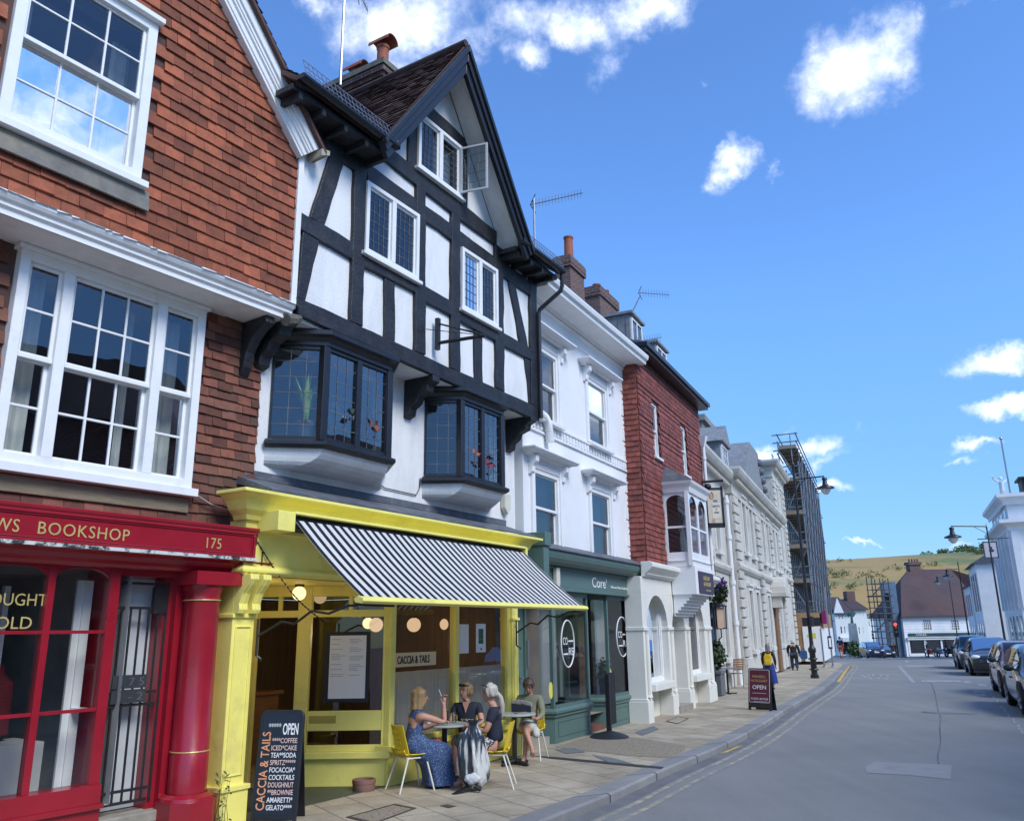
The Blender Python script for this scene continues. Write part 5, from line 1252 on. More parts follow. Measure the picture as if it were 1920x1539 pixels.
# ---- green studio front
zc0, zc1 = 2.92, 3.14
gf = MB(); gl_ = -.25; gr_x = 5.02
gf.sweep([(0, 0), (.30, 0), (.36, .04), (.40, .10), (.42, .17), (.42, .23), (0, .23)], [(gl_, 0, zc0), (gr_x, 0, zc0)])
gf.box(gl_, gr_x, -.16, .0, 2.55, 2.92); gf.box(gl_, gr_x, -.20, -.0, 2.50, 2.55); gf.box(gl_, gr_x, -.19, -.16, 2.87, 2.92)
gf.box(gl_-.10, gl_+.10, -.46, .0, 2.55, 3.36); gf.box(gl_-.12, gl_+.12, -.50, .0, 3.18, 3.40)
o = gf.build('fascia', M_green, WH); bevel(o, .008, 2)
ld = MB(); ld.yz([(0, 3.34), (-.44, 3.17), (-.46, 3.17), (-.46, 3.15), (0, 3.15)], gl_+.1, gr_x+.05); ld.build('lead_flashing', M_lead, WH)
zt0 = W.z(1111, 1102, .17); x0, x1 = W.u(1111, 1095, .17), W.u(1136, 1095, .17)
for (l, a, b, z, h) in (('Core', x0, x1, zt0+.02, .19), ('3', x1+.02, x1+.07, zt0+.13, .07), ('Reformer Pilates Studio & Wellness Studio', W.u(1146, 1101, .17), W.u(1195, 1105, .17), zt0+.035, .05)): fit_text(l, a, b, z, h, -.163).build('shop_lettering', M_whitetext, WH)
gx = dict(l0=.70, l1=2.40, d0=2.47, d1=2.98, r0=3.10, r1=5.0)
# risers with moulded tops
rs = MB(); bayL = [(.55, .40), (.72, -.08), (2.25, -.08), (2.52, .70)]; bayR = [(2.98, .70), (3.28, -.08), (5.00, -.08), (5.00, .1)]
for bay in (bayL, bayR):
    rs.sweep([(-.3, 0), (.0, 0), (.0, .40), (.03, .42), (.03, .46), (.06, .48), (.06, .52), (.02, .56), (-.3, .56)], [(x, y_, 0) for x, y_ in bay])
    p, q_ = bay[1], bay[2]
    v = VP(p, q_)
    for (a, b, c, d) in ((.12, v.l-.12, .10, .115), (.12, v.l-.12, .33, .345), (.12, .135, .115, .33), (v.l-.135, v.l-.12, .115, .33)): v.bar(rs, a, b, c, d, .0, .012)
o = rs.build('stall_riser', M_green, WH); bevel(o, .006, 2)
fr = MB(); 
for bay in (bayL, bayR):
    for (x, y_) in bay[1:3]: fr.box(x-.03, x+.03, y_-.0, y_+.06, .56, 2.5)
    fr.sweep([(-.06, 0), (.0, 0), (.0, .08), (-.06, .08)], [(x, y_, 2.42) for x, y_ in bay]); fr.sweep([(-.06, 0), (.0, 0), (.0, .05), (-.06, .05)], [(x, y_, .56) for x, y_ in bay])
fr.box(4.93, 5.05, -.12, .1, .0, 2.5); fr.box(.50, .58, .10, .5, 0, 2.5)
fo = fr.build('shop_window', M_green, WH)
for bay in (bayL, bayR):
    for i in range(3 if bay is bayL else 2):
        v = VP(bay[i], bay[i+1]); g = MB(); v.pane(g, .0, v.l, .6, 2.44, -.03); g.build('pane', M_glassdark, fo)
# doorways: studio door between the bays, house door beside the yellow pilaster
dm = MB(); dm.box(2.50, 3.0, .75, .80, .12, 2.45); dm.box(2.44, 2.52, .66, .8, 0, 2.5); dm.box(2.96, 3.02, .66, .8, 0, 2.5); o = dm.build('door', M_green, WH); bevel(o, .005)
hb = MB(); hb.box(2.56, 2.86, .70, .74, 1.32, 1.62); hb.build('letter_box', M_black, o)
db = MB(); db.box(2.3, 3.1, .0, .9, 0, .10); db.build('doorstep', mat('red_tile_step', (.16, .06, .045), .7, .2), WH)
hd = MB(); hd.box(-.15, .18, .22, .27, .1, 2.5); hd.box(.18, .24, .18, .30, 0, 2.5)
o = hd.build('house_door', M_green, WH); bevel(o, .005)
kb_ = MB(); kb_.box(-.06, -.01, .17, .22, 1.05, 1.13); kb_.tube([(-.035, .19, 1.09), (-.035, .15, 1.09), (.06, .15, 1.08)], .012, 6); kb_.build('handle', M_steel, o)
ec = MB(); ec.box(.20, .26, .145, .18, 1.25, 1.68); eo = ec.build('entry_panel', M_steel, WH)
st = MB(); st.box(-.2, .55, -.05, .3, 0, .14); st.build('stone_step', MATS['worn_step'], WH)
ib = MB(); ib.box(.45, 5.0, .05, 3.2, .3, 2.52); ib.f = [f for k, f in enumerate(ib.f) if k != 2]; ib.m = ib.m[:len(ib.f)]; ib.build('interior', mat('studio_interior', (.30, .26, .22), .9, .2, 1), WH)
cw = MB()
for (c0, c1, yy) in ((.50, .72, .35), (.78, 1.55, .25), (3.4, 4.1, .25), (4.65, 4.95, .2), (2.3, 2.42, .8)):
    n = int((c1-c0)/.02)
    for i in range(n):
        a = c0+(c1-c0)*i/n; b = c0+(c1-c0)*(i+1)/n; f_ = lambda k: yy+.02*math.sin(k*1.2)
        cw.quad((a, f_(i), .6), (b, f_(i+1), .6), (b, f_(i+1), 2.42), (a, f_(i), 2.42))
cw.build('curtain', M_sheer, WH, smooth=80)
pp = MB(); pp.box(1.75, 2.1, .5, .55, .6, 2.2); pp.box(4.0, 4.5, .55, .6, .7, 2.2); pp.build('interior_panel', mat('tan_panel', (.30, .19, .11), .7, .2), WH)
for (px, py, hw, hh) in ((1067, 1206, 12, 44), (1169, 1193, 10.5, 37)):
    c = W.q(px, py, .08); a = (W.u(px+hw, py, .08)-W.u(px-hw, py, .08))/2; hz = (W.z(px, py-hh, .08)-W.z(px, py+hh, .08))/2
    e = MB(); e.tube([(c.x+a*math.cos(t*math.pi/24), -.055, c.z+hz*math.sin(t*math.pi/24)) for t in range(49)], .012, 5, cap=False)
    fit_text('CO', c.x-a*.72, c.x-a*.02, c.z-.02, .13, -.055, e, ext=.001); fit_text('RE', c.x+a*.12, c.x+a*.88, c.z-.20, .13, -.055, e, ext=.001)
    e.box(c.x-a*.7, c.x, -.057, -.053, c.z-.19, c.z-.165); e.box(c.x+.1*a, c.x+.85*a, -.057, -.053, c.z+.03, c.z+.055)
    e.build('window_logo', M_whitetext, fo)
for (px, py) in ((1036, 1294), (1147, 1266)):
    c = W.q(px, py, .09); e = MB(); e.lathe([(0, 0), (.10, 0), (.10, .004), (0, .004)], (0, 0, 0), 20); e.xform(Matrix.Translation((c.x, -.056, c.z)) @ Matrix.Rotation(R(90), 4, 'X') @ Matrix.Diagonal((.8, 1.35, 1, 1))); e.build('round_sticker', mat('yellow_sticker', (.7, .62, .12), .5, .1), fo)
# alarm boxes
def box_thing(f, name, label, cat, px, py, w, dx, dy, dz, m, grp=None):
    c = f.q(px, py, w); t = f.world(c); b = MB(); b.xz([(-dx, dz), (dx, dz), (dx, -dz*.4), (0, -dz), (-dx, -dz*.4)], 0, -dy)
    o = b.build(name, m, None, loc=t, rot=(0, 0, f.rot)); bevel(o, .012, 2); tag(o, label, cat, grp); return o
box_thing(T, 'alarm_box', 'cream alarm box on the plaster above the right end of the awning', 'alarm', 944, 946, -.14, .09, .09, .17, mat('cream_plastic', (.62, .60, .50), .5, .1), 'alarm boxes')
box_thing(W, 'alarm_box', 'cream alarm box on the green fascia beside the awning edge', 'alarm', 1040, 1086, .17, .07, .08, .20, MATS['cream_plastic'], 'alarm boxes')

# ------------------------------------------------------------------ red tile-hung house with white arcaded front
RB = fthing(RH, 'red_tile_house', 'red tile-hung house with a white oriel bay and white arched ground floor', 'building')
rE = 6.0
rw = [(1.10, 1.62, 5.86, 7.22), (3.80, 4.34, 5.86, 7.22)]
mb = MB(); holed(mb, VP((0, 0), (1, 0)), 0, rE, 3.2, 8.25, rw, reveal=.12); mb.quad((0, 0, 3.2), (0, 4, 3.2), (0, 4, 8.25), (0, 0, 8.25)); mb.quad((rE, 0, 3.2), (rE, 4, 3.2), (rE, 4, 8.25), (rE, 0, 8.25))
mb.build('wall', MATS['old_mortar'], RB)
tl = MB(); tilewall(tl, -.004, 0.0, rE, 3.28, 8.15, .125, .20, lambda u, z: not any(w[0]-.02 < u < w[1]+.02 and w[2]-.08 < z < w[3]+.02 for w in rw) and not (1.6 < u < 3.5 and z < 5.5), 41)
st = len(tl.v); t2 = MB(); tilewall(t2, -.004, 0.0, 1.2, 3.28, 8.15, .125, .20, lambda u, z: True, 42); t2.xform(Matrix.Translation((0, 0, 0)) @ Matrix.Rotation(R(-90), 4, 'Z') @ Matrix.Translation((-1.2, 0, 0)) ); 
t2.xform(Matrix.Translation((0, 0, 0))); tl.add(t2.v, t2.f)
# fish-scale bands
def scal(mb, z0, n):
    for j in range(n):
        z = z0+j*.11; x = (j % 2)*.085
        while x < rE-.17:
            if not any(w[0]-.05 < x+.085 < w[1]+.05 and w[2]-.1 < z+.05 < w[3] for w in rw) and not (1.55 < x+.085 < 3.5 and z < 5.6):
                mb.add([(x, -.036, z+.055), (x+.04, -.04, z+.01), (x+.085, -.042, z-.005), (x+.13, -.04, z+.01), (x+.165, -.036, z+.055), (x+.165, -.026, z+.15), (x, -.026, z+.15)], [(0, 1, 2, 3, 4, 5, 6)])
            x += .17
for z0 in (4.15, 5.05, 5.75, 6.65, 7.4): scal(tl, z0, 4)
tl.build('hung_tile', mat('house_red_tile', (0.235, 0.062, 0.045), 0.75, 0.2, 6, 0.2, 40, island=0.3, dirt=(0.07, 0.04, 0.04), dscale=1.8, damt=0.7, dlo=.52, dhi=.75), RB)
for w in rw:
    glazed(RB, (w[0], 0), (w[1], 0), w[2], w[3], M_white, M_glass, fw=.05, dep=.1, d=-.02, rows=2, sash=.5, sill=(.10, .06), room=M_room, inner=.025, curtain=[(.1, .5, 0, 1, .05)])
ev = MB(); ev.box(-.15, rE+.1, -.30, .1, 8.14, 8.22); ev.box(-.17, rE+.12, -.36, .1, 8.22, 8.32); ev.build('eaves', M_blackpaint, RB)
rf = MB(); rf.prism([(-.15, -.30, 8.32), (rE+.1, -.30, 8.32), (rE+.1, 1.6, 8.95), (-.15, 1.6, 8.95)], (0, 0, -.06)); rf.build('roof', M_slate, RB)
for (pl_, pm, pr_, pt, pb_, w) in ((1143, 1180, 1202, 585, 645, -.75), (1203, 1228, 1248, 637, 700, -.75)):
    a, b = RH.q(pm, pt+12, w), RH.q(pr_, pt+30, w); zt = (a.z+b.z)/2+.1; zb = zt-1.0; x0, x1 = a.x, b.x
    d = MB(); d.box(x0, x1, -w, -w+1.2, zb, zt); d.box(x0-.07, x1+.07, -w-.10, -w+1.25, zt, zt+.07)
    for k in range(5): d.box(x0-.015, x0, -w+.08+k*.22, -w+.10+k*.22, zb, zt)
    do = d.build('dormer', mat('dormer_lead', (.22, .23, .24), .7, .25, 4, .2, 20, dirt=(.09, .09, .09), dscale=5, damt=.6), RB)
    glazed(do, (x0+.08, -w-.0), (x1-.08, -w-.0), zt-.80, zt-.08, M_white, M_glass, fw=.05, dep=.05, d=.05, splits=(.5,), mw=.04)
# oriel
x0, x1, pj = 1.62, 3.42, .62
bay = [(x0, 0), (x0+.02, -pj), (x1-.02, -pj), (x1, 0)]
z0, z1 = 3.28, 5.02
ob = MB()
for (x, y_) in bay[1:3]: ob.box(x-.05, x+.05, y_-.01, y_+.08, z0, z1)
ob.sweep([(-.1, 0), (.02, 0), (.02, .12), (.05, .14), (-.1, .14)], [(a, b, z0-.02) for a, b in bay]); ob.sweep([(-.1, 0), (.03, 0), (.06, .12), (.12, .20), (.14, .26), (-.1, .26)], [(a, b, z1) for a, b in bay])
for p, q_, sp in ((bay[0], bay[1], ()), (bay[1], bay[2], (.5,)), (bay[2], bay[3], ())):
    v = VP(p, q_); n = len(sp)+1
    for k in range(n):
        a, b = v.l*k/n, v.l*(k+1)/n; e = .07
        v.bar(ob, a, a+e, z0+.12, z1, -.06, -.005); v.bar(ob, b-e, b, z0+.12, z1, -.06, -.005); v.bar(ob, a+e, b-e, z0+.12, z0+.32, -.055, -.01); v.bar(ob, a+e, b-e, (z0+z1)/2+.02, (z0+z1)/2+.07, -.05, -.012)
        r = (b-a)/2-e; xc = (a+b)/2; zc_ = z1-.06-r*.8; m = 8
        pts = [(xc+r*math.cos(t*math.pi/m), zc_+r*.8*math.sin(t*math.pi/m)) for t in range(m+1)]
        for i in range(m): 
            (xa, za), (xb, zb) = pts[i], pts[i+1]; ob.quad(v.P(xa, za, -.01), v.P(xb, zb, -.01), v.P(xb, z1, -.01), v.P(xa, z1, -.01))
oo = ob.build('oriel_window', M_white, RB)
for p, q_ in zip(bay, bay[1:]): v = VP(p, q_); g = MB(); v.pane(g, .02, v.l-.02, z0+.1, z1, -.035); g.build('pane', M_glass, oo)
ib = MB(); ib.box(x0+.05, x1-.05, .02, 1.4, z0, z1); ib.f = [f for k, f in enumerate(ib.f) if k != 2]; ib.m = ib.m[:len(ib.f)]; ib.build('interior', M_room, oo)
orf = MB(); zt = z1+.26; orf.add([(x0-.14, 0, zt), (x0-.12, -pj-.14, zt), (x1+.12, -pj-.14, zt), (x1+.14, 0, zt), (x0+.25, 0, zt+.48), (x1-.25, 0, zt+.48)], [(0, 1, 4), (1, 2, 5, 4), (2, 3, 5)]); orf.build('oriel_roof', M_lead, oo)
ap = MB(); ap.prism([(x0+.0, -.1, 3.26), (x1, -.1, 3.26), (x1, -.1, 2.62), (x0, -.1, 2.62)], (0, -pj+.05, 0)); 
for k in range(7): ap.yz([(-.1, 2.62-k*.07), (-pj+.08+k*.07, 2.62-k*.07), (-pj+.08+k*.07, 2.55-k*.07), (-.1, 2.55-k*.07)], x0+.05, x1-.05)
ap.build('oriel_apron', M_stucco, oo)
# hanging wire-thin conduit, white downpipe with hopper
dpn = MB(); dpn.tube([(rE-.12, -.12, 7.0), (rE-.12, -.12, 3.3)], .05, 8); dpn.add([(rE-.26, -.24, 7.3), (rE+.02, -.24, 7.3), (rE+.02, -.02, 7.3), (rE-.26, -.02, 7.3), (rE-.18, -.16, 7.0), (rE-.06, -.16, 7.0), (rE-.06, -.06, 7.0), (rE-.18, -.06, 7.0)], [(0, 1, 5, 4), (1, 2, 6, 5), (2, 3, 7, 6), (3, 0, 4, 7), (0, 3, 2, 1)])
for z in (3.6, 4.6, 5.6, 6.6): dpn.lathe([(.065, z), (.065, z+.08)], (rE-.12, -.12, 0), 10)
dpn.build('downpipe', M_white, RB)
# white arcade
af = MB(); ya = -.06
af.sweep([(0, 0), (.06, 0), (.08, .05), (.20, .14), (.26, .20), (.26, .28), (.20, .31), (0, .31)], [(-.62, ya, 2.93), (rE-.1, ya, 2.93)])
k = -.55
while k < rE-.2: af.box(k, k+.05, ya-.13, ya, 2.97, 3.03); k += .10
arches = [(-.36, .40, .66), (1.55, 2.60, .0), (2.98, 4.36, .66)]; arches = [(-.45, 1.12, .72), (1.50, 2.60, .0), (3.0, 4.55, .72)]
piers = [(-.74, -.45), (1.12, 1.50), (2.60, 3.0), (4.55, rE-.65)]
for a, b in piers:
    af.box(a, b, ya-.02, .3, 0, 2.6); af.box(a-.03, b+.03, ya-.06, .3, 0, .42); af.box(a-.02, b+.02, ya-.045, .3, .42, .47); af.box(a-.02, b+.02, ya-.05, .3, 1.82, 1.89)
    af.lathe([(.06, .5), (.045, .55), (.045, 1.75), (.06, 1.8)], ((a+b)/2, ya-.05, 0), 10)
af.box(-.74, rE-.65, ya-.019, .3, 2.6, 2.93)
for a, b, s in arches:
    xc = (a+b)/2; r = (b-a)/2; m = 12
    for i in range(m):
        t0, t1 = math.pi*i/m, math.pi*(i+1)/m; p0 = (xc-r*math.cos(t0), 1.86+r*.9*math.sin(t0)); p1 = (xc-r*math.cos(t1), 1.86+r*.9*math.sin(t1))
        af.quad((p0[0], ya-.02, p0[1]), (p1[0], ya-.02, p1[1]), (p1[0], ya-.02, 2.62), (p0[0], ya-.02, 2.62)); af.quad((p0[0], ya-.02, p0[1]), (p0[0], .3, p0[1]), (p1[0], .3, p1[1]), (p1[0], ya-.02, p1[1]))
    if s: af.box(a, b, ya-.14, .3, .60, .74); af.box(a+.05, b-.05, .2, .3, 0, .6)
ao = af.build('arcade', mat('cream_stucco', (.74, .73, .66), .6, .05, 2, .08, 40), RB); bevel(ao, .006, 1)
for a, b, s in arches:
    xc = (a+b)/2
    if s:
        glazed(RB, (a+.02, .06), (b-.02, .06), .74, 2.60, M_white, M_glass, fw=.07, dep=.08, d=0, rows=1, room=M_room, roomd=.8, inner=.03, name='arched_window')
    else:
        d = MB(); d.box(a, b, .25, .30, .15, 2.8); d.build('door', mat('pale_grey_door', (.36, .36, .35), .5, .1), RB); d = MB(); d.box(a-.02, b+.02, -.16, .3, 0, .15); d.build('stone_step', MATS['worn_step'], RB)
sg = thing('shop_sign', 'purple sign with gold lettering under the white oriel bay', 'sign', RH.world((x0+.25, -pj-.05, 2.66)), RH.rot)
b = MB(); b.box(0, 1.45, -.03, 0, 0, .50); b.build('board', mat('purple_board', (.045, .022, .055), .5, .1), sg)
b = MB(); rg = random.Random(8)
for z, n in ((.31, 7), (.17, 8)):
    for k in range(n): 
        x = .40+k*.09; b.box(x, x+.022, -.036, -.03, z, z+.10); b.box(x+.022, x+.06, -.036, -.03, z+rg.choice((0, .04, .08)), z+rg.choice((.02, .06, .1)))
for k in range(10): b.box(.60+k*.05, .63+k*.05, -.034, -.03, .06, .09)
b.build('lettering', M_gold, sg)

# ------------------------------------------------------------------ stone front with pub wing
SB = fthing(S, 'stone_pub_wing', 'pale stone wing with the pub doorway next to the white arcaded front', 'building')
zS, zC = 3.75, 7.15
def stonefront(parent, u0, u1, y, zt, wins, quoins, zs, bands=True):
    mb = MB(); holed(mb, VP((0, y), (1, y)), u0, u1, 0, zt, [w[:4] for w in wins], reveal=.22); mb.quad((u0, y, 0), (u0, y+6, 0), (u0, y+6, zt), (u0, y, zt)); mb.quad((u1, y, 0), (u1, y+6, 0), (u1, y+6, zt), (u1, y, zt))
    mb.build('wall', M_stone, parent)
    for w in wins:
        if len(w) > 4 and w[4] == 'open': continue
        glazed(parent, (w[0], y+.12), (w[1], y+.12), w[2], w[3], M_white, M_glass, fw=.07, dep=.08, d=0, cols=2, rows=4, bw=.03, sash=.5, room=M_room, roomd=.7)
        s = MB(); s.box(w[0]-.12, w[1]+.12, y-.14, y, w[2]-.14, w[2]-.0); s.box(w[0]-.16, w[0], y-.06, y, w[2], w[3]+.16); s.box(w[1], w[1]+.16, y-.06, y, w[2], w[3]+.16); s.box(w[0], w[1], y-.058, y, w[3], w[3]+.16); s.box(w[0]-.2, w[1]+.2, y-.12, y, w[3]+.16, w[3]+.26)
        s.build('window_surround', mat('pale_painted_stone', (.66, .65, .60), .7, .08, 3), parent)
    for (a, b) in quoins:
        q_ = MB(); z = .9; k = 0
        while z < zt-.7:
            q_.box(a-(.10 if k % 2 else 0), b+(.10 if k % 2 else 0), y-.10, y, z+.02, z+.30); z += .34; k += 1
        q_.box(a-.12, b+.12, y-.14, y, 0, .88)
        o = q_.build('quoin', M_stone, parent); bevel(o, .015, 1)
    s = MB(); s.sweep([(0, 0), (.05, 0), (.13, .10), (.15, .20), (.10, .30), (0, .30)], [(u0, y, zs), (u1, y, zs)]); s.build('string_course', M_stone, parent)
    c = MB(); c.sweep([(0, -.55), (.06, -.55), (.08, -.2), (.12, -.16), (.16, 0), (.36, .06), (.42, .14), (.48, .26), (.48, .36), (0, .40)], [(u0, y+2, zt-.1), (u0, y, zt-.1), (u1, y, zt-.1), (u1, y+2, zt-.1)])
    k = u0+.1
    while k < u1-.2: c.box(k, k+.12, y-.30, y-.10, zt-.22, zt-.10); k += .26
    c.build('cornice', M_stone, parent)
zt = 7.15
wn = [(2.1, 2.85, 4.45, 6.2), (4.1, 4.85, 4.45, 6.2), (2.55, 3.3, .95, 3.1), (4.3, 5.05, .95, 3.1)]
stonefront(SB, .15, 6.55, 0, zt, wn, [], zS)
r = MB(); r.prism([(.0, -.2, zt+.2), (6.6, -.2, zt+.2), (6.6, 3.5, zt+1.3), (0, 3.5, zt+1.3)], (0, 0, -.1)); ro = r.build('roof', M_lead, SB)
a, b = S.q(1322, 800, -.6), S.q(1348, 800, -.6)
c = MB(); zc_ = 10.15; c.box(9.0, 12.6, 1.0, 1.9, zt, zc_); c.box(8.85, 12.75, .85, 2.05, zc_, zc_+.25); c.box(8.95, 12.65, .95, 1.95, zc_-.7, zc_-.6); c.build('chimney', mat('grey_stone', (.24, .24, .22), .9, .2, 2, .3, 20), ro)
d = MB(); d.box(7.3, 8.9, .1, 2.2, zt+.3, zt+1.7); d.prism([(7.1, -.05, zt+1.7), (9.1, -.05, zt+1.7), (8.2, -.05, zt+2.5)], (0, 1.8, 0)); do = d.build('dormer', MATS['dormer_lead'], ro)
glazed(SB, (7.45, .07), (8.75, .07), zt+.55, zt+1.62, M_white, M_glass, fw=.06, dep=.06, d=0.03, cols=3, rows=3, bw=.03, name='dormer_window')
dk = MB(); dk.box(.2, 1.3, -.30, .05, 0, 2.45); dk.box(.1, 1.45, -.45, .05, 2.45, 2.62); o = dk.build('pub_door', M_black, SB)
g = MB(); g.quad((.3, -.305, .5), (.9, -.305, .5), (.9, -.305, 2.3), (.3, -.305, 2.3)); g.build('pane', M_glass, o)
dp2 = MB(); dp2.tube([(6.35, -.12, 6.6), (6.35, -.12, 0)], .07, 8)
for z in (.6, 2.0, 3.4, 5.0, 6.3): dp2.lathe([(.10, z), (.10, z+.15)], (6.35, -.12, 0), 8)
dp2.build('downpipe', M_white, SB)
SM = fthing(S, 'stone_bank', 'long pale stone classical front with rusticated pilasters and tall sash windows', 'building')
wn = []
for x in (9.0, 11.0, 14.8, 16.6, 19.2, 20.7): wn += [(x, x+.85, 4.75, 6.75)]
for x in (9.0, 11.0, 14.8, 19.2, 20.7): wn += [(x, x+.85, 1.1, 3.3)]
stonefront(SM, 6.6, 22.6, -.25, 7.35, wn, [(6.75, 7.75), (12.9, 13.9), (18.0, 18.7), (21.8, 22.5)], 3.9)
dd = MB(); dd.box(16.9, 18.1, -.35, -.2, 0, 2.9); dd.build('door', M_wood, SM)
dh = MB(); dh.box(16.5, 18.5, -.95, -.25, 3.3, 3.5); dh.box(16.6, 16.85, -.7, -.25, 2.8, 3.3); dh.box(18.15, 18.4, -.7, -.25, 2.8, 3.3)
for k in range(10): t0, t1 = math.pi*k/10, math.pi*(k+1)/10; dh.prism([(17.5-.95*math.cos(t0), -.9, 3.5+.75*math.sin(t0)), (17.5-.95*math.cos(t1), -.9, 3.5+.75*math.sin(t1)), (17.5-.95*math.cos(t1), -.9, 3.5), (17.5-.95*math.cos(t0), -.9, 3.5)], (0, .65, 0))
o = dh.build('door_hood', M_stone, SM); bevel(o, .02, 1)
r = MB(); r.prism([(9.2, .1, 7.6), (22.6, .1, 7.6), (22.6, 3.2, 10.0), (9.2, 3.2, 10.0)], (0, 0, -.1)); ro = r.build('roof', M_rooftile, SM)
gq = [S.q(1408, 905, .0)]
g = MB(); g.prism([(11.9, .0, 7.6), (21.8, .0, 7.6), (18.6, .0, 10.5), (15.6, .0, 10.5)], (0, 3.4, 0)); g.build('lead_gable', MATS['dormer_lead'], ro)
bs = MB()
for k in range(6): bs.sphere((20.6-k*.42, -.03, 8.0+k*.40), .2, 10, 6)
bs.build('boss', M_lead, ro)
TLB = fthing(S, 'tall_stone_building', 'tall grey-white stone building between the long stone front and the scaffolding', 'building')
wn = [(24.2, 25.0, 5.2, 7.6), (26.2, 27.0, 5.2, 7.6), (24.2, 25.0, 8.3, 9.6), (26.2, 27.0, 8.3, 9.6)]
stonefront(TLB, 22.65, 28.4, -.15, 10.6, wn, [(22.8, 23.6), (27.6, 28.3)], 4.4)
r = MB(); r.box(22.4, 28.4, .2, 8, 10.8, 10.9); r.prism([(22.4, .3, 10.9), (28.4, .3, 10.9), (28.4, 3, 12.1), (22.4, 3, 12.1)], (0, 0, -.05)); r.build('roof', M_lead, TLB)
dp3 = MB(); dp3.tube([(22.55, .6, 10.2), (22.55, .6, 7.2)], .09, 6); dp3.box(22.4, 22.64, .4, .8, 9.7, 10.0); dp3.build('downpipe', M_blackpaint, TLB)
# building under scaffold
SBK = fthing(S, 'shrouded_building', 'dark building standing behind the scaffolding', 'building')
mb = MB(); mb.box(28.6, 48, .35, 8, 0, 12.0); mb.build('wall', mat('dark_stone', (.10, .105, .11), .9, .3, .8, .2, 20), SBK)
for j in range(4):
    for k in range(6):
        w = MB(); x = 29.4+k*2.9; z = 1.6+j*2.7; w.box(x, x+1.1, .33, .37, z+1.2, z+2.9); w.build('window', M_glass, SBK)
# ------------------------------------------------------------------ scaffolding and hoarding
M_tube = mat('scaffold_tube', (.22, .24, .27), .45, .2, 6, metal=.7)
M_board = mat('scaffold_board', (.26, .21, .15), .85, .2, 4)
M_net = mat('blue_grey_sheeting', (.10, .13, .17), .8, .25, 2)
SC = fthing(S, 'scaffolding', 'tall dark scaffolding wrapping the building beyond the stone fronts', 'scaffolding')
sb = MB(); ux = [28.9+1.37*k for k in range(15)]; H = 12.3; lifts = [2.4+2.05*k for k in range(6)]
rg = random.Random(12)
for x in ux:
    for y in (-1.22, -.12): sb.tube([(x, y, 0), (x, y, H-.4+rg.uniform(-.3, .3))], .05, 6)
for z in lifts:
    for dz in (0, .5, 1.0):
        for y in (-1.22, -.12): sb.tube([(28.7, y, z+dz), (ux[-1]+.3, y, z+dz)], .04, 5)
        sb.tube([(28.9, -1.35, z+dz), (28.9, .2, z+dz)], .04, 5)
    for x in ux: sb.tube([(x, -1.4, z), (x, -.1, z)], .04, 5)
for j, z in enumerate(lifts[:-1]):
    s_ = (-1.18, -.16) if j % 2 == 0 else (-.16, -1.18)
    sb.tube([(28.85, s_[0], z), (28.85, s_[1], z+2.05)], .04, 5)
    for k in range(0, 14, 1): sb.tube([(ux[k], -1.27, z if (k+j) % 2 else z+2.05), (ux[k+1], -1.27, z+2.05 if (k+j) % 2 else z)], .035, 5)
for y in (-.9, -.12): sb.tube([(28.8, y, H-1), (28.8, y, H+.9-.4*y)], .04, 5)
for z in (H-.2, H-.9): sb.tube([(27.0, -.2, z), (30.5, -.2, z)], .04, 5)
so = sb.build('pole_frame', M_tube, SC)
bd = MB()
for z in lifts: bd.box(28.7, ux[-1]+.2, -1.18, -.16, z+.04, z+.10); bd.box(28.78, 31.42, -1.18, -.16, z+.1, z+.28)
bd.build('boarding', M_board, SC)
HD = fthing(S, 'hoarding', 'plywood and white hoarding round the foot of the scaffolding', 'hoarding')
h = MB(); h.box(28.55, 28.61, -1.5, .12, 0, 2.75); h.box(28.61, 41.0, -1.5, -1.44, 1.85, 2.75)
h.build('plywood', mat('plywood', (.36, .21, .10), .8, .2, 3), HD)
h = MB(); h.box(28.50, 28.55, -1.5, -.50, 0, 1.95); h.build('white_panel', M_white, HD)
h = MB(); h.box(28.7, 41.0, -1.54, -1.5, 0, 1.85); h.build('white_panel', M_white, HD)
h = MB()
for k in range(5): a = 2*math.pi*k/5; h.box(28.48, 28.5, -1.0+.16*math.cos(a)-.09, -1.0+.16*math.cos(a)+.09, 1.45+.12*math.sin(a)-.07, 1.45+.12*math.sin(a)+.07)
h.box(28.48, 28.5, -1.06, -.92, 1.0, 1.16); h.build('yellow_mark', mat('yellow_graphic', (.65, .55, .05), .6, .1), HD)
h = MB(); h.box(29.0, 31.5, -1.85, -1.6, 2.1, 2.85); o = h.build('magenta_sign', mat('magenta_paint', (.22, .01, .10), .5, .1), None, loc=(S.p[0], S.p[1], S.zb), rot=(0, 0, S.rot)); tag(o, 'magenta board hung above the white hoarding', 'sign')

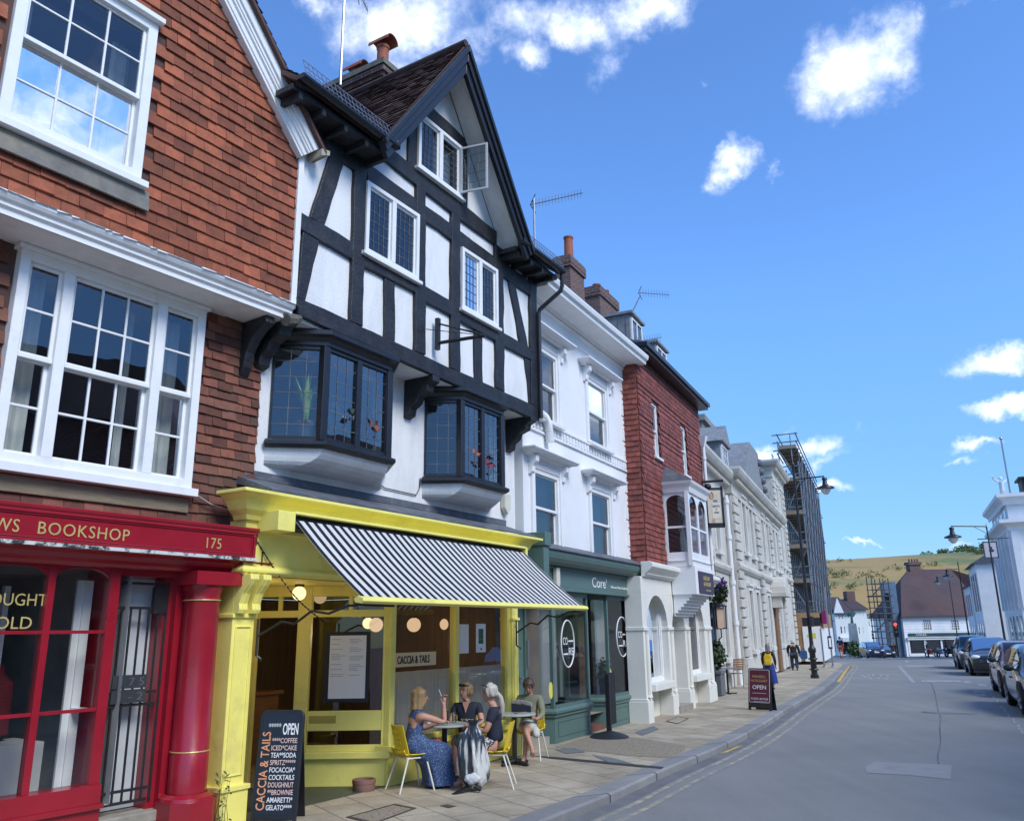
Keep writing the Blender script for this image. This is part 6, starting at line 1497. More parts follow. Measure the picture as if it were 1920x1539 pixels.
# ------------------------------------------------------------------ street lamps, posts and signs
def lantern(mb, p, s=1.0):
    mb.lathe([(.0, .62*s), (.10*s, .60*s), (.13*s, .50*s), (.09*s, .46*s), (.12*s, .30*s), (.15*s, .22*s), (.40*s, .12*s), (.42*s, .06*s), (.22*s, .04*s)], p, 16)
    return mb
M_lampglass = mat('frosted_lamp_glass', (.62, .64, .62), .3, .05)
def street_lamp(base, top, arm, armlen_dir, label, fancy=True, s=1.0):
    t = thing('street_lamp', label, 'street lamp', base, 0, 'black street lamps with a hanging lantern')
    h = (top-base).length
    b = MB(); b.lathe([(.16, 0), (.16, .12), (.115, .16), (.115, .95), (.15, 1.0), (.15, 1.12), (.09, 1.2), (.075, 1.3), (.062, h*.5), (.045, h-.25), (.045, h), (.07, h+.03), (.03, h+.12), (.0, h+.4)], (0, 0, 0), 14)
    for z in (.3, .7): b.lathe([(.165, z), (.18, z+.03), (.165, z+.06)], (0, 0, 0), 14)
    b.build('post', M_blackpaint, t, smooth=40)
    e = arm-base; r = MB(); a0 = Vector((0, 0, e.z+.62*s)); r.tube([a0, Vector((e.x, e.y, e.z+.66*s))], .035*s, 6); r.tube([a0-Vector((0, 0, .5)), Vector((e.x*.35, e.y*.35, e.z+.60*s))], .018, 5); r.build('arm', M_blackpaint, t)
    l = lantern(MB(), e, s).build('lantern', M_blackpaint, t, smooth=40)
    g = MB(); g.lathe([(.24*s, .05*s), (.22*s, -.08*s), (.10*s, -.22*s), (0, -.24*s)], e, 14); g.build('lamp_glass', M_lampglass, l, smooth=True)
    return t
b = G(1528, 1271); top = atY(1481, 872, b.y); arm = atY(1548, 918, b.y-.5)
street_lamp(b, Vector((b.x, b.y, top.z)), Vector((arm.x, arm.y, arm.z)), None, 'tall black street lamp on the left pavement with its lantern over the road', s=.85)
for (px, py, Y, ax, ay, lab) in ((1850, 990, 56, 1787, 1010, 'black street lamp in front of the white corner building on the right'), (1796, 1056, 84, 1777, 1082, 'black street lamp in front of the right half of the brown roof'), (1779, 1084, 108.5, 1759, 1092, 'farthest black street lamp in front of the middle of the brown roof')):
    t_ = atY(px, py, Y); bs = Vector((t_.x, t_.y, gz(Y))); a = atY(ax, ay, Y); street_lamp(bs, t_, a, None, lab, s=1.3)
# finger post board across the left lamp, plain bus-stop posts
fp = thing('finger_sign', 'dark direction board fixed across the left street lamp', 'sign', Vector((b.x, b.y, 0)))
p0 = atY(1504, 1165, b.y-.2); p1 = atY(1538, 1166, b.y-.2)
m = MB(); m.box(p0.x-b.x, p1.x-b.x, -.22, -.17, p0.z-.17, p0.z+.17); o = m.build('board', M_blackpaint, fp); bevel(o, .02, 2)
m = MB(); m.tube([(0, -.2, p0.z-.2), (0, -.2, p0.z+.2)], .12, 8); m.build('clamp', M_iron, fp)
for (px, pyb, pyt, lab, panel) in ((1546, 1251, 1178, 'thin grey post on the pavement beside the white hoarding', None), (1562, 1250, 1100, 'tall thin grey bus stop post with a small timetable panel', (1551, 1561, 1192, 1216))):
    q = G(px, pyb); tp = atY(px-6, pyt, q.y); t = thing('bus_stop_post' if panel else 'post', lab, 'post', q)
    m = MB(); m.tube([(0, 0, 0), (0, 0, tp.z-q.z)], .045, 7); m.lathe([(.14, 0), (.12, .05), (.05, .07)], (0, 0, 0), 8); m.build('pole', M_steel, t)
    if panel:
        a = atY(panel[0], panel[2], q.y-.1); c = atY(panel[1], panel[3], q.y-.1); m = MB(); m.box(a.x-q.x, c.x-q.x, -.12, -.08, c.z-q.z, a.z-q.z); m.build('timetable', M_blackpaint, t); m = MB(); m.box(a.x-q.x+.05, c.x-q.x-.05, -.125, -.12, c.z-q.z+.1, a.z-q.z-.1); m.build('sheet', M_paper, t)
# pub sign on its bracket
c0 = S.q(1326, 912, .35); ps = thing('pub_sign', 'hanging pub sign reading rights of man in a black frame with a lamp above', 'sign', RH.world((5.9, -.1, 5.6)), 0)
Y0 = ps.location.y-.2; a = atY(1324, 918, Y0); c = atY(1356, 987, Y0); base = ps.location
X0, X1, Z0, Z1 = a.x-base.x, c.x-base.x, c.z-base.z, a.z-base.z
m = MB(); m.box(X0-.04, X1+.04, -.25, -.17, Z0-.03, Z0+.10); m.box(X0-.04, X0, -.25, -.17, Z0, Z1); m.box(X1, X1+.05, -.25, -.17, Z0, Z1+.1); m.box(X0-.04, X1+.05, -.25, -.17, Z1, Z1+.05); m.tube([(X0-.5, -.1, Z1+.22), (X1+.1, -.21, Z1+.26)], .04, 6); m.sphere((X0+.05, -.21, Z1+.08), .10, 10, 8); m.build('frame', M_blackpaint, ps)
m = MB(); m.box(X0, X1, -.23, -.19, Z0+.1, Z1); m.build('board', mat('cream_sign', (.62, .56, .42), .6, .12, 5), ps)
w_, h_ = X1-X0, Z1-Z0
m = MB(); 
def disc(mb, cx, cz, rx, rz, y, n=14): mb.add([(cx+rx*math.cos(2*math.pi*k/n), y, cz+rz*math.sin(2*math.pi*k/n)) for k in range(n)], [tuple(range(n))])
disc(m, X0+w_*.30, Z0+h_*.83, w_*.17, h_*.11, -.233); m.build('hair', mat('auburn', (.20, .10, .05), .8, .1), ps)
m = MB(); disc(m, X0+w_*.30, Z0+h_*.81, w_*.115, h_*.085, -.236); disc(m, X0+w_*.35, Z0+h_*.16, w_*.14, h_*.05, -.236); m.build('face', mat('painted_skin', (.55, .33, .22), .8, .1), ps)
m = MB(); m.box(X0+w_*.42, X0+w_*.72, -.236, -.232, Z0+h_*.66, Z0+h_*.72); m.build('collar', mat('sign_blue', (.16, .20, .38), .8, .1), ps)
m = MB(); m.box(X0+w_*.30, X0+w_*.90, -.237, -.233, Z0+h_*.22, Z0+h_*.64); m.build('scroll', mat('sign_parchment', (.70, .66, .55), .8, .1), ps)
m = MB(); fit_text('RIGHTS', X0+w_*.36, X0+w_*.84, Z0+h_*.52, h_*.055, -.240, m); fit_text('of', X0+w_*.53, X0+w_*.66, Z0+h_*.45, h_*.035, -.240, m); fit_text('MAN', X0+w_*.44, X0+w_*.76, Z0+h_*.35, h_*.055, -.240, m); m.build('lettering', M_blacktext, ps)
# foliage helper
def leaves(mb, c, r, n, size, rg, shell=.35):
    c = Vector(c)
    for k in range(n):
        d = Vector((rg.gauss(0, 1), rg.gauss(0, 1), rg.gauss(0, 1))).normalized(); q = c+Vector((d.x*r[0], d.y*r[1], d.z*r[2]))*(1-shell*rg.random()**1.5)*rg.uniform(.8, 1.1)
        a = Vector((rg.gauss(0, 1), rg.gauss(0, 1), rg.gauss(0, 1))).normalized()*size*rg.uniform(.6, 1.3); bb = a.cross(d+Vector((.1, .2, .1))).normalized()*size*.5
        mb.add([q, q+a*.5+bb, q+a, q+a*.5-bb], [(0, 1, 2, 3)])
    return mb
M_leaf = mat('dark_leaf', (.030, .060, .018), .6, .3, 3, island=.5)
M_leafg = mat('leaf_green', (.055, .10, .028), .6, .3, 3, island=.5)
rg = random.Random(4)
q = RH.world((6.6, -.75, 3.05)); qq = atY(1343, 1102, q.y); 
hbk = thing('hanging_basket', 'hanging basket of purple flowers above the pub doorway', 'basket', qq)
m = MB(); leaves(m, (0, 0, -.08), (.33, .33, .36), 700, .09, rg); m.build('foliage', M_leaf, hbk)
m = MB(); leaves(m, (-.03, -.1, .12), (.28, .28, .20), 260, .07, rg, .1); m.build('flowers', mat('purple_petal', (.09, .02, .22), .6, .3, island=.5), hbk)
m = MB(); m.lathe([(.22, 0), (.20, -.12), (.08, -.22), (0, -.23)], (0, 0, 0), 12); m.tube([(0, 0, .35), (0, 0, .9)], .01, 5); m.build('basket_shell', M_iron, hbk)
ql = atY(1350, 1157, q.y+.6); ln = thing('wall_lantern', 'black framed lantern on a scrolled bracket by the pub doorway', 'lantern', ql)
m = MB(); 
for sx in (-.13, .13):
    for sy in (-.13, .13): m.beam((sx, sy, -.3), (sx*1.15, sy*1.15, .3), .025)
m.box(-.18, .18, -.18, .18, .3, .33); m.box(-.15, .15, -.15, .15, -.33, -.3); m.lathe([(.17, .33), (.05, .45), (0, .52)], (0, 0, 0), 8); m.tube([(0, 0, -.33), (0, 0, -.55), (-.08, 0, -.62), (-.02, .1, -.75), (-.5, .35, -.8)], .02, 6); m.build('frame', M_iron, ln)
m = MB(); m.box(-.11, .11, -.11, .11, -.28, .28); m.build('lamp_glass', mat('peach_glass', (.60, .42, .30), .4, .1), ln)
gp = G(1338, 1303); pt = thing('planter', 'grey planter box with a clipped dark green bush outside the pub', 'planter', gp, S.rot)
m = MB(); m.box(-.36, .36, -.30, .30, .02, .62); m.box(-.39, .39, -.33, .33, .60, .68); o = m.build('planter_box', mat('planter_grey', (.13, .14, .15), .6, .15), pt); bevel(o)
m = MB(); leaves(m, (0, 0, 1.12), (.42, .42, .44), 1500, .10, rg, .5); m.build('foliage', M_leaf, pt)
m = MB(); m.tube([(0, 0, .6), (0, 0, 1.1)], .03, 6); m.build('trunk', M_wood, pt)
# slatted pub chairs and table
M_slat = mat('oak_slat', (.22, .12, .06), .6, .2, 4)
def pub_chair(pos, rz, label):
    t = thing('slatted_chair', label, 'chair', pos, rz, 'slatted pub chairs')
    m = MB()
    for sx in (-.2, .2): 
        m.tube([(sx, -.2, 0), (sx, -.2, .44)], .014, 6); m.tube([(sx, .2, 0), (sx, .2, .44), (sx, .25, .92)], .014, 6)
    m.build('frame', M_steel, t)
    m = MB()
    for k in range(5): m.box(-.21, .21, -.21+k*.085, -.15+k*.085, .44, .46)
    m.build('seat', M_slat, t)
    m = MB()
    for k in range(5): m.box(-.21, .21, .225+k*.012, .243+k*.012, .56+k*.075, .62+k*.075)
    m.build('backrest', M_slat, t)
g1 = G(1378, 1289); pub_chair(g1, R(-150), 'slatted wooden chair standing outside the pub window')
g2 = G(1358, 1290); pub_chair(g2, R(60), 'slatted wooden chair tucked behind the pub planter')
g3 = G(1366, 1300); t = thing('pub_table', 'small metal table between the slatted pub chairs', 'table', g3)
m = MB(); m.box(-.32, .32, -.32, .32, .70, .73); m.build('table_top', M_steel, t); m = MB(); m.tube([(0, 0, 0), (0, 0, .7)], .03, 8); m.box(-.25, .25, -.02, .02, 0, .03); m.box(-.02, .02, -.25, .25, 0, .03); m.build('pedestal', M_iron, t)

# ------------------------------------------------------------------ far end of the street
YF = 110.0
def far_frame(px, Y, azd=90.0): p = atY(px, 1200, Y); return Fac((p.x, Y), azd, gz(Y))
FB = far_frame(1697, YF)
BR = fthing(FB, 'brown_roofed_shop', 'white boarded shop with a huge brown tiled roof at the end of the street', 'building')
ze, x1 = FB.z(1770, 1156), FB.u(1848, 1156)
zsb, zst = FB.z(1770, 1192), FB.z(1770, 1186)
wl_ = [(FB.u(a, 1170), FB.u(b, 1170), FB.z(a, 1181.5), FB.z(a, 1160.5)) for a, b in ((1730, 1747), (1782.5, 1799), (1823, 1841))]
m = MB(); holed(m, VP((0, 0), (1, 0)), 0, x1+1.3, 0, ze, wl_+[(.3, x1, .35, zsb-.35)], reveal=.2); m.quad((0, 0, 0), (0, 9, 0), (0, 9, ze), (0, 0, ze))
z = zst+.2
while z < ze-.2: m.box(0, x1+1.3, -.03, 0, z, z+.03); z += .33
m.build('wall', M_stucco, BR)
for w in wl_: glazed(BR, (w[0], .0), (w[1], .0), w[2], w[3], M_white, M_black, fw=.10, dep=.1, d=.04, cols=4, rows=4, bw=.07)
m = MB(); m.box(.5, x1+1.3, -.15, 0, zsb, zst); m.build('sign_band', mat('dark_green_sign', (.02, .06, .055), .5, .1), BR)
m = MB(); m.box(.2, x1+1.4, -.3, 0, zsb-.2, zsb-.12); m.box(.2, x1+1.4, -.25, 0, zsb-.42, zsb-.30); m.build('fascia', M_white, BR)
m = MB(); fit_text('COLES', FB.u(1716, 1190), FB.u(1736, 1190), zsb+.1, (zst-zsb)*.6, -.16, m); m.build('shop_lettering', M_whitetext, BR)
m = MB(); m.quad((.3, .15, .35), (x1, .15, .35), (x1, .15, zsb-.3), (.3, .15, zsb-.3)); m.build('shop_window', M_glass, BR)
m = MB(); m.box(.3, x1, .2, 3, .3, zsb-.3); m.build('interior', M_room, BR)
m = MB(); 
for k in range(5): x = .3+k*(x1-.3)/5; m.box(x, x+.22, -.06, .1, 0.1, zsb-.35)
m.box(.3, x1, -.05, .1, .1, .4); m.build('shop_frame', M_white, BR)
tl_ = FB.q(1690, 1088, -4); r0, r1 = FB.q(1702, 1068, -7), FB.q(1783, 1067, -7); rr_ = FB.q(1828, 1081, -4.5); 
rf = MB(); e0, e1 = Vector((-.3, -.5, ze)), Vector((x1+.4, -.5, ze))
P_ = [e0, e1, Vector((rr_.x, 4.5, rr_.z)), Vector((r1.x, 7, r1.z)), Vector((r0.x, 7, r0.z)), Vector((tl_.x-.1, 4, tl_.z))]
rf.add(P_+[Vector((x1+.4, 10, ze)), Vector((-.3, 10, ze))], [(0, 1, 2, 3, 4, 5), (1, 6, 3, 2), (0, 5, 4, 7), (3, 6, 7, 4)])
rg = random.Random(77)
ra = Vector((e1-e0)); up_ = Vector((0, 7.5, r0.z-ze))
for j in range(44):
    t0 = j/44; zz = t0
    for i in range(60):
        u = (i+.5*(j % 2))/60; p = e0+ra*u+up_*t0
        if p.x > r1.x+(e1.x-r1.x)*(1-t0)*.55-.6*t0 or p.x < e0.x+(r0.x-e0.x)*t0: continue
        w = ra.x/60*.94; n = Vector((0, -up_.z, up_.y)).normalized()*.045
        rf.add([p+n, p+n+Vector((w, 0, 0)), p+up_/44*1.1+Vector((w, 0, 0))+n*.2, p+up_/44*1.1+n*.2], [(0, 1, 2, 3)])
ro = rf.build('roof', mat('brown_clay_roof', (.085, .048, .047), .85, .25, .5, island=.3, dirt=(.055, .045, .05), dscale=.25, damt=.9, dlo=.45, dhi=.6), BR)
ca, cb2 = FB.q(1701, 1054, -7), FB.q(1721, 1054, -7)
m = MB(); m.box(ca.x, cb2.x, 6.4, 7.6, r0.z-2, ca.z-.2); m.box(ca.x-.15, cb2.x+.15, 6.25, 7.75, ca.z-.4, ca.z); 
for k in range(4): m.lathe([(.14, 0), (.11, .45)], (ca.x+.3+k*.38, 7, ca.z), 8)
m.build('chimney', M_brickdark, ro)
m = MB(); m.box(-1.75, -.02, .6, 1.3, 0, FB.z(1684, 1090)); m.build('side_wing', mat('blue_grey_cladding', (.09, .15, .22), .6, .2, 1, .1, 5), BR)
m = MB(); m.box(-1.55, -1.1, .5, .6, 4.5, 8.0); m.build('strip_window', M_glass, BR)
# scaffold ladder tower
SF = far_frame(1648, 108); st_ = fthing(SF, 'scaffold_tower', 'narrow open scaffold tower beside the brown roofed shop', 'scaffolding'); wS = SF.u(1673, 1150); hS = SF.z(1650, 1078)
m = MB()
for x in (0, wS*.5, wS):
    for y in (0, 1.5): m.tube([(x, y, 0), (x, y, hS-(.4 if x else 0))], .07, 5)
z = .8
while z < hS-1: 
    for y in (0, 1.5): m.tube([(-.2, y, z), (wS+.2, y, z)], .05, 5)
    z += .75
m.build('pole_frame', mat('dark_scaffold', (.06, .055, .06), .6, .2), st_)
m = MB()
for z in (3, 5.2, 7.4): m.box(-.2, wS+.4, 0, 1.5, z, z+.18); m.beam((0, .6, z), (wS, .6, z+2.1), .12, .12)
m.build('boarding', mat('dark_boards', (.08, .07, .06), .8, .2), st_)
# white houses on the left of the junction
def far_house(px0, px1, Y, pe, pr, label, m_wall, m_roof, wins, name='town_house', dep=8, gabled=False):
    f = far_frame(px0, Y); t = fthing(f, name, label, 'house'); w = f.u(px1, 1180); ze, zr = f.z(px0, pe), f.z(px0, pr)
    hl = [(f.u(a, 1180), f.u(b, 1180), f.z(a, d), f.z(a, c)) for a, b, c, d in wins]
    m = MB(); holed(m, VP((0, 0), (1, 0)), 0, w, 0, ze, hl, reveal=.15); m.quad((0, 0, 0), (0, dep, 0), (0, dep, ze), (0, 0, ze)); m.quad((w, 0, 0), (w, dep, 0), (w, dep, ze), (w, 0, ze)); m.build('wall', m_wall, t)
    for h in hl: glazed(t, (h[0], 0), (h[1], 0), h[2], h[3], M_white, M_glass, fw=.10, dep=.12, d=0, rows=2, sash=.5, room=M_room, roomd=.5)
    r = MB(); r.prism([(-.3, -.4, ze), (w+.3, -.4, ze), (w-.2 if not gabled else w+.3, dep/2, zr), (.2 if not gabled else -.3, dep/2, zr)], (0, 0, -.12)); r.prism([(w+.3, -.4, ze), (w+.3, dep+.4, ze), (w-.2, dep/2, zr)], (-.1, 0, 0)); r.prism([(-.3, -.4, ze), (-.3, dep+.4, ze), (.2, dep/2, zr)], (.1, 0, 0))
    ro = r.build('roof', m_roof, t); return f, t, w, ze, zr, ro
M_farroof = mat('plum_tile_roof', (.065, .045, .05), .8, .2, 1)
M_mint = mat('mint_white_render', (.72, .77, .76), .7, .05)
f, t, w, ze, zr, ro = far_house(1570, 1600, 128, 1149, 1117, 'white corner house with plum roof and small gable behind the war memorial', M_mint, M_farroof, [(1574, 1578, 1150.5, 1161), (1580, 1584, 1150.5, 1161), (1586, 1589, 1150.5, 1161), (1575, 1580, 1173, 1188), (1582, 1586, 1173, 1188), (1588.5, 1591.5, 1173, 1187)])
m = MB(); m.prism([(-.2, -.45, ze), (1.3, -.45, ze), (.5, -.45, ze+2.2)], (0, .3, 0)); m.build('gable', M_mint, t)
m = MB(); m.box(.4, w-.1, -1.1, 0, 2.0, 2.6); m.build('awning', M_white, t)
m = MB(); m.box(.6, w-.4, -.03, .0, .2, 2.0); m.build('shop_window', M_black, t)
f, t, w, ze, zr, ro = far_house(1600, 1628, 131, 1142, 1121, 'taller plain white house with dark roof right of the war memorial', M_mint, M_farroof, [(1608, 1611, 1147, 1156), (1614, 1617, 1147, 1156), (1620, 1623, 1147, 1156), (1609, 1613, 1174, 1189), (1617, 1620, 1174, 1188)])
m = MB(); m.box(1.0, 2.3, 3, 4.5, zr-1, zr+1.2); m.build('chimney', M_brickdark, ro)
f, t, w, ze, zr, ro = far_house(1626, 1640, 134, 1152, 1148, 'narrow white house with flat roof between the tall white and the brick house', M_mint, M_lead, [(1629, 1633, 1163, 1174), (1632, 1637, 1186, 1199)])
f, t, w, ze, zr, ro = far_house(1640, 1660, 137, 1168, 1150, 'small red brick house with blue slate roof and tall white windows', M_brickred, M_slate, [(1643, 1645.5, 1171, 1182), (1648, 1650.5, 1171, 1182), (1653, 1655.5, 1171, 1182), (1645, 1647.5, 1190, 1205), (1650, 1652.5, 1190, 1205), (1655, 1657, 1190, 1205)])
f, t, w, ze, zr, ro = far_house(1660, 1700, 141, 1186, 1150, 'low white building seen through the scaffold tower', M_mint, M_farroof, [])
# war memorial: winged bronze figure on a stone column
mp_ = atY(1604, 1222, 112); wm = thing('war_memorial', 'stone column with a green bronze winged figure at the far junction', 'monument', Vector((mp_.x, 112, gz(112))))
zc_ = atY(1604, 1168, 112).z-gz(112)
m = MB(); m.box(-.9, .9, -.9, .9, 0, .7); m.add([(-.5, -.5, .7), (.5, -.5, .7), (.5, .5, .7), (-.5, .5, .7), (-.38, -.38, zc_), (.38, -.38, zc_), (.38, .38, zc_), (-.38, .38, zc_)], [(0, 1, 5, 4), (1, 2, 6, 5), (2, 3, 7, 6), (3, 0, 4, 7), (4, 5, 6, 7)]); m.build('column', M_stone, wm)
m = MB(); m.tube([(0, 0, zc_), (.02, 0, zc_+.5), (.03, 0, zc_+.9), (0, 0, zc_+1.15), (0, 0, zc_+1.25)], [.20, .16, .15, .17, .07], 8); m.sphere((0, 0, zc_+1.35), .12, 8, 6); m.tube([(.1, 0, zc_+1.1), (.4, 0, zc_+1.55), (.5, 0, zc_+1.7)], [.06, .05, .03], 6); m.tube([(-.1, 0, zc_+1.1), (-.35, 0, zc_+1.4)], [.06, .04], 6)
for s in (-1, 1): m.prism([(s*.05, .08, zc_+1.15), (s*.65, .15, zc_+1.5), (s*.7, .15, zc_+1.2), (s*.3, .1, zc_+.75)], (0, .05, 0))
m.build('figure', mat('verdigris', (.06, .16, .14), .6, .2), wm)
for k, (px, py, h, w, lab) in enumerate(((1600, 1217, 2.0, .9, 'taller dark bush at the foot of the war memorial'), (1612, 1219, 1.5, .7, 'shorter rounded bush right of the war memorial'))):
    p = atY(px, py, 109); t = thing('shrub', lab, 'shrub', Vector((p.x, 109, gz(109)))); m = MB(); leaves(m, (0, 0, h*.55), (w, w, h*.5), 500, .28, rg, .6); m.build('foliage', M_leafg, t); m = MB(); m.tube([(0, 0, 0), (0, 0, h*.5)], .06, 5); m.build('trunk', M_wood, t)
# traffic light showing red
tp = atY(1683, 1210, 88); tq = thing('traffic_light', 'traffic light showing red in front of the scaffold tower', 'traffic light', Vector((tp.x, 88, gz(88))))
za, zb2 = atY(1683, 1164, 88).z-gz(88), atY(1683, 1194, 88).z-gz(88)
m = MB(); m.tube([(0, 0.1, 0), (0, .1, zb2+.1)], .07, 6); m.build('pole', M_blackpaint, tq)
m = MB(); m.box(-.24, .24, -.1, .15, zb2, za); o = m.build('signal_head', M_blackpaint, tq)
for k, (z, nm, mm) in enumerate(((za-.32, 'red_lens', emit('red_signal', (1, .06, .04), 1.6)), (za-.75, 'amber_lens', mat('dark_amber', (.06, .03, .005), .3)), (za-1.18, 'green_lens', mat('dark_green_lens', (.005, .03, .02), .3)))):
    m = MB(); m.sphere((0, -.1, z), .17, 10, 6, (1, .4, 1)); m.build(nm, mm, o)
# white corner building on the right, statue and flagpole
RW_ = Fac((atY(1892, 1000, 60).x, 60.0), 24.5, gz(60)); WT = fthing(RW_, 'white_corner_building', 'tall white classical corner building with two cornices on the right', 'building')
zp, zm = atY(1892, 934, 60).z-gz(60), atY(1892, 982, 60).z-gz(60)
M_wshade = mat('blue_white_render', (.78, .79, .80), .75, .08, 1)
m = MB(); m.box(0, 11.5, -9, 0, 0, zm); m.box(.15, 11.3, -8.8, -.15, zm, zp)      # outward faces look left over the street (local y positive)
m.build('wall', M_wshade, WT)
m = MB()
for (z, o_) in ((zm, .55), (zp, .45)): m.sweep([(0, -.5), (.06, -.5), (.10, -.25), (.25, -.1), (o_, .05), (o_, .3), (0, .3)], [(11.5, -9, z), (0, -9, z), (0, 0, z), (11.5, 0, z)][::-1])
m.build('cornice', M_wshade, WT)
for k in range(4): x = 1.2+k*2.4; m = MB(); m.box(x, x+1.1, -.18, -.12, zm+.6, zp-.7); m.build('window', M_glass, WT)
for k in range(5):
    x = .8+k*2.2
    for (a, b) in ((.8, 2.8), (3.8, zm-1.4)): m = MB(); m.box(x, x+1.0, -.02, .03, a, b); m.build('window', M_glass, WT)
for k in range(3):
    y = -1.6-k*2.4; m = MB(); m.box(-.03, .02, y-.9, y, 4.2, zm-1.4); m.build('window', M_glass, WT)
m = MB()
for k in range(6): x = .1+k*2.2; m.box(x, x+.3, 0, .14, 3.3, zm-.5)
for k in range(4): y = -.6-k*2.4; m.box(-.14, 0, y, y+.5, 3.3, zm-.5)
m.build('pilaster', M_wshade, WT)
m = MB(); m.tube([(.8, -.6, zp+.3), (.8, -.6, zp+4.5)], .06, 6); m.sphere((.8, -.6, zp+4.6), .12, 8, 6); o = m.build('flagpole', M_steel, None, loc=(RW_.p[0], RW_.p[1], RW_.zb), rot=(0, 0, RW_.rot)); tag(o, 'bare flagpole on the roof of the white corner building', 'flagpole')
m = MB(); m.tube([(3.2, -.4, zp+.3), (3.2, -.4, zp+.8), (3.25, -.4, zp+1.3), (3.2, -.4, zp+1.7)], [.28, .20, .17, .20], 8); m.sphere((3.2, -.4, zp+1.95), .15, 8, 6); m.tube([(3.2, -.3, zp+1.6), (2.9, .1, zp+1.9), (2.6, .2, zp+2.1)], .06, 6); m.tube([(3.2, -.5, zp+1.6), (3.5, -.9, zp+1.9)], .06, 6); m.box(2.9, 3.5, -.7, -.1, zp+.2, zp+.35)
o = m.build('roof_statue', M_wshade, None, loc=(RW_.p[0], RW_.p[1], RW_.zb), rot=(0, 0, RW_.rot), smooth=40); tag(o, 'small statue with raised arm on the corner of the white building roof', 'statue')
m = MB(); m.box(1.2, 3.2, -4, -1.5, zp+.3, zp+1.5); m.box(1.0, 3.4, -4.2, -1.3, zp+1.5, zp+1.65); o = m.build('roof_plant', M_black, WT)
bs_a, bs_b = atY(1842, 1016, 57), atY(1872, 1045, 57); hs_ = thing('hanging_sign', 'pale square hanging sign with a dark emblem on the white corner building', 'sign', Vector((bs_a.x, 57, bs_b.z)))
w_, h_ = bs_b.x-bs_a.x, bs_a.z-bs_b.z
m = MB(); m.box(0, w_, -.04, .04, 0, h_); m.build('board', mat('lilac_grey_board', (.38, .36, .42), .6, .1), hs_)
m = MB(); m.box(-.03, w_+.03, -.06, -.04, -.03, .03); m.box(-.03, w_+.03, -.06, -.04, h_-.03, h_+.03); m.box(-.03, .03, -.06, -.04, 0, h_); m.box(w_-.03, w_+.03, -.06, -.04, 0, h_); m.beam((-.3, 0, h_+.2), (w_*2.0, 0, h_+.25), .06); m.build('frame', M_iron, hs_)
m = MB(); disc(m, w_*.55, h_*.45, w_*.2, h_*.10, -.045); m.box(w_*.42, w_*.62, -.046, -.04, h_*.5, h_*.7); m.build('emblem', M_black, hs_)
# grey houses beyond on the right
for (X_, Y_, a0, zt_, zr_, lab) in ((None, 77, 0, 8.2, 11.2, 'white rendered house with dark slate gable beyond the white corner building'), (None, 88, 0, 7.0, 10.0, 'lower white house with dark roof beside the brown roofed shop')):
    p = Vector(RW_.plan(Y_-60+2, 0)+(0,)); f = Fac((p.x, p.y), 24.5, gz(p.y)); t = fthing(f, 'town_house', lab, 'house')
    m = MB(); m.box(0, 9, -8, 1.0, 0, zt_); m.build('wall', M_wshade, t)
    m = MB(); m.prism([(-.3, 1.4, zt_), (-.3, -8.4, zt_), (-.3, -3.6, zr_)], (9.6, 0, 0)); m.build('roof', M_slate, t)
    for k in range(3):
        for (za_, zb_) in ((4, zt_-.8), (1, 2.8)): x = 1+k*2.6; m = MB(); m.box(x, x+1.2, .98, 1.05, za_, zb_); m.build('window', M_glass, t)
    m = MB(); m.box(-.05, .02, -3, -1.6, 4, 6); m.build('window', M_glass, t)

# ------------------------------------------------------------------ downs beyond the town
prof = [(1300, 1062), (1480, 1057), (1549, 1055), (1600, 1054), (1669, 1050), (1735, 1045), (1776, 1040), (1800, 1035), (1837, 1030), (1873, 1040), (1920, 1046), (2100, 1050)]
YR = 640.0
pts = [(atY(a, b, YR).x, atY(a, b, YR).z) for a, b in prof]
def ridge(x):
    if x <= pts[0][0]: return pts[0][1]*max(0, 1-(pts[0][0]-x)/400)
    for (a, b), (c, d) in zip(pts, pts[1:]):
        if x <= c: return b+(d-b)*(x-a)/(c-a)
    return pts[-1][1]*max(0, 1-(x-pts[-1][0])/500)
hm = MB(); nx, ny = 90, 34; rg = random.Random(2)
xs = [-300+1100*i/(nx-1) for i in range(nx)]; ys = [300+560*j/(ny-1) for j in range(ny)]
for y_ in ys:
    for x in xs:
        t = (y_-300)/(YR-300); k = (math.sin(min(t, 1)*math.pi/2)**1.25) if t <= 1 else max(.2, 1-(t-1)*1.2)
        hm.v.append((x*(.55+.45*y_/YR), y_, -7+(ridge(x)+7)*k+1.2*math.sin(x*.03+y_*.02)*(1 if t < .95 else .1)))
for j in range(ny-1):
    for i in range(nx-1): hm.f.append((j*nx+i, j*nx+i+1, (j+1)*nx+i+1, (j+1)*nx+i)); hm.m.append(0)
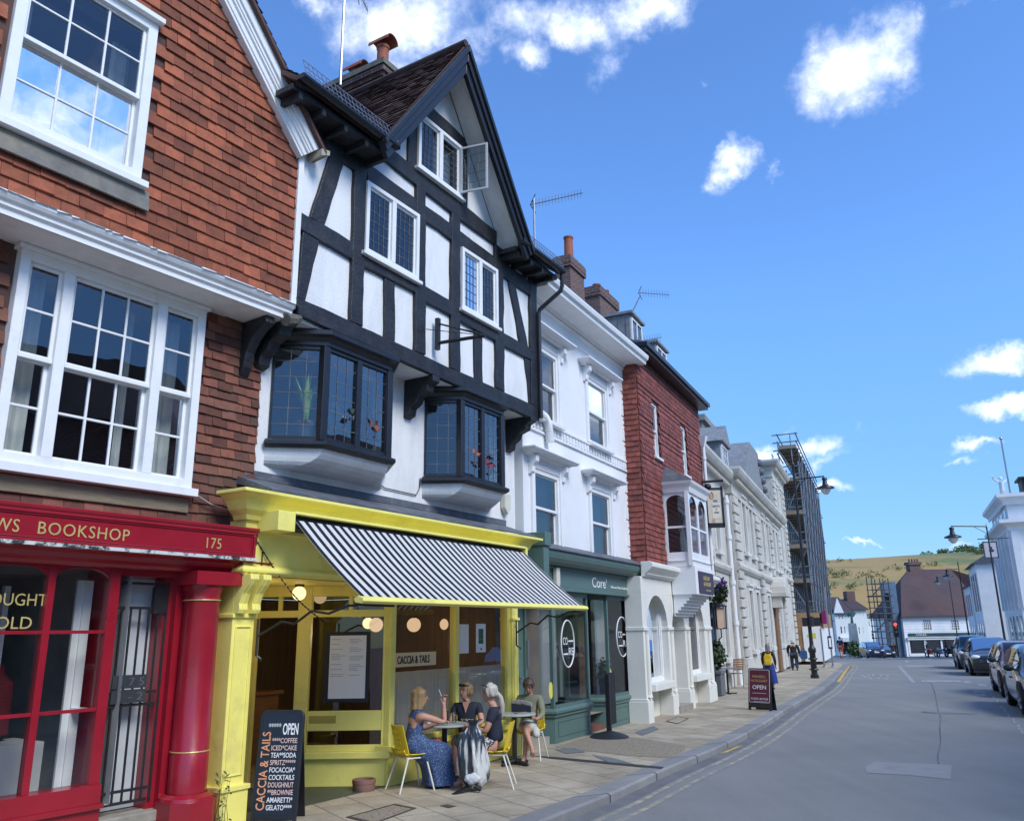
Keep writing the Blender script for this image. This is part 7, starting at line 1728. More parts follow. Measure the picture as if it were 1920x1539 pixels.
def hillmat():
    m = bpy.data.materials.new('downland'); nt, out = nodes(m); L = nt.links.new
    b = N(nt, 'ShaderNodeBsdfPrincipled', i_Roughness=.95); L(b.outputs[0], out.inputs[0])
    tc = N(nt, 'ShaderNodeTexCoord'); n1 = N(nt, 'ShaderNodeTexNoise', i_Scale=.030, i_Detail=7.0, i_Roughness=.6); L(tc.outputs['Object'], n1.inputs[0])
    n2 = N(nt, 'ShaderNodeTexNoise', i_Scale=.12, i_Detail=6.0); L(tc.outputs['Object'], n2.inputs[0])
    sx = N(nt, 'ShaderNodeSeparateXYZ'); L(tc.outputs['Object'], sx.inputs[0])
    gx_ = N(nt, 'ShaderNodeMapRange'); gx_.inputs[1].default_value = 230; gx_.inputs[2].default_value = 370; gx_.inputs[3].default_value = -.12; gx_.inputs[4].default_value = .30; L(sx.outputs[0], gx_.inputs[0])
    ad = N(nt, 'ShaderNodeMath', operation='ADD'); L(n1.outputs['Fac'], ad.inputs[0]); L(gx_.outputs[0], ad.inputs[1])
    mr = N(nt, 'ShaderNodeMapRange'); mr.inputs[1].default_value = .40; mr.inputs[2].default_value = .60; L(ad.outputs[0], mr.inputs[0])
    g = N(nt, 'ShaderNodeMix', data_type='RGBA'); L(n2.outputs['Fac'], g.inputs[0]); g.inputs[6].default_value = (.30, .20, .065, 1); g.inputs[7].default_value = (.42, .27, .10, 1)
    mx = N(nt, 'ShaderNodeMix', data_type='RGBA'); L(mr.outputs[0], mx.inputs[0]); L(g.outputs[2], mx.inputs[6]); mx.inputs[7].default_value = (.14, .17, .06, 1); L(mx.outputs[2], b.inputs['Base Color'])
    return m
struct(hm.build('hill', hillmat(), smooth=80, fixn=False))
fm = MB(); rg = random.Random(6)
def hz(x, y_):
    t = (y_-300)/(YR-300); k = (math.sin(min(t, 1)*math.pi/2)**1.25) if t <= 1 else max(.2, 1-(t-1)*1.2); xx = x/(.55+.45*y_/YR)
    return -7+(ridge(xx)+7)*k+1.2*math.sin(xx*.03+y_*.02)*(1 if t < .95 else .1)
def clump(x, y_, r, n=110):
    z = hz(x, y_); leaves(fm, (x, y_, z+r*.4), (r, r, r*.8), n*2 if n < 100 else n, r*.36, rg, .6)
for k in range(330):                       # woodland over the right shoulder
    x = rg.uniform(292, 520); y_ = rg.uniform(400, 640)
    if rg.random() < min(1, (x-265)/80): clump(x, y_, rg.uniform(2, 4.2))
for k in range(60): x = 240+k*1.6; clump(x+rg.uniform(-2, 2), 470-k*2.2+rg.uniform(-6, 6), rg.uniform(1.5, 3.2), 16)
for k in range(45): clump(rg.uniform(180, 300), rg.uniform(632, 644), rg.uniform(1.0, 2.0), 12)
for cx, cy, n, sp in ((185, 470, 26, 12), (235, 500, 14, 8), (205, 560, 14, 10), (160, 430, 12, 9), (250, 420, 9, 7)):
    for k in range(n): clump(cx+rg.gauss(0, sp), cy+rg.gauss(0, sp*.6), rg.uniform(1.2, 3), 14)
o = fm.build('hillside_wood', mat('downland_scrub', (.115, .155, .055), .8, .3, .1, island=.45), None, fixn=False); o['kind'] = 'stuff'; tag(o, 'green scrub and woodland scattered over the golden hillside', 'woodland')

# ------------------------------------------------------------------ houses across the road, behind the photographer (they fill the window reflections)
OA = 31.0; _o = Fac((0, 0), OA, gz(8))
rg = random.Random(15)
for k, (a, b, hh, rr, mm, lab) in enumerate(((-1, 7.5, 6.2, 9.2, M_stucco, 'white rendered house across the road, nearest the photographer'), (7.6, 15.0, 7.2, 10.4, M_brickred, 'red brick house across the road facing the cafe'),
        (15.1, 24.0, 6.0, 8.8, M_stucco, 'second white house across the road, facing the green studio'), (24.1, 34.0, 7.4, 10.0, M_brickdark, 'dark brick house across the road facing the stone fronts'))):
    f = Fac(_o.plan(a, 6.8), OA, _o.zb); t = fthing(f, 'opposite_house', lab, 'house')
    w = b-a; m = MB(); m.box(0, w, -8, 0, -.2, hh); m.build('wall', mm, t)
    m = MB(); m.prism([(-.02, .4, hh), (-.02, -8.4, hh), (-.02, -4, rr)], (w+.04, 0, 0)); m.build('roof', M_rooftile, t)
    for x in (.8, w/2-.5, w-1.9):
        for z in (1.0, 3.9): m = MB(); m.box(x, x+1.1, -.02, .04, z, z+1.6); m.build('window', M_glass, t)
# ------------------------------------------------------------------ people
M_skin = mat('fair_skin', (.46, .24, .165), .55, .06, 8)
M_lip = mat('lip', (.30, .08, .07), .5, .05); M_eye = mat('eye', (.02, .015, .012), .3, .05)
def skin_obj(name, J, E_, m, parent, sub=2, root=None):
    """one continuous surface grown over a jointed skeleton: J name -> (x, y, z, r)"""
    names = list(J); idx = {n: i for i, n in enumerate(names)}
    me = bpy.data.meshes.new(name); me.from_pydata([J[n][:3] for n in names], [(idx[a], idx[b]) for a, b in E_], [])
    o = bpy.data.objects.new(name, me); COL.objects.link(o)
    sk = o.modifiers.new('s', 'SKIN'); sk.use_smooth_shade = True; sk.branch_smoothing = .3
    if not me.skin_vertices: bpy.context.view_layer.objects.active = o
    for n in names:
        v = me.skin_vertices[0].data[idx[n]]; r = J[n][3]; v.radius = r if isinstance(r, tuple) else (r, r); v.use_root = (n == (root or names[0]))
    ss = o.modifiers.new('u', 'SUBSURF'); ss.levels = sub; ss.render_levels = sub
    dg = bpy.context.evaluated_depsgraph_get(); dg.update()
    nm = bpy.data.meshes.new_from_object(o.evaluated_get(dg)); bpy.data.objects.remove(o); bpy.data.meshes.remove(me)
    nm.name = name; nm.materials.clear(); nm.materials.append(m); nm.polygons.foreach_set('use_smooth', [True]*len(nm.polygons))
    o = bpy.data.objects.new(name, nm); COL.objects.link(o); o.parent = parent
    return o
def hand(J, E_, wrist, pre, palm, dirv, side, curl=.5):
    """palm plus five unequal bent fingers; dirv where the fingers point, side the thumb's side"""
    w = Vector(wrist); d = Vector(dirv).normalized(); s = Vector(side); s = (s-d*s.dot(d)).normalized(); n = d.cross(s)
    p = w+d*.055; J[pre+'palm'] = (*p, (.030, .020)); E_.append((palm, pre+'palm'))
    for k, (off, ln) in enumerate(((-.026, .050), (-.009, .062), (.009, .066), (.026, .058))):
        a = p+d*.035+s*off; b = a+(d*(1-curl*.5)+n*curl*.6).normalized()*ln*.55; c = b+(d*(1-curl)+n*curl).normalized()*ln*.5
        for t, q, r in (('a', a, .010), ('b', b, .009), ('c', c, .0075)): J[f'{pre}f{k}{t}'] = (*q, r)
        E_ += [(pre+'palm', f'{pre}f{k}a'), (f'{pre}f{k}a', f'{pre}f{k}b'), (f'{pre}f{k}b', f'{pre}f{k}c')]
    a = w+d*.03+s*.032; b = a+(d*.7+s*.6).normalized()*.032; c = b+(d*.9+s*.1+n*.3).normalized()*.026
    for t, q, r in (('a', a, .012), ('b', b, .0105), ('c', c, .009)): J[f'{pre}t{t}'] = (*q, r)
    E_ += [(palm, pre+'ta'), (pre+'ta', pre+'tb'), (pre+'tb', pre+'tc')]
HS = [(-.045, .050, .022, -.058), (-.012, .046, .050, -.058), (.002, .034, .080, -.056), (.022, .050, .090, -.066), (.05, .060, .091, -.082), (.09, .067, .088, -.094), (.12, .0705, .080, -.100), (.15, .072, .086, -.102), (.18, .068, .080, -.098), (.205, .054, .058, -.082), (.219, .034, .030, -.056), (.226, .010, .0, -.026)]
def head_mesh(o, Mh, zc=1.105):
    """the head, with chin, jaw, cheeks and brow, made part of the body's own surface"""
    n = 22; V_ = []; F_ = []
    for (z, w, f, b) in HS:
        for k in range(n):
            a = 2*math.pi*k/n; c, s_ = math.cos(a), math.sin(a); y = (f if s_ > 0 else -b)*abs(s_)**.9*(1 if s_ > 0 else -1)
            V_.append(Mh @ Vector((w*abs(c)**.85*(1 if c > 0 else -1), y, zc+z)))
    for i in range(len(HS)-1):
        for k in range(n): F_.append((i*n+k, i*n+(k+1) % n, (i+1)*n+(k+1) % n, (i+1)*n+k))
    F_.append(tuple(range((len(HS)-1)*n, len(HS)*n)))
    bm = bmesh.new(); bm.from_mesh(o.data); vs_ = [bm.verts.new(v) for v in V_]
    for f in F_: bm.faces.new([vs_[i] for i in f]).smooth = True
    bm.to_mesh(o.data); bm.free(); o.data.update()
def hair_mesh(t, Mh, m, end=.04, zc=1.105, lift=.016, front=58, flare=.0, hl=.178, seed=1):
    """a hair cap that leaves the face open and falls to height end (relative to the chin)"""
    rg = random.Random(seed); n = 40; b = MB(); rows = []; zs = [.2445, .243, .236, .222, .205, .18, .15, .12, .09, .05, .022]+[-.02*k for k in range(0, 20)]
    zs = [z for z in zs if z >= end]
    def at(z):
        if z >= .226: return {.2445: (-.012, -.024, -.020), .243: (.002, -.012, -.030), .236: (.018, .010, -.046)}[z]
        for (a, c) in zip(HS[::-1], HS[-2::-1]):
            if c[0] <= z <= a[0]: u = (z-c[0])/(a[0]-c[0]); return tuple(c[i]+(a[i]-c[i])*u for i in (1, 2, 3))
        return (.06, .03, -.075)
    ph = [rg.uniform(0, 6) for _ in range(4)]
    for z in zs:
        w, f, k_ = at(z); w = max(w, .058) + (.070-max(w, .058))*.6 if z < .09 else w; k_ = min(k_, -.088) if z < .12 else k_
        row = []
        for k in range(n):
            a = 2*math.pi*k/n; c, s_ = math.cos(a), math.sin(a); l = lift+(.007*math.sin(a*9+ph[0]+z*8)+.004*math.sin(a*17+ph[1]))*min(1, max(0, (.24-z)*12)); fl = 1+flare*max(0, .1-z)
            row.append(Mh @ Vector(((w+l)*c*fl, ((f+l*.8) if s_ > 0 else (-k_+l))*s_*fl-(.012 if z < .1 else 0), zc+z)))
        rows.append(row)
    for r in rows: b.v += [tuple(v) for v in r]
    for i in range(len(rows)-1):
        for k in range(n):
            a = math.degrees(2*math.pi*(k+.5)/n); d = abs((a-90+180) % 360-180)
            if d < front and zs[i+1] < hl+.03*(d/front)**2*(-1): continue
            b.f.append((i*n+k, i*n+(k+1) % n, (i+1)*n+(k+1) % n, (i+1)*n+k)); b.m.append(0)
    o = b.build('hair', m, t, smooth=70); sd_ = o.modifiers.new('s', 'SOLIDIFY'); sd_.thickness = .012; sd_.offset = -1; return o
def seated(name_label, pos, az, scale, pose, skin=M_skin, foot_r=.034):
    """a seated body; local y forward, x to the person's right, z up from the ground"""
    t = thing('person', name_label, 'person', pos, R(-az))
    t.scale = (scale,)*3
    J = {}; E_ = []
    P = dict(pelvis=(0, 0, .50), belly=(0, -.01, .66), chest=(0, -.03, .86), neck0=(0, -.03, 1.02), neck=(0, -.02, 1.08), jaw=(0, .005, 1.155), mid=(0, .0, 1.22), crown=(0, -.015, 1.29),
             rs=(.175, -.03, .975), re=(.23, .02, .72), rw=(.15, .22, .68), ls=(-.175, -.03, .975), le=(-.23, .02, .72), lw=(-.15, .22, .68),
             rh=(.09, .02, .50), rk=(.11, .43, .53), ra=(.11, .42, .10), rt=(.12, .56, .035), lh=(-.09, .02, .50), lk=(-.11, .43, .53), la=(-.11, .42, .10), lt=(-.12, .56, .035))
    P.update(pose.get('j', {}))
    hd = pose.get('turn', 0.0); nod = pose.get('nod', 0.0)
    pv = Vector(P['neck']); Mh = Matrix.Translation(pv) @ Matrix.Rotation(R(-hd), 4, 'Z') @ Matrix.Rotation(R(-nod), 4, 'X') @ Matrix.Translation(-pv)
    for k in ('jaw', 'mid', 'crown'): P[k] = tuple(Mh @ Vector(P[k]))
    rad = dict(pelvis=(.15, .12), belly=(.125, .10), chest=(.14, .10), neck0=.054, neck=.05, jaw=(.062, .068), mid=(.074, .092), crown=(.062, .078), rs=.058, re=.043, rw=.029, ls=.058, le=.043, lw=.029,
               rh=.10, rk=.062, ra=.038, rt=foot_r, lh=.10, lk=.062, la=.038, lt=foot_r)
    for k in P: J[k] = (*P[k], rad[k])
    for k in ('jaw', 'mid', 'crown'): J.pop(k)
    J['neck'] = (*(Vector(P['neck'])+Vector((0, -.012, .03))), .046)
    E_ = [('pelvis', 'belly'), ('belly', 'chest'), ('chest', 'neck0'), ('neck0', 'neck')]
    for s in 'rl': 
        E_ += [('chest', s+'s'), (s+'s', s+'e'), (s+'e', s+'w'), ('pelvis', s+'h'), (s+'h', s+'k'), (s+'k', s+'a'), (s+'a', s+'t')]
        d = Vector(P[s+'w'])-Vector(P[s+'e']); d = pose.get(s+'d', tuple(d)); hand(J, E_, P[s+'w'], s, s+'w', d, pose.get(s+'side', (-1 if s == 'r' else 1, 0, .4)), pose.get('curl', .5))
    body = skin_obj('body', J, E_, skin, t, root='pelvis')
    pn = Vector(P['neck']); Mh = Mh @ Matrix.Translation((pn.x, pn.y+.02, pn.z-1.08))
    head_mesh(body, Mh)
    # face
    f = MB(); 
    def hp(x, y, z): return Mh @ Vector((x, y, z))
    for s in (-1, 1): f.mat(0).sphere(hp(s*.031, .072, 1.222), .0105, 8, 6)
    f.mat(2)
    for s in (-1, 1): f.tube([hp(s*.050, .066, 1.240), hp(s*.032, .079, 1.247), hp(s*.014, .084, 1.243)], [.003, .005, .004], 5)
    f.mat(1).tube([hp(-.022, .083, 1.150), hp(-.010, .090, 1.153), hp(.010, .090, 1.153), hp(.022, .083, 1.150)], [.003, .008, .008, .003], 6)
    f.build('face', [M_eye, M_lip, pose.get('brow', M_eye)], t, smooth=50)
    f = MB(); f.tube([hp(0, .076, 1.235), hp(0, .094, 1.205), hp(0, .106, 1.188), hp(0, .086, 1.176)], [.008, .011, .015, .010], 8)
    for s in (-1, 1): f.sphere(hp(s*.077, -.005, 1.205), .026, 8, 6, (.35, .7, 1))
    f.build('nose_and_ears', skin, t, smooth=60)
    return t, P, Mh
def shirt(t, P, m, sleeve=.55, flare=.0, name='shirt', neck=True, extra=None):
    J = dict(w=(*P['pelvis'][:2], P['pelvis'][2]+.06, (.165+flare, .135+flare)), b=(*P['belly'], (.150, .125)), c=(*P['chest'], (.168, .128)), n=(P['neck0'][0], P['neck0'][1], P['neck0'][2]+.012, .074))
    J['m'] = (*Vector(P['chest']).lerp(Vector(P['neck0']), .62), (.155, .115)); E_ = [('w', 'b'), ('b', 'c'), ('c', 'm'), ('m', 'n')]
    for s in 'rl':
        a, b = Vector(P[s+'s']), Vector(P[s+'e'])
        J[s+'s'] = (*a, .082)
        if sleeve > 0:
            q = a.lerp(b, min(1, sleeve)); J[s+'e'] = (*q, .060 if sleeve < 1 else .056); E_ += [('m', s+'s'), (s+'s', s+'e')]
            if sleeve > 1: q = b.lerp(Vector(P[s+'w']), sleeve-1); J[s+'w'] = (*q, .042); E_ += [(s+'e', s+'w')]
        else: E_ += [('m', s+'s')]; J[s+'s'] = (*a.lerp(Vector(P['neck0']), .12), .078)
    return skin_obj(name, J, E_, m, t, root='w')
def speck(name, c1, c2, sc, th=.55):
    m = bpy.data.materials.new(name); nt, out = nodes(m); L = nt.links.new
    b = N(nt, 'ShaderNodeBsdfPrincipled', i_Roughness=.8); L(b.outputs[0], out.inputs[0]); tc = N(nt, 'ShaderNodeTexCoord'); v = N(nt, 'ShaderNodeTexNoise', i_Scale=sc, i_Detail=2.0); L(tc.outputs['Object'], v.inputs[0])
    g = N(nt, 'ShaderNodeMapRange'); g.inputs[1].default_value = th; g.inputs[2].default_value = th+.03; L(v.outputs['Fac'], g.inputs[0])
    mx = N(nt, 'ShaderNodeMix', data_type='RGBA'); L(g.outputs[0], mx.inputs[0]); mx.inputs[6].default_value = rgba(c1); mx.inputs[7].default_value = rgba(c2); L(mx.outputs[2], b.inputs['Base Color']); return m
M_bluedress = speck('blue_print_cotton', (.020, .050, .14), (.24, .33, .50), 105, .585)
M_navy = mat('navy_cotton', (.016, .021, .040), .85, .15, 8); M_sage = mat('sage_cotton', (.12, .15, .135), .85, .12, 8); M_olive = mat('olive_knit', (.20, .21, .14), .9, .12, 12); M_cream = mat('cream_cotton', (.52, .51, .45), .85, .08, 8)
M_print = speck('black_white_print', (.03, .03, .035), (.55, .54, .52), 40, .5)
M_blonde = mat('blonde_hair', (.34, .22, .10), .5, .35, 30, stretch=(3, 3, .4)); M_grey = mat('silver_hair', (.44, .41, .36), .45, .25, 30, stretch=(3, 3, .4)); M_brown = mat('brown_hair', (.10, .065, .045), .5, .3, 30, stretch=(3, 3, .4))
M_sandal = mat('tan_leather', (.22, .10, .06), .6, .1); M_redsandal = mat('red_leather', (.28, .03, .03), .5, .1)
def shoes(t, P, m, toes=('rt', 'lt')):
    for k in toes:
        s = k[0]; a, b = Vector(P[s+'a']), Vector(P[k]); d = (b-a); d.z = 0; d.normalize(); q = MB()
        c = b-d*.05; 
        q.tube([Vector((c.x, c.y, b.z-.02))-d*.08, Vector((c.x, c.y, b.z-.022)), Vector((c.x, c.y, b.z-.022))+d*.09], [.03, .038, .034], 8)
        q.tube([b-d*.02+Vector((-.03, 0, -.01)), b-d*.02+Vector((0, 0, .034)), b-d*.02+Vector((.03, 0, -.01))], .010, 6); q.build('sandal', m, t, smooth=60)
# woman in the blue dress, back to us, one hand raised
s1 = .87
pose = dict(j=dict(chest=(0, .03, .86), neck0=(0, .05, 1.01), neck=(0, .07, 1.07), jaw=(0, .10, 1.145), mid=(0, .095, 1.215), crown=(0, .08, 1.285), rs=(.175, .04, .965), ls=(-.175, .04, .965), re=(.24, .36, .86), rw=(.20, .37, 1.10), le=(-.23, .26, .76), lw=(-.10, .46, .83),
                     rk=(.13, .44, .50), lk=(-.10, .44, .50), ra=(.12, .40, .10), la=(-.06, .50, .10), rt=(.12, .53, .035), lt=(-.06, .63, .035), rh=(.09, .06, .48), lh=(-.09, .06, .48)), turn=22, rd=(-.05, .1, 1), rside=(0, -1, 0), curl=.8)
p1 = Vector((-1.25, 10.66, gz(10.66)))
t, P, Mh = seated('woman with shoulder-length blonde hair in a long blue patterned dress raising one hand', p1, 58, s1, pose)
shirt(t, P, M_bluedress, sleeve=0, name='dress_top')
def drape(t, m, rows, name='skirt', amp=.05, fq=9):
    b = MB(); n = 44
    for (z, x0, x1, y0, y1) in rows:
        for k in range(n):
            a = 2*math.pi*k/n; c, s_ = math.cos(a), math.sin(a); e = lambda v: abs(v)**.7*(1 if v > 0 else -1); f_ = 1+amp*(1.1-z*1.6)*math.sin(a*fq+z*3)+.03*(1.1-z)*math.sin(a*4+1)
            b.v.append(((x0+x1)/2+(x1-x0)/2*e(c)*f_, (y0+y1)/2+(y1-y0)/2*e(s_)*f_, z))
    for i in range(len(rows)-1):
        for k in range(n): b.f.append((i*n+k, i*n+(k+1) % n, (i+1)*n+(k+1) % n, (i+1)*n+k)); b.m.append(0)
    o = b.build(name, m, t, smooth=True); u = o.modifiers.new('u', 'SUBSURF'); u.levels = 1; u.render_levels = 1; return o
drape(t, M_bluedress, [(.72, -.13, .13, -.08, .13), (.64, -.17, .18, -.13, .18), (.59, -.20, .21, -.15, .46), (.54, -.21, .22, -.15, .55), (.46, -.21, .23, -.12, .57), (.36, -.20, .23, .10, .57), (.24, -.19, .23, .16, .59), (.10, -.20, .24, .18, .62), (.045, -.21, .25, .18, .64)])
shoes(t, P, M_redsandal, ('lt', 'rt'))
hair_mesh(t, Mh, M_blonde, -.07, flare=.9, front=50, lift=.022, seed=3)
br = MB(); br.tube([(.20+.033*math.cos(k*.7), .37+.033*math.sin(k*.7), 1.03+.002*k) for k in range(10)], .005, 5); br.build('bracelet', M_gold, t)
ci = MB(); ci.tube([(.20, .33, 1.21), (.17, .30, 1.30)], .004, 5); ci.build('cigarette', M_white, t)
pz = Vector((-1.02, 10.92, gz(10.9)+.50)); o = MB().sphere((0, 0, 0), .075, 12, 8, (1.1, .8, .75)).build('pouch', speck('red_black_print', (.03, .02, .025), (.45, .05, .05), 22, .55), None, smooth=True, loc=pz); tag(o, 'small red and black patterned pouch on the lap of the blue dress', 'pouch')
# woman facing us behind the table, arms on it
pose = dict(j=dict(re=(.24, .12, .76), rw=(.10, .33, .735), le=(-.25, .14, .76), lw=(-.16, .36, .735), chest=(0, .03, .86), neck0=(0, .02, 1.01), neck=(0, .03, 1.07), jaw=(0, .055, 1.145), mid=(0, .05, 1.215), crown=(0, .035, 1.285)), turn=38, nod=-2, rd=(-1, .3, -.05), ld=(-.5, 1, -.05), curl=.3)
p2 = Vector((-.66, 11.72, gz(11.7)))
t, P, Mh = seated('woman in navy v-neck with sunglasses on her head, arms on the round table', p2, 186, .87, pose)
shirt(t, P, M_navy, .6)
vn = MB(); vn.add([(-.05, .128, 1.03), (.05, .128, 1.03), (.0, .148, .90)], [(0, 1, 2)]); vn.prism([(-.055, .095, 1.05), (.055, .095, 1.05), (.0, .150, .89)], (0, .004, 0)); vn.build('neckline', M_skin, t)
pr = MB(); 
for k in range(9): pr.box(-.07+.018*k, -.058+.018*k, .148, .152, .78+.01*(k % 3), .80+.012*(k % 2))
pr.build('gold_print', M_gold, t)
J = dict(h=(0, .03, .50, (.19, .15)), k=(0, .40, .52, (.20, .10)), m=(0, .46, .42, (.19, .08))); skin_obj('skirt', J, [('h', 'k'), ('k', 'm')], M_sage, t)
shoes(t, P, M_sandal)
hair_mesh(t, Mh, M_blonde, .03, front=62, lift=.016, seed=5)
sgl = MB(); 
for s in (-1, 1): sgl.sphere(Mh @ Vector((s*.036, .085, 1.30)), .032, 10, 6, (1, .5, .7))
sgl.tube([Mh @ Vector((-.085, .0, 1.29)), Mh @ Vector((-.07, .08, 1.30)), Mh @ Vector((.07, .08, 1.30)), Mh @ Vector((.085, .0, 1.29))], .006, 5); sgl.build('sunglasses', M_black, t, smooth=50)
# woman in profile holding the garment bag
pose = dict(j=dict(re=(.23, .10, .70), rw=(.10, .32, .74), le=(-.23, .10, .72), lw=(-.08, .34, .78), rs=(.17, -.0, .975), ls=(-.17, -.0, .975), chest=(0, 0, .86), neck0=(0, .01, 1.02), neck=(0, .03, 1.08), jaw=(0, .06, 1.155), mid=(0, .055, 1.225), crown=(0, .04, 1.295), rk=(.12, .42, .52), lk=(-.12, .42, .52)), turn=-4, nod=6, rd=(-.6, .8, 0), ld=(.6, .8, 0), curl=.9)
p3 = Vector((-.27, 10.80, gz(10.8)))
t, P, Mh = seated('silver-haired woman in navy t-shirt in profile holding a garment bag', p3, 274, .89, pose)
shirt(t, P, M_navy, .6)
J = dict(w0=(0, -.02, .66, (.155, .125)), h=(0, .0, .52, (.195, .16)), rh=(.10, .12, .52, .135), rk=(.12, .42, .53, .092), ra=(.12, .42, .16, .07), lh=(-.10, .12, .52, .135), lk=(-.12, .42, .53, .092), la=(-.12, .42, .16, .07)); skin_obj('trousers', J, [('w0', 'h'), ('h', 'rh'), ('rh', 'rk'), ('rk', 'ra'), ('h', 'lh'), ('lh', 'lk'), ('lk', 'la')], M_print, t)
shoes(t, P, M_sandal)
hair_mesh(t, Mh, M_grey, .05, front=64, lift=.014, seed=7)
pt_ = MB(); pt_.tube([Mh @ Vector(v) for v in ((0, -.10, 1.20), (.01, -.14, 1.14), (.02, -.15, 1.04), (.03, -.145, .94), (.03, -.13, .86))], [.030, .036, .042, .034, .010], 10); pt_.build('ponytail', M_grey, t, smooth=60)
sgl = MB(); sgl.tube([Mh @ Vector((-.08, .02, 1.30)), Mh @ Vector((-.06, .10, 1.335)), Mh @ Vector((.06, .10, 1.335)), Mh @ Vector((.08, .02, 1.30))], .009, 5); sgl.build('sunglasses', M_black, t)
# the garment bag
def bagmat():
    m = bpy.data.materials.new('clear_garment_plastic'); nt, out = nodes(m); L = nt.links.new
    b = N(nt, 'ShaderNodeBsdfPrincipled', i_Roughness=.16); b.inputs['Coat Weight'].default_value = .6; L(b.outputs[0], out.inputs[0])
    tc = N(nt, 'ShaderNodeTexCoord'); mp = N(nt, 'ShaderNodeMapping'); mp.inputs['Scale'].default_value = (11, 11, 1.6); L(tc.outputs['Object'], mp.inputs[0])
    n1 = N(nt, 'ShaderNodeTexNoise', i_Scale=1.0, i_Detail=4.0); L(mp.outputs[0], n1.inputs[0])
    r = N(nt, 'ShaderNodeValToRGB'); L(n1.outputs['Fac'], r.inputs[0]); e = r.color_ramp.elements; e[0].position = .50; e[0].color = (.020, .028, .042, 1); e[1].position = .60; e[1].color = (.66, .66, .62, 1); L(r.outputs[0], b.inputs['Base Color'])
    mp2 = N(nt, 'ShaderNodeMapping'); mp2.inputs['Scale'].default_value = (16, 16, 4); L(tc.outputs['Object'], mp2.inputs[0]); n2 = N(nt, 'ShaderNodeTexNoise', i_Scale=1.0, i_Detail=5.0); L(mp2.outputs[0], n2.inputs[0])
    bp = N(nt, 'ShaderNodeBump', i_Strength=1.0, i_Distance=.05); L(n2.outputs['Fac'], bp.inputs['Height']); L(bp.outputs[0], b.inputs['Normal']); return m
bt = thing('garment_bag', 'shiny clear garment bag of black and white clothes hanging from the silver-haired woman\'s hands', 'bag', Vector((-.52, 10.47, gz(10.5))))
rows_ = [(.80, .10, .07, .0), (.77, .06, .05, .0), (.74, .045, .04, -.0), (.70, .07, .05, -.0), (.62, .13, .07, -.01), (.50, .165, .085, -.01), (.36, .185, .10, 0), (.24, .19, .11, .01), (.14, .165, .11, .02), (.07, .11, .09, .02), (.03, .03, .03, .02)]
m = MB(); n = 64; rg = random.Random(5); ph = [rg.uniform(0, 6.28) for _ in range(6)]
for (z, a, b_, yo) in rows_:
    for k in range(n):
        th = 2*math.pi*k/n; f_ = 1+.10*math.sin(th*7+z*5+ph[0])+.08*math.sin(th*13+z*9+ph[1])+.06*math.sin(th*19-z*14+ph[2])+rg.uniform(-.02, .02); m.v.append((a*f_*math.cos(th)+.05*(.7-z)*(z-.1)+.02*math.sin(z*9), yo+b_*f_*math.sin(th), z))
for i in range(len(rows_)-1):
    for k in range(n): m.f.append((i*n+k, (i+1)*n+k, (i+1)*n+(k+1) % n, i*n+(k+1) % n)); m.m.append(0)
o = m.build('plastic_cover', bagmat(), bt, smooth=True); sm = o.modifiers.new('u', 'SUBSURF'); sm.levels = 1; sm.render_levels = 1
m = MB(); m.sphere((.0, -.095, .16), .080, 26, 18, (1.3, .5, .75)); rg = random.Random(3)
m.v = [tuple(Vector(v)+(Vector(v)-Vector((0, -.095, .16)))*(.07*math.sin(v[0]*60+v[2]*30)+.06*math.sin(v[2]*70-v[0]*45))) for v in m.v]; m.build('white_bundle', mat('white_tissue', (.55, .56, .57), .5, .25, 30, .6, 40), bt, smooth=True)
m = MB(); m.prism([(-.09, -.05, .06), (-.02, -.09, .06), (-.20, -.20, .0), (-.24, -.18, .0)], (0, .0, .015)); m.tube([(.02, -.08, .08), (.10, -.09, .04)], .028, 8); m.build('strap', M_black, bt)
# woman reading, legs crossed
pose = dict(j=dict(re=(.24, .10, .74), rw=(.14, .30, .84), le=(-.25, .08, .72), lw=(-.20, .32, .66), rh=(.08, .03, .50), rk=(-.02, .46, .58), ra=(-.18, .56, .24), rt=(-.22, .67, .18), lk=(-.07, .44, .52), la=(-.03, .46, .09), lt=(-.02, .60, .035)), nod=32, turn=-6, rd=(-.2, .3, .8), ld=(.2, .5, .3), curl=.8)
p4 = Vector((.20, 13.02, gz(13)))
t, P, Mh = seated('woman with short brown hair reading a newspaper with bare crossed legs at the second table', p4, 196, .87, pose)
shirt(t, P, M_olive, 1.75)
J = dict(h=(0, .02, .52, (.185, .14)), k=(-.03, .30, .55, (.165, .105)), e=(-.03, .40, .55, (.15, .10))); skin_obj('skirt', J, [('h', 'k'), ('k', 'e')], M_cream, t)
J = dict(a=(-.15, .24, .54, .08), b=(-.19, .30, .44, .07), c=(-.20, .32, .37, .06)); skin_obj('skirt_fold', J, [('a', 'b'), ('b', 'c')], M_cream, t)
shoes(t, P, M_sandal)
hair_mesh(t, Mh, M_brown, .06, front=56, lift=.024, seed=9)
nw = thing('newspaper', 'folded dark newspaper held up by the reading woman', 'newspaper', p4+Vector((-.12, -.36, .60)), R(-196)); nw.scale = (.87,)*3
m = MB(); m.prism([(-.17, 0, 0), (.17, 0, .02), (.17, .04, .24), (-.17, .04, .20)], (0, .008, 0)); m.build('back_page', mat('navy_newsprint', (.02, .028, .05), .7, .2), nw)
m = MB(); 
for k in range(4): m.prism([(-.18, -.005-.004*k, .19+.016*k), (.0, .01, .24+.014*k), (.18, -.005, .22+.016*k), (.18, .0, .23+.016*k), (.0, .018, .25+.014*k), (-.18, .0, .20+.016*k)], (0, .03, 0))
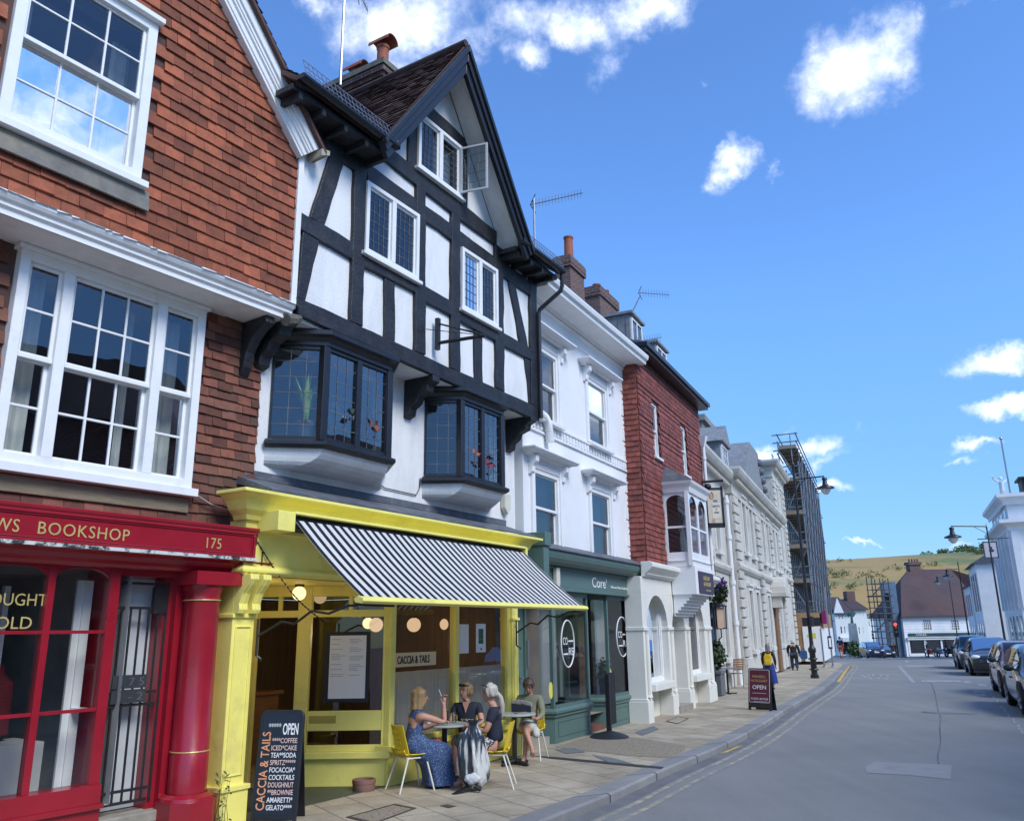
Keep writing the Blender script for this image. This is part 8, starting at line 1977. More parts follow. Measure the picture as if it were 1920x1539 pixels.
m.build('pages', mat('newsprint', (.55, .55, .54), .8, .15, 20), nw)

# ------------------------------------------------------------------ cafe furniture
M_yplastic = mat('yellow_plastic', (.72, .52, .03), .35, .05, 4); M_wleg = mat('cream_tube', (.72, .70, .60), .4, .05)
def cafe_chair(pos, az, label, s=.9):
    t = thing('cafe_chair', label, 'chair', pos, R(-az), 'yellow cafe chairs'); t.scale = (s,)*3
    m = MB(); nx, nz = 25, 26
    def bp(i, j):
        a = -1+2*i/nx; h = j/nz; w = .21*(1-.12*h); return Vector((a*w, -.20-.09*h+.05*a*a+.02, .47+.36*h))
    for i in range(nx):
        for j in range(nz):
            if 4 <= i <= 20 and i % 3 == 0 and 4 <= j <= 22 and (j-4) % 5 < 3: continue
            q = [bp(i, j), bp(i+1, j), bp(i+1, j+1), bp(i, j+1)]; m.add(q, [(0, 1, 2, 3)])
    o = m.build('backrest', M_yplastic, t); so = o.modifiers.new('s', 'SOLIDIFY'); so.thickness = .012
    m = MB(); 
    pr_ = [(-.20, .50), (-.19, .455), (-.14, .435), (.0, .425), (.14, .435), (.20, .43), (.22, .40)]
    for (a, b) in zip(pr_, pr_[1:]):
        n = 8
        for k in range(n):
            x0, x1 = -.21+.42*k/n, -.21+.42*(k+1)/n; c = lambda x: .03*(x/.21)**2
            m.quad((x0, a[0], a[1]+c(x0)), (x1, a[0], a[1]+c(x1)), (x1, b[0], b[1]+c(x1)), (x0, b[0], b[1]+c(x0)))
    o = m.build('seat', M_yplastic, t, smooth=60); so = o.modifiers.new('s', 'SOLIDIFY'); so.thickness = .012
    m = MB(); m.tube([(-.17, -.15, .415), (.17, -.15, .415)], .011, 6); m.tube([(-.17, .14, .415), (.17, .14, .415)], .011, 6)
    for sx in (-1, 1): m.tube([(sx*.17, -.15, .415), (sx*.17, .14, .415)], .011, 6)
    m.build('seat_frame', M_wleg, t)
    for sx in (-1, 1):
        for sy in (-1, 1): l = MB(); l.tube([(sx*.17, sy*.13, .415), (sx*.23, sy*.25-.02, 0)], [.013, .011], 8); l.build('leg', M_wleg, t, smooth=60)
    return t
def back(p, az, d): return Vector((p.x-math.sin(R(az))*d, p.y-math.cos(R(az))*d, p.z))
cafe_chair(back(p1, 58, .02), 58, 'yellow slotted chair under the woman in the long blue dress')
cafe_chair(back(p2, 186, .02), 186, 'yellow chair against the shop wall behind the round table')
cafe_chair(back(p3, 274, .0), 274, 'yellow chair under the woman holding the garment bag')
cafe_chair(back(p4, 196, .0), 196, 'yellow chair with cream legs under the reading woman')
def cafe_table(pos, label, h=.685, r=.31):
    t = thing('cafe_table', label, 'table', pos, 0, 'round cafe tables')
    m = MB(); m.lathe([(0, h), (r-.01, h), (r, h-.008), (r, h-.022), (r-.02, h-.028), (0, h-.028)], (0, 0, 0), 40); m.build('table_top', mat('grey_green_tabletop', (.36, .40, .38), .35, .15, 10), t, smooth=30)
    m = MB(); m.tube([(0, 0, .03), (0, 0, h-.03)], .034, 12); m.build('pedestal', M_blackpaint, t, smooth=60)
    m = MB()
    for k in range(4): a = math.pi/4+k*math.pi/2; m.tube([(0, 0, .05), (.12*math.cos(a), .12*math.sin(a), .04), (.25*math.cos(a), .25*math.sin(a), .015)], [.04, .03, .025], 8)
    m.build('foot', M_blackpaint, t, smooth=60); return t
tb1 = Vector((-.92, 11.22, gz(11.2))); tb2 = Vector((-.03, 12.52, gz(12.5)))
cafe_table(tb1, 'round grey-topped cafe table between the women in blue and navy'); cafe_table(tb2, 'round grey-topped cafe table in front of the reading woman')
def tumbler(p, h, r, label):
    m = MB(); m.lathe([(r*.8, 0), (r, h), (r*.93, h), (r*.74, .01), (0, .008)], (0, 0, 0), 16); o = m.build('glass', glassmat('drinking_glass', (.88, .92, .92), 1.0), None, smooth=50, loc=p); tag(o, label, 'glass')
tumbler(tb1+Vector((.02, -.05, .686)), .16, .035, 'tall clear glass near the middle of the first cafe table'); tumbler(tb1+Vector((.12, .06, .686)), .13, .032, 'shorter clear glass nearer the woman in navy on the first table')
m = MB(); m.lathe([(.028, 0), (.036, .08), (.032, .08), (.024, .01), (0, .008)], (0, 0, 0), 14); o = m.build('cup', M_white, None, smooth=50, loc=tb1+Vector((-.2, -.02, .686))); tag(o, 'small white cup on the first cafe table beside the raised arm', 'cup')
m = MB(); m.box(-.09, .09, -.06, .06, 0, .012); o = m.build('magazine', mat('magazine_cover', (.30, .22, .18), .4, .6, 12), None, loc=tb2+Vector((.1, -.05, .686)), rot=(0, 0, .4)); tag(o, 'magazine lying on the second cafe table', 'magazine')
# brown dog bowl / pot at the yellow wall
bq = G(682, 1482); m = MB(); m.lathe([(.0, 0), (.125, 0), (.135, .02), (.135, .085), (.14, .09), (.14, .13), (.12, .135), (.11, .06), (0, .05)], (0, 0, 0), 28); o = m.build('bowl', mat('pink_brown_clay', (.22, .12, .095), .6, .1), None, smooth=35, loc=bq); tag(o, 'round brown clay bowl on the pavement by the yellow wall', 'bowl')
# cafe chalk board
ab = thing('pavement_board', 'tall black rounded pavement board listing cafe food and drink in white and orange', 'sign', Vector((-2.40, 8.83, gz(8.8))), R(-4))
Wb, Hb = .46, 1.02
def rrect(w, h, r, z0=0, n=6):
    pts = []
    for cx, cz, a0 in ((w/2-r, z0+r, -90), (w/2-r, z0+h-r, 0), (-w/2+r, z0+h-r, 90), (-w/2+r, z0+r, 180)):
        for k in range(n+1): a = R(a0+90*k/n); pts.append((cx+r*math.cos(a), cz+r*math.sin(a)))
    return pts
tilt = Matrix.Rotation(R(-7), 4, 'X')
m = MB(); m.xz(rrect(Wb, Hb, .07, .03), -.02, .02); m.box(-Wb/2, -Wb/2+.04, -.015, .015, 0, .1); m.box(Wb/2-.04, Wb/2, -.015, .015, 0, .1); m.xform(tilt); o = m.build('frame', M_blackpaint, ab); bevel(o, .008, 2)
m = MB(); m.xz(rrect(Wb-.08, Hb-.10, .04, .08), -.023, -.018); m.xform(tilt); m.build('board', mat('slate_board', (.012, .013, .02), .25, .2), ab)
m = MB(); m.prism([(-Wb/2+.03, .17, Hb-.10), (Wb/2-.03, .17, Hb-.10), (Wb/2-.03, .36, .0), (-Wb/2+.03, .36, .0)], (0, .02, 0)); m.build('rear_leg', M_blackpaint, ab)
lines = ['*****OPEN', '****COFFEE', 'ICED*CAKE', 'TEA**SODA', 'SPRITZ*****', 'FOCACCIA*', 'COCKTAILS', 'DOUGHNUT', '**BROWNIE', 'AMARETTI*', 'GELATO****']
wt_, ot_, pk = MB(), MB(), MB()
z = .945; fit_text('*****', -.13, .0, .86, .06, -.0245, wt_, ext=.001); fit_text('OPEN', .02, .18, .815, .105, -.0245, wt_, ext=.001, bold=.02)
z = .735
for k, l in enumerate(lines[1:]):
    fit_text(l, -.08, .18, z, .046, -.0245, (pk if k in (0, 1, 3, 6, 7) else wt_), ext=.001, bold=.008); z -= .068
tt = fit_text('CACCIA & TAILS', 0, .72, 0, .085, 0, ext=.001, bold=.01)
tt.xform(Matrix.Translation((-.10, -.0245, .12)) @ Matrix.Rotation(R(-90), 4, 'Y')); ot_.add(tt.v, tt.f)
for b_, nm, mm in ((wt_, 'white_lettering', M_whitetext), (pk, 'pink_lettering', mat('pale_pink_chalk', (.72, .50, .45), .7, .05)), (ot_, 'orange_lettering', mat('orange_chalk', (.72, .32, .16), .7, .05))): b_.xform(tilt); b_.build(nm, mm, ab)
# red OPEN board
q0, q1 = G(1404, 1330), G(1447, 1333); ra = thing('pavement_board', 'dark red pavement board reading open with a black frame', 'sign', (q0+q1)/2, math.atan2(q1.y-q0.y, q1.x-q0.x)); Wr = (q1-q0).length; Hr = Wr*1.52
tilt = Matrix.Rotation(R(-8), 4, 'X')
m = MB(); m.xz(rrect(Wr, Hr-.06, .05, .06), -.02, .02); m.box(-Wr/2, -Wr/2+.06, -.02, .02, 0, .1); m.box(Wr/2-.06, Wr/2, -.02, .02, 0, .1); m.xform(tilt); bevel(m.build('frame', M_blackpaint, ra), .008)
m = MB(); m.xz(rrect(Wr-.06, Hr-.20, .04, .17), -.024, -.018); m.xform(tilt); m.build('white_edge', M_whitetext, ra)
m = MB(); m.xz(rrect(Wr-.085, Hr-.225, .035, .182), -.027, -.02); m.xform(tilt); m.build('board', mat('maroon_board', (.14, .008, .032), .4, .1), ra)
m = MB(); fit_text('OPEN', -Wr*.30, Wr*.30, Hr*.50, Hr*.095, -.029, m, ext=.001, bold=.02); fit_text('01273 407929', -Wr*.36, Wr*.38, Hr*.25, Hr*.045, -.029, m, ext=.001, bold=.01); m.box(-Wr*.3, Wr*.3, -.029, -.027, Hr*.40, Hr*.41); m.box(-Wr*.25, Wr*.35, -.029, -.027, Hr*.205, Hr*.213); m.xform(tilt); m.build('lettering', M_whitetext, ra)
m = MB(); fit_text('MANSELL', -Wr*.30, Wr*.30, Hr*.77, Hr*.06, -.029, m, ext=.001); fit_text('McTAGGART', -Wr*.36, Wr*.36, Hr*.67, Hr*.06, -.029, m, ext=.001); m.xform(tilt); m.build('gold_lettering', M_gold, ra)
m = MB(); m.prism([(-Wr/2+.03, .14, Hr-.1), (Wr/2-.03, .14, Hr-.1), (Wr/2-.03, .24, 0), (-Wr/2+.03, .24, 0)], (0, .02, 0)); m.build('rear_leg', M_blackpaint, ra)
# edge-on black banner stand
bs = thing('banner_stand', 'black pavement sign seen edge-on with a low domed base by the green studio', 'sign', G(1143, 1382), R(66))
m = MB(); m.lathe([(0, .12), (.10, .10), (.28, .05), (.34, .02), (.34, 0), (0, 0)], (0, 0, 0), 28); m.build('base', mat('black_rubber', (.02, .022, .026), .5, .1), bs, smooth=40)
m = MB(); m.box(-.03, .03, -.04, .0, .08, 1.05); m.box(-.03, .03, .01, .04, .08, 1.05); o = m.build('post', M_blackpaint, bs); m = MB(); m.box(-.02, .42, -.01, .015, .2, 1.08); m.build('panel', M_black, bs)
# covers in the pavement
def cover(pts, label, inner, frame_m, cat='manhole cover'):
    P_ = [G(*p) for p in pts]; c = sum(P_, Vector())/4; t = thing('manhole_cover', label, cat, c)
    m = MB(); 
    for k in range(4):
        a, b = P_[k]-c, P_[(k+1) % 4]-c; m.quad(*[Vector((v.x, v.y, v.z+.007)) for v in (a, b, b*.86, a*.86)])
    m.build('frame', frame_m, t, fixn=False)
    m = MB(); m.quad(*[Vector(((p-c).x*.86, (p-c).y*.86, (p-c).z+.005)) for p in P_]); m.build('inset', inner, t, fixn=False)
M_rust = mat('rusty_iron', (.075, .055, .04), .8, .3, 8, .3, 40)
cover([(648, 1532), (740, 1507), (782, 1515), (700, 1545)], 'large iron-framed gravel-filled cover near the cafe board', M_gravel, M_rust); cover([(824, 1511), (838, 1508), (857, 1511), (842, 1515)], 'tiny dark square cover in front of the cafe tables', M_rust, M_rust); cover([(1248, 1352), (1272, 1343), (1292, 1347), (1270, 1357)], 'rusty rectangular cover before the white arcaded front', M_pave, M_rust)

# ------------------------------------------------------------------ walkers
def walker(label, pos, az, H, cols, arms=None, stride=.14, skirt=None, skin=M_skin, coat=False, hair=M_brown, shorts=False):
    t = thing('person', label, 'person', pos, R(-az)); t.scale = (H/1.70*(1.28 if coat else 1.0), H/1.70*(1.2 if coat else 1.0), H/1.70)
    P = dict(pelvis=(0, 0, .92), belly=(0, .0, 1.08), chest=(0, 0, 1.27), neck0=(0, 0, 1.42), neck=(0, .0, 1.47), jaw=(0, .02, 1.545), mid=(0, .015, 1.60), crown=(0, .005, 1.655), rs=(.18, 0, 1.38), re=(.24, -.06, 1.12), rw=(.24, .04, .88), ls=(-.18, 0, 1.38), le=(-.24, .04, 1.12), lw=(-.24, .12, .89),
             rh=(.09, 0, .90), rk=(.10, stride*.6, .50), ra=(.10, -stride*.4, .09), rt=(.11, -stride*.4+.14, .035), lh=(-.09, 0, .90), lk=(-.10, stride*.5, .50), la=(-.10, stride, .09), lt=(-.11, stride+.14, .035))
    if arms: P.update(arms)
    rad = dict(pelvis=(.15, .11), belly=(.125, .09), chest=(.145, .095), neck0=.07, neck=.05, jaw=(.06, .066), mid=(.072, .088), crown=(.06, .072), rs=.058, re=.043, rw=.03, ls=.058, le=.043, lw=.03, rh=.085, rk=.058, ra=.04, rt=.036, lh=.085, lk=.058, la=.04, lt=.036)
    J = {k: (*P[k], rad[k]) for k in P if k not in ('jaw', 'mid', 'crown')}; E_ = [('pelvis', 'belly'), ('belly', 'chest'), ('chest', 'neck0'), ('neck0', 'neck')]
    pn = Vector(P['neck']); Mh = Matrix.Translation((0, pn.y+.01, pn.z-1.10)) @ Matrix.Translation((0, 0, 1.105)) @ Matrix.Rotation(R(-30 if pn.y > .05 else 0), 4, 'X') @ Matrix.Translation((0, 0, -1.105))
    for s in 'rl':
        E_ += [('chest', s+'s'), (s+'s', s+'e'), (s+'e', s+'w'), ('pelvis', s+'h'), (s+'h', s+'k'), (s+'k', s+'a'), (s+'a', s+'t')]
        hand(J, E_, P[s+'w'], s, s+'w', tuple(Vector(P[s+'w'])-Vector(P[s+'e'])), (-1 if s == 'r' else 1, .6, 0), .4)
    head_mesh(skin_obj('body', J, E_, skin, t, root='pelvis'), Mh)
    J = dict(w=(0, 0, .95 if not coat else .62, (.17, .125) if not coat else (.21, .16)), b=(*P['belly'], (.145, .11)), c=(*P['chest'], (.16, .115)), n=(P['neck0'][0], P['neck0'][1], P['neck0'][2]+.02, .07)); E_ = [('w', 'b'), ('b', 'c'), ('c', 'n')]
    for s in 'rl': J[s+'s'] = (*P[s+'s'], .07); J[s+'e'] = (*P[s+'e'], .062); E_ += [('c', s+'s'), (s+'s', s+'e')]
    if cols.get('long', True):
        for s in 'rl': J[s+'w'] = (*Vector(P[s+'e']).lerp(Vector(P[s+'w']), .92), .045); E_ += [(s+'e', s+'w')]
    skin_obj('coat' if coat else 'top', J, E_, cols['top'], t, root='w')
    if skirt:
        m = MB(); n = 30; rr = [(1.0, .15), (.9, .18), (.6, .225), (.3, .25), (.22, .255)]
        for z, r in rr:
            for k in range(n): a = 2*math.pi*k/n; f_ = 1+(.06+.10*(1-z))*math.sin(a*6+z)*(1 if z < .95 else 0); m.v.append((r*f_*math.cos(a), r*.8*f_*math.sin(a)+.03*(1-z), z))
        for i in range(len(rr)-1):
            for k in range(n): m.f.append((i*n+k, i*n+(k+1) % n, (i+1)*n+(k+1) % n, (i+1)*n+k)); m.m.append(0)
        m.build('skirt', cols['low'], t, smooth=True)
    else:
        J = dict(h=(0, 0, .95, (.16, .12))); E_ = []
        for s in 'rl':
            J[s+'h'] = (*P[s+'h'], .10); J[s+'k'] = (*P[s+'k'], .082); E_ += [('h', s+'h'), (s+'h', s+'k')]
            if not shorts: J[s+'a'] = (*P[s+'a'], .065); E_ += [(s+'k', s+'a')]
        skin_obj('shorts' if shorts else 'trousers', J, E_, cols['low'], t)
    for s in 'rl':
        m = MB(); a = Vector(P[s+'a']); m.tube([(a.x, a.y-.05, .035), (a.x, a.y+.04, .04), (a.x, a.y+.16, .03)], [.04, .045, .035], 8); m.build('shoe', cols.get('shoe', M_black), t, smooth=True)
    hair_mesh(t, Mh, hair, -.06 if cols.get('hairlong') else .05, flare=.6)
    return t
wq = G(1446, 1292); t = walker('woman with a yellow backpack and long blue skirt walking away past the red open board', wq, 24, (atY(1441, 1207, wq.y).z-wq.z), dict(top=M_black, low=mat('royal_blue_cotton', (.012, .035, .22), .8, .2, 4), hairlong=1), skirt=True, hair=mat('grey_brown_hair', (.20, .17, .15), .5, .3, 30))
bk = thing('backpack', 'yellow backpack on the walking woman in the blue skirt', 'backpack', t.location+Vector((-.06, -.14, 1.12*t.scale.x)), R(-24)); bk.scale = t.scale
m = MB(); m.xz(rrect(.30, .42, .11, -.22), -.085, .07); o = m.build('pack', mat('yellow_nylon', (.70, .46, .02), .6, .1), bk); bevel(o, .03, 3); m = MB(); m.xz(rrect(.22, .17, .05, -.19), -.115, -.08); o = m.build('pocket', MATS['yellow_nylon'], bk); bevel(o, .015, 2)
m = MB(); m.tube([(-.09, .05, .18), (-.10, .12, .24), (-.10, .26, .10)], .018, 6); m.tube([(.09, .05, .18), (.10, .12, .24), (.10, .26, .10)], .018, 6); m.build('strap', MATS['yellow_nylon'], bk)
mq = G(1491, 1256); t = walker('stooping man in a black coat carrying a blue bag beyond the backpack woman', mq, 20, (atY(1478, 1202, mq.y).z-mq.z)*1.06, dict(top=mat('black_wool', (.010, .011, .014), .8, .2), low=mat('dark_denim', (.03, .045, .09), .8, .2)), coat=True, hair=M_grey, arms=dict(neck=(0, .10, 1.43), neck0=(0, .06, 1.40), jaw=(0, .15, 1.48), mid=(0, .15, 1.53), crown=(0, .13, 1.58)))
m = MB(); m.xz(rrect(.34, .40, .08, -.4), -.09, .09); m.tube([(-.08, 0, -.02), (-.06, 0, .12), (.06, 0, .12), (.08, 0, -.02)], .012, 5); o = m.build('carrier_bag', mat('blue_plastic', (.03, .09, .22), .35, .2, 6), None, loc=mq+Vector((.42, -.2, .92)), rot=(0, 0, R(-20))); bevel(o, .03, 2); tag(o, 'blue carrier bag in the hand of the man in black', 'bag')
oq = G(1578, 1233); walker('man in a navy top and orange-red shorts walking towards the far corner', oq, 30, (atY(1575, 1193, oq.y).z-oq.z), dict(top=M_navy, low=mat('orange_red_cotton', (.45, .08, .03), .8, .1), long=False), shorts=True)
for k, px in enumerate((1671, 1676)):
    Y_ = 104; a = atY(px, 1200, Y_); p = Vector((a.x, Y_, gz(Y_))); walker(['left of two dark-dressed walkers under the far scaffold tower', 'right of two dark-dressed walkers under the far scaffold tower'][k], p, 200+k*20, 1.7, dict(top=M_black, low=M_black))

# ------------------------------------------------------------------ vehicles
def carpaint(n, c): return mat(n, c, .22, .04, 2, coat=.8, metal=.25)
M_tyre = mat('tyre_rubber', (.012, .012, .013), .8, .1); M_rim = mat('alloy', (.45, .46, .48), .3, .1, metal=.9); M_cglass = glassmat('car_glass', (.14, .17, .19), .7); M_lens = mat('headlamp_lens', (.75, .78, .80), .12, .05, coat=1); M_rlens = mat('red_tail_lens', (.35, .01, .01), .2, .05, coat=1); M_trim = mat('black_trim', (.015, .015, .017), .6, .1)
def car(label, pos, hx, paint, L=4.2, H=1.5, Wd=1.8, kind='hatch', plate=True, name='parked_car'):
    """body lofted from cross-sections; x forward, origin on the ground under the middle"""
    t = thing(name, label, 'car' if name == 'parked_car' else 'van', pos, hx, 'cars parked along the right of the road' if name == 'parked_car' else None); h = L/2; w = Wd/2
    van = kind == 'van'
    hood = .62*H if not van else .66*H; st = [(-h, .30, .52*H, .60*H, .82, .80), (-h+.06, .24, .60*H, .72*H, .93, .82), (-h+.22, .22, .64*H, .93*H if not van else .97*H, .98, .74), (-h+.62, .20, .64*H, .985*H, 1.0, .74), (-.35, .20, .63*H, H, 1.0, .75), (.45, .20, .62*H, .98*H, 1.0, .74),
          (1.15 if not van else 1.45, .20, .61*H, hood+.03, .99, .80), (h-.55, .21, .57*H, hood-.04, .97, .78), (h-.18, .24, .50*H, hood-.13, .90, .74), (h, .30, .40*H, .48*H, .78, .66)]
    def sec(s):
        x, zb, zw, zt, fw, ft = s; a, b = w*fw, w*ft
        return [(x, -a*.93, zb), (x, -a, zb+.16), (x, -a*1.0, (zb+zw)/2+.06), (x, -a*.965, zw), (x, -b, zt-.05), (x, -b*.82, zt), (x, 0, zt+.015), (x, b*.82, zt), (x, b, zt-.05), (x, a*.965, zw), (x, a, (zb+zw)/2+.06), (x, a, zb+.16), (x, a*.93, zb)]
    S_ = [sec(s) for s in st]; body = MB(); gl = {'side_window': MB(), 'windscreen': MB(), 'rear_window': MB()}
    for p in S_: body.v += p
    n = 13
    for i in range(len(S_)-1):
        for k in range(n-1):
            body.f.append((i*n+k, i*n+k+1, (i+1)*n+k+1, (i+1)*n+k)); body.m.append(0)
    body.f += [tuple(range(n)), tuple(range((len(S_)-1)*n, len(S_)*n))]; body.m += [0, 0]
    bo = body.build('body', paint, t, smooth=50); bo.modifiers.new('u', 'SUBSURF').levels = 2; bo.modifiers['u'].render_levels = 2
    def lift(a, b, c, d, e, nrm): n_ = Vector(nrm)*e; return [Vector(v)+n_ for v in (a, b, c, d)]
    for sgn, (i0, i1) in ((-1, (3, 4)), (1, (8, 9))):
        for (x0, x1) in ((2, 4), (4, 5), (5, 6)):
            A, B_ = S_[x0], S_[x1]; g = MB()
            lo, up = (3, 4) if sgn < 0 else (9, 8)
            p = [Vector(A[lo]), Vector(B_[lo]), Vector(B_[up]), Vector(A[up])]; c = sum(p, Vector())/4; p = [c+(v-c)*.84 for v in p]
            if x0 == 5: p[2] = p[2].lerp(p[3], .45)
            q = MB(); q.quad(*[v+Vector((0, sgn*.03, .0)) for v in p]); q.build('side_window', M_cglass, t)
    A, B_ = S_[5], S_[6]; p = [Vector(A[4]), Vector(A[8]), Vector(B_[8]), Vector(B_[4])]; c = sum(p, Vector())/4; p = [c+(v-c)*.90+Vector((.05, 0, .055)) for v in p]; q = MB(); q.quad(*p); q.build('windscreen', M_cglass, t)
    A, B_ = S_[1], S_[2]; p = [Vector(A[4]), Vector(A[8]), Vector(B_[8]), Vector(B_[4])]; c = sum(p, Vector())/4; p = [c+(v-c)*.85+Vector((-.06, 0, .03)) for v in p]; q = MB(); q.quad(*p); q.build('rear_window', M_cglass, t)
    for sx in (-1, 1):
        for sy in (-1, 1):
            x, y = sx*(h-.78) if sx > 0 else -(h-.72), sy*(w-.10); wl = MB(); wl.lathe([(.20, -.10), (.30, -.10), (.325, -.06), (.325, .06), (.30, .10), (.20, .10)], (0, 0, 0), 22); wl.xform(Matrix.Translation((x, y, .325)) @ Matrix.Rotation(R(90), 4, 'X')); wo = wl.build('wheel', M_tyre, t, smooth=40)
            rm = MB(); rm.lathe([(0, .05), (.06, .05), (.08, .03), (.20, .05), (.205, -.05), (0, -.05)], (0, 0, 0), 22)
            for k in range(5): a = 2*math.pi*k/5; rm.beam((.05*math.cos(a), .05*math.sin(a), .065), (.195*math.cos(a), .195*math.sin(a), .06), .05, .03)
            rm.xform(Matrix.Translation((x, y+sy*.05, .325)) @ Matrix.Rotation(R(90*(-sy)), 4, 'X')); rm.build('rim', M_rim, wo)
            ar = MB(); ar.lathe([(.335, -.12), (.40, -.12), (.40, .03), (.335, .03)], (0, 0, 0), 20, 0, math.pi); ar.xform(Matrix.Translation((x, sy*(w-.03), .325)) @ Matrix.Rotation(R(90), 4, 'X')); ar.build('wheel_arch', M_trim, t)
    for sy in (-1, 1):
        q = MB(); q.sphere((h-.16, sy*(w*.72), .50*H), .14, 12, 8, (.9, 1.35, .62)); q.build('headlight', M_lens, t, smooth=True)
        q = MB(); q.sphere((-h+.10, sy*(w*.80), .60*H), .13, 12, 8, (.7, .9, 1.4)); q.build('tail_light', M_rlens, t, smooth=True)
        q = MB(); q.sphere((.95, sy*(w+.08), .66*H), .10, 12, 8, (.7, 1.1, .75)); q.tube([(.98, sy*(w-.06), .63*H), (.96, sy*(w+.05), .65*H)], .025, 5); q.build('door_mirror', M_trim, t, smooth=True)
        q = MB(); q.beam((.0, sy*(w*1.005+.0), .50*H), (.22, sy*(w*1.005), .50*H), .03, .03); q.build('door_handle', M_trim, t)
    q = MB(); q.box(h-.10, h+.012, -w*.55, w*.55, .26*H, .36*H); q.box(h-.14, h-.0, -w*.45, w*.45, .42*H, .475*H); q.build('grille', M_trim, t)
    q = MB(); q.tube([(h-.02, -.22, .485*H), (h+.005, -.12, .435*H), (h+.005, .12, .435*H), (h-.02, .22, .485*H)], .016, 6); q.sphere((h, 0, .455*H), .05, 8, 6, (.3, 1, 1)); q.build('badge', M_rim, q_parent := t)
    if plate: q = MB(); q.box(h+.01, h+.02, -.26, .26, .365*H, .365*H+.11); q.build('number_plate', M_whitetext, t)
    q = MB(); q.box(-h+.05, h-.05, -w*.86, w*.86, .16, .26); q.build('underbody', M_trim, t)
    return t
def on_road(x, y): return Vector((x, y, gz(y)+RZ))
def heading(x0, y0, x1, y1): return math.atan2(y1-y0, x1-x0)
# the parked row, all facing us
def park(pxl, pyl, d, **k):
    """front-left-in-picture corner of the car on the ground"""
    q = G(pxl, pyl, RZ); a = R(k.pop('az', 24.5)); f = Vector((math.sin(a), math.cos(a), 0)); n = Vector((f.y, -f.x, 0))
    c = q+f*(k['L']/2-.75)+n*(k['Wd']/2-.05); k['pos'] = Vector((c.x, c.y, gz(c.y)+RZ)); return car(hx=math.atan2(-f.y, -f.x), **k)
park(1822, 1266, 0, label='black crossover with chrome v-shaped grille second in the parked row', paint=carpaint('black_car_paint', (.018, .022, .028)), L=4.3, H=1.55, Wd=1.82)
park(1799, 1254, 0, label='dark blue people carrier farthest in the parked row', paint=carpaint('navy_car_paint', (.02, .035, .07)), L=4.3, H=1.62, Wd=1.8)
park(1882, 1306, 0, label='dusty pink silver hatchback between the black crossover and the nearest car', paint=carpaint('rose_car_paint', (.30, .14, .14)), L=3.9, H=1.50, Wd=1.72)
park(1922, 1341, 0, label='dark grey car nearest in the parked row at the right edge', paint=carpaint('grey_car_paint', (.06, .075, .08)), L=4.2, H=1.5, Wd=1.8)
a = atY(1634, 1215, 100); car('dark blue van-like car waiting at the far junction', Vector((a.x, 100, gz(100)+RZ)), R(-100), carpaint('blue_van_paint', (.012, .02, .06)), L=4.8, H=1.85, Wd=1.95, kind='van', name='van')
a = atY(1654, 1215, 104); car('black car beside the dark blue van at the far junction', Vector((a.x, 104, gz(104)+RZ)), R(-95), carpaint('black_car_paint', (.018, .022, .028)), L=4.2, H=1.4, Wd=1.8, name='car')
def motorbike(label, pos, rz, paint):
    t = thing('motorbike', label, 'motorbike', pos, rz, 'motorbikes parked by the junction')
    for x in (-.68, .72):
        m = MB(); m.lathe([(.20, -.05), (.29, -.05), (.315, 0), (.29, .05), (.20, .05)], (0, 0, 0), 18); m.xform(Matrix.Translation((x, 0, .315)) @ Matrix.Rotation(R(90), 4, 'X')); m.build('wheel', M_tyre, t, smooth=40)
    m = MB(); m.tube([(.72, 0, .315), (.55, 0, .70), (.45, 0, 1.0)], .035, 6); m.tube([(-.68, 0, .315), (-.1, 0, .42), (.35, 0, .6)], .04, 6); m.tube([(.45, -.35, 1.02), (.45, 0, 1.0), (.45, .35, 1.02)], .018, 6); m.tube([(-.75, .12, .35), (-.1, .14, .3)], .05, 8); m.build('chassis', M_rim, t, smooth=40)
    m = MB(); m.sphere((.15, 0, .78), .22, 12, 8, (1.3, .7, .8)); m.sphere((.55, 0, .85), .17, 10, 8, (.9, .9, 1.2)); m.box(-.1, .4, -.13, .13, .35, .62); m.build('tank', paint, t, smooth=50)
    m = MB(); m.tube([(.0, 0, .80), (-.3, 0, .78), (-.72, 0, .88)], [.12, .14, .08], 8); m.build('saddle', M_trim, t, smooth=50)
    m = MB(); m.sphere((.68, 0, .88), .09, 10, 8); m.build('headlight', M_lens, t, smooth=True); return t
Yb = 100.0
bikes = [(1746, 'red motorbike leftmost in the far row of bikes', carpaint('red_bike', (.35, .02, .02))), (1766, 'black and white motorbike in the middle of the far row', carpaint('white_bike', (.40, .42, .44))), (1781, 'black motorbike rightmost in the far row beside the parked cars', M_trim)]
for k, (px, lab, pm) in enumerate(bikes): a = atY(px, 1220, Yb-k*4); motorbike(lab, Vector((a.x, Yb-k*4, gz(Yb-k*4)+RZ)), R(200+k*8), pm)
a = atY(1738, 1215, 100.5); walker('motorcyclist in dark clothes and white helmet standing at the red bike', Vector((a.x, 100.5, gz(100.5)+RZ)), 90, 1.75, dict(top=M_black, low=M_black), hair=M_white)

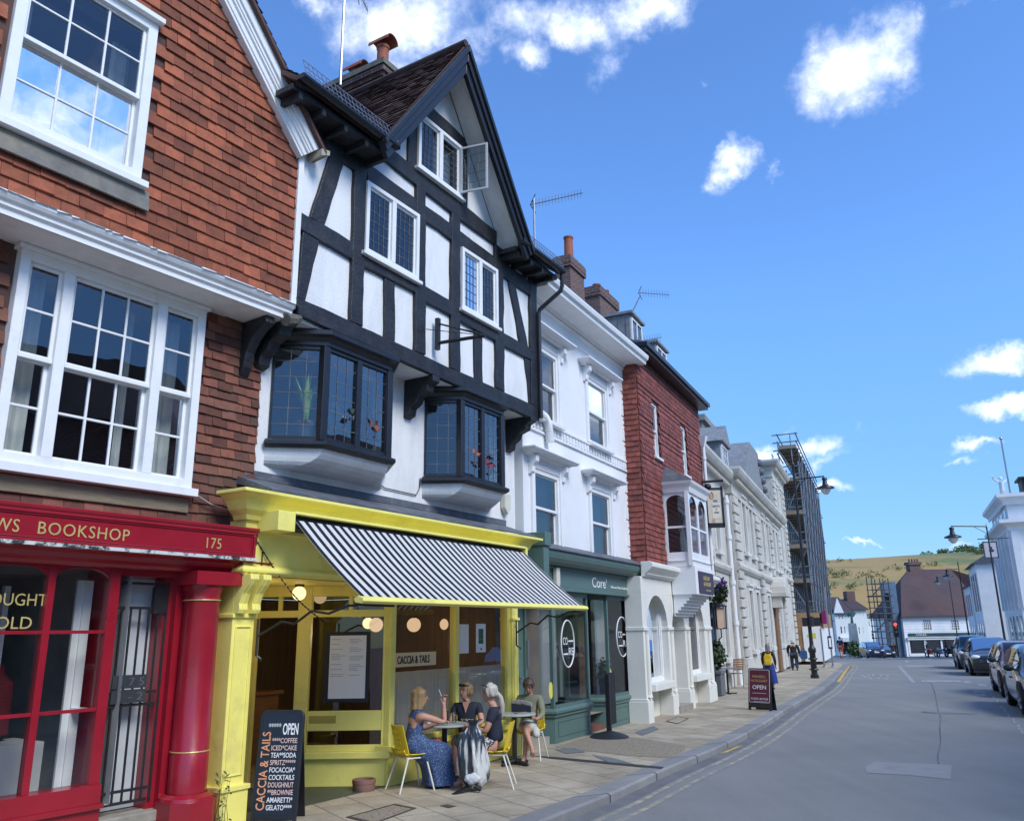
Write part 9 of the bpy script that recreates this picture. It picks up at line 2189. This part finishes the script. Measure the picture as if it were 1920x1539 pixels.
# ------------------------------------------------------------------ aerials, bracket, plants in the bays
def aerial(label, base, mast, boom0, boom1, n=12, s=.16, extra=None):
    t = thing('tv_aerial', label, 'aerial', base, 0, 'rooftop aerials'); b = Vector(base)
    m = MB(); m.tube([Vector((0, 0, 0)), Vector(mast)-b], .022, 6)
    if extra: m.tube([Vector(e)-b for e in extra], .018, 6)
    m.build('mast', M_steel, t)
    m = MB(); p, q = Vector(boom0)-b, Vector(boom1)-b; m.tube([p, q], .012, 5); d = (q-p).normalized(); e = d.cross(Vector((0, 1, .2))).normalized(); e2 = Vector((0, 0, 1))
    for k in range(n): c = p.lerp(q, (k+.5)/n); m.tube([c-e2*s, c+e2*s], .006, 4)
    for sg in (-1, 1): m.tube([p+d*.1-e2*.22, p-d*.02+e2*.0, p+d*.1+e2*.22], .012, 4)
    m.build('boom', M_steel, t); return t
def AT(f, px, py, w): return f.world(f.q(px, py, w))
def up_to(f, px, py, w, base): v = f.q(px, py, w); return v
b0 = T.q(638, 160, -1.0); a_ = T.world(b0); top = T.world(Vector((b0.x, b0.y, b0.z+3.2)))
aerial('tall thin aerial mast rising behind the gutter of the half-timbered house', a_, top, T.world(T.q(668, 0, -1.0)+Vector((0, 0, .25))), T.world(T.q(690, 22, -1.0)), 8, .08)
b1_ = T.q(1003, 475, -.6); a_ = T.world(b1_); mast = atY(998, 372, a_.y); aerial('aerial on a pole beside the right eaves of the half-timbered house', a_, Vector((a_.x, a_.y, mast.z)), atY(996, 384, a_.y), atY(1092, 362, a_.y+.3), 16, .10)
a_ = RH.world(RH.q(1184, 588, -1.2)); aerial('bent aerial above the first roof dormer of the red house', a_, atY(1200, 556, a_.y), atY(1198, 549, a_.y), atY(1255, 553, a_.y+.4), 11, .12)
a_ = RH.world(RH.q(1198, 640, -.5)); aerial('low aerial in front of the second roof dormer of the red house', a_, atY(1200, 636, a_.y), atY(1196, 640, a_.y), atY(1240, 632, a_.y+.5), 9, .12)
ib = fthing(T, 'iron_bracket', 'empty black iron sign bracket on the half-timbered front', 'bracket')
pA = T.q(822, 597, .40); pB = T.q(822, 656, .40); m = MB(); m.box(pA.x-.03, pA.x+.03, -.42, -.36, pB.z, pA.z)
tip = T.q(910, 629, 1.15); m.tube([(pA.x, -.40, pA.z-.08), tip], .014, 5); m.tube([(pA.x, -.40, pB.z+.1), tip], .026, 6); m.tube([(pA.x+.9, -.40, pB.z-.1), Vector((pA.x, -.4, pB.z+.1)).lerp(tip, .75)], .010, 5); m.tube([(pA.x-.25, -.37, (pA.z+pB.z)/2), tip], .006, 4)
m.tube([Vector((pA.x, -.40, pB.z+.1)).lerp(tip, .9), Vector((pA.x, -.40, pB.z+.1)).lerp(tip, .9)-Vector((0, 0, .12))], .01, 5); m.build('bars', M_iron, ib)
def potplant(f, x, y, z, label, col, h=.55, kind='blade', s=1.0):
    t = thing('potted_plant', label, 'plant', f.world((x, y, z)), f.rot, 'plants on the bay window boards'); rg = random.Random(int(x*100)+7)
    m = MB(); m.lathe([(.07*s, 0), (.10*s, .16*s), (.11*s, .16*s), (.11*s, .19*s), (.09*s, .19*s), (.08*s, .15*s), (0, .15*s)], (0, 0, 0), 16); m.build('pot', mat('dark_grey_pot', (.04, .045, .05), .5, .1), t, smooth=40)
    m = MB()
    if kind == 'blade':
        for k in range(26):
            a = rg.uniform(0, 6.28); ln = h*rg.uniform(.6, 1.1); o = rg.uniform(.05, .30); p = [Vector((math.cos(a)*o*t_*t_, math.sin(a)*o*t_*t_*.6, .16*s+ln*t_)) for t_ in (0, .35, .7, 1)]; w = Vector((-math.sin(a), math.cos(a), 0))*.022
            for i in range(3): w0, w1 = w*(1, 1.2, .9, .05)[i], w*(1, 1.2, .9, .05)[i+1]; m.add([p[i]-w0, p[i]+w0, p[i+1]+w1, p[i+1]-w1], [(0, 1, 2, 3)])
    else: leaves(m, (0, 0, .16*s+h*.4), (.17*s, .13*s, h*.5), 260, .085, rg, .8)
    m.build('foliage', col, t)
M_bright = mat('bright_leaf', (.26, .42, .08), .5, .3, 6, island=.4)
potplant(T, -1.72, -.06, 3.98, 'large bright green strap-leaved plant in the left light of the bay window', M_bright, .62, 'blade', 1.25)
potplant(T, -1.28, -.18, 3.98, 'pale grey-leaved plant in the middle of the left bay window', mat('silver_leaf', (.42, .46, .38), .6, .3, island=.5), .5, 'leaf'); potplant(T, -.80, -.18, 3.98, 'reddish leafy plant at the right of the left bay window', mat('red_leaf', (.40, .12, .08), .6, .4, island=.6), .38, 'leaf')
potplant(T, 1.50, -.18, 3.98, 'plant with orange-red leaves in the right bay window', mat('orange_leaf', (.60, .14, .06), .6, .4, island=.6), .52, 'leaf'); potplant(T, 1.92, -.18, 3.98, 'dark red flowering plant at the far end of the right bay window', mat('crimson_leaf', (.36, .06, .09), .6, .4, island=.6), .42, 'leaf')
potplant(W, 3.55, .15, .62, 'green pot plant inside the right window of the green studio', M_leafg, .55, 'leaf', 1.2)
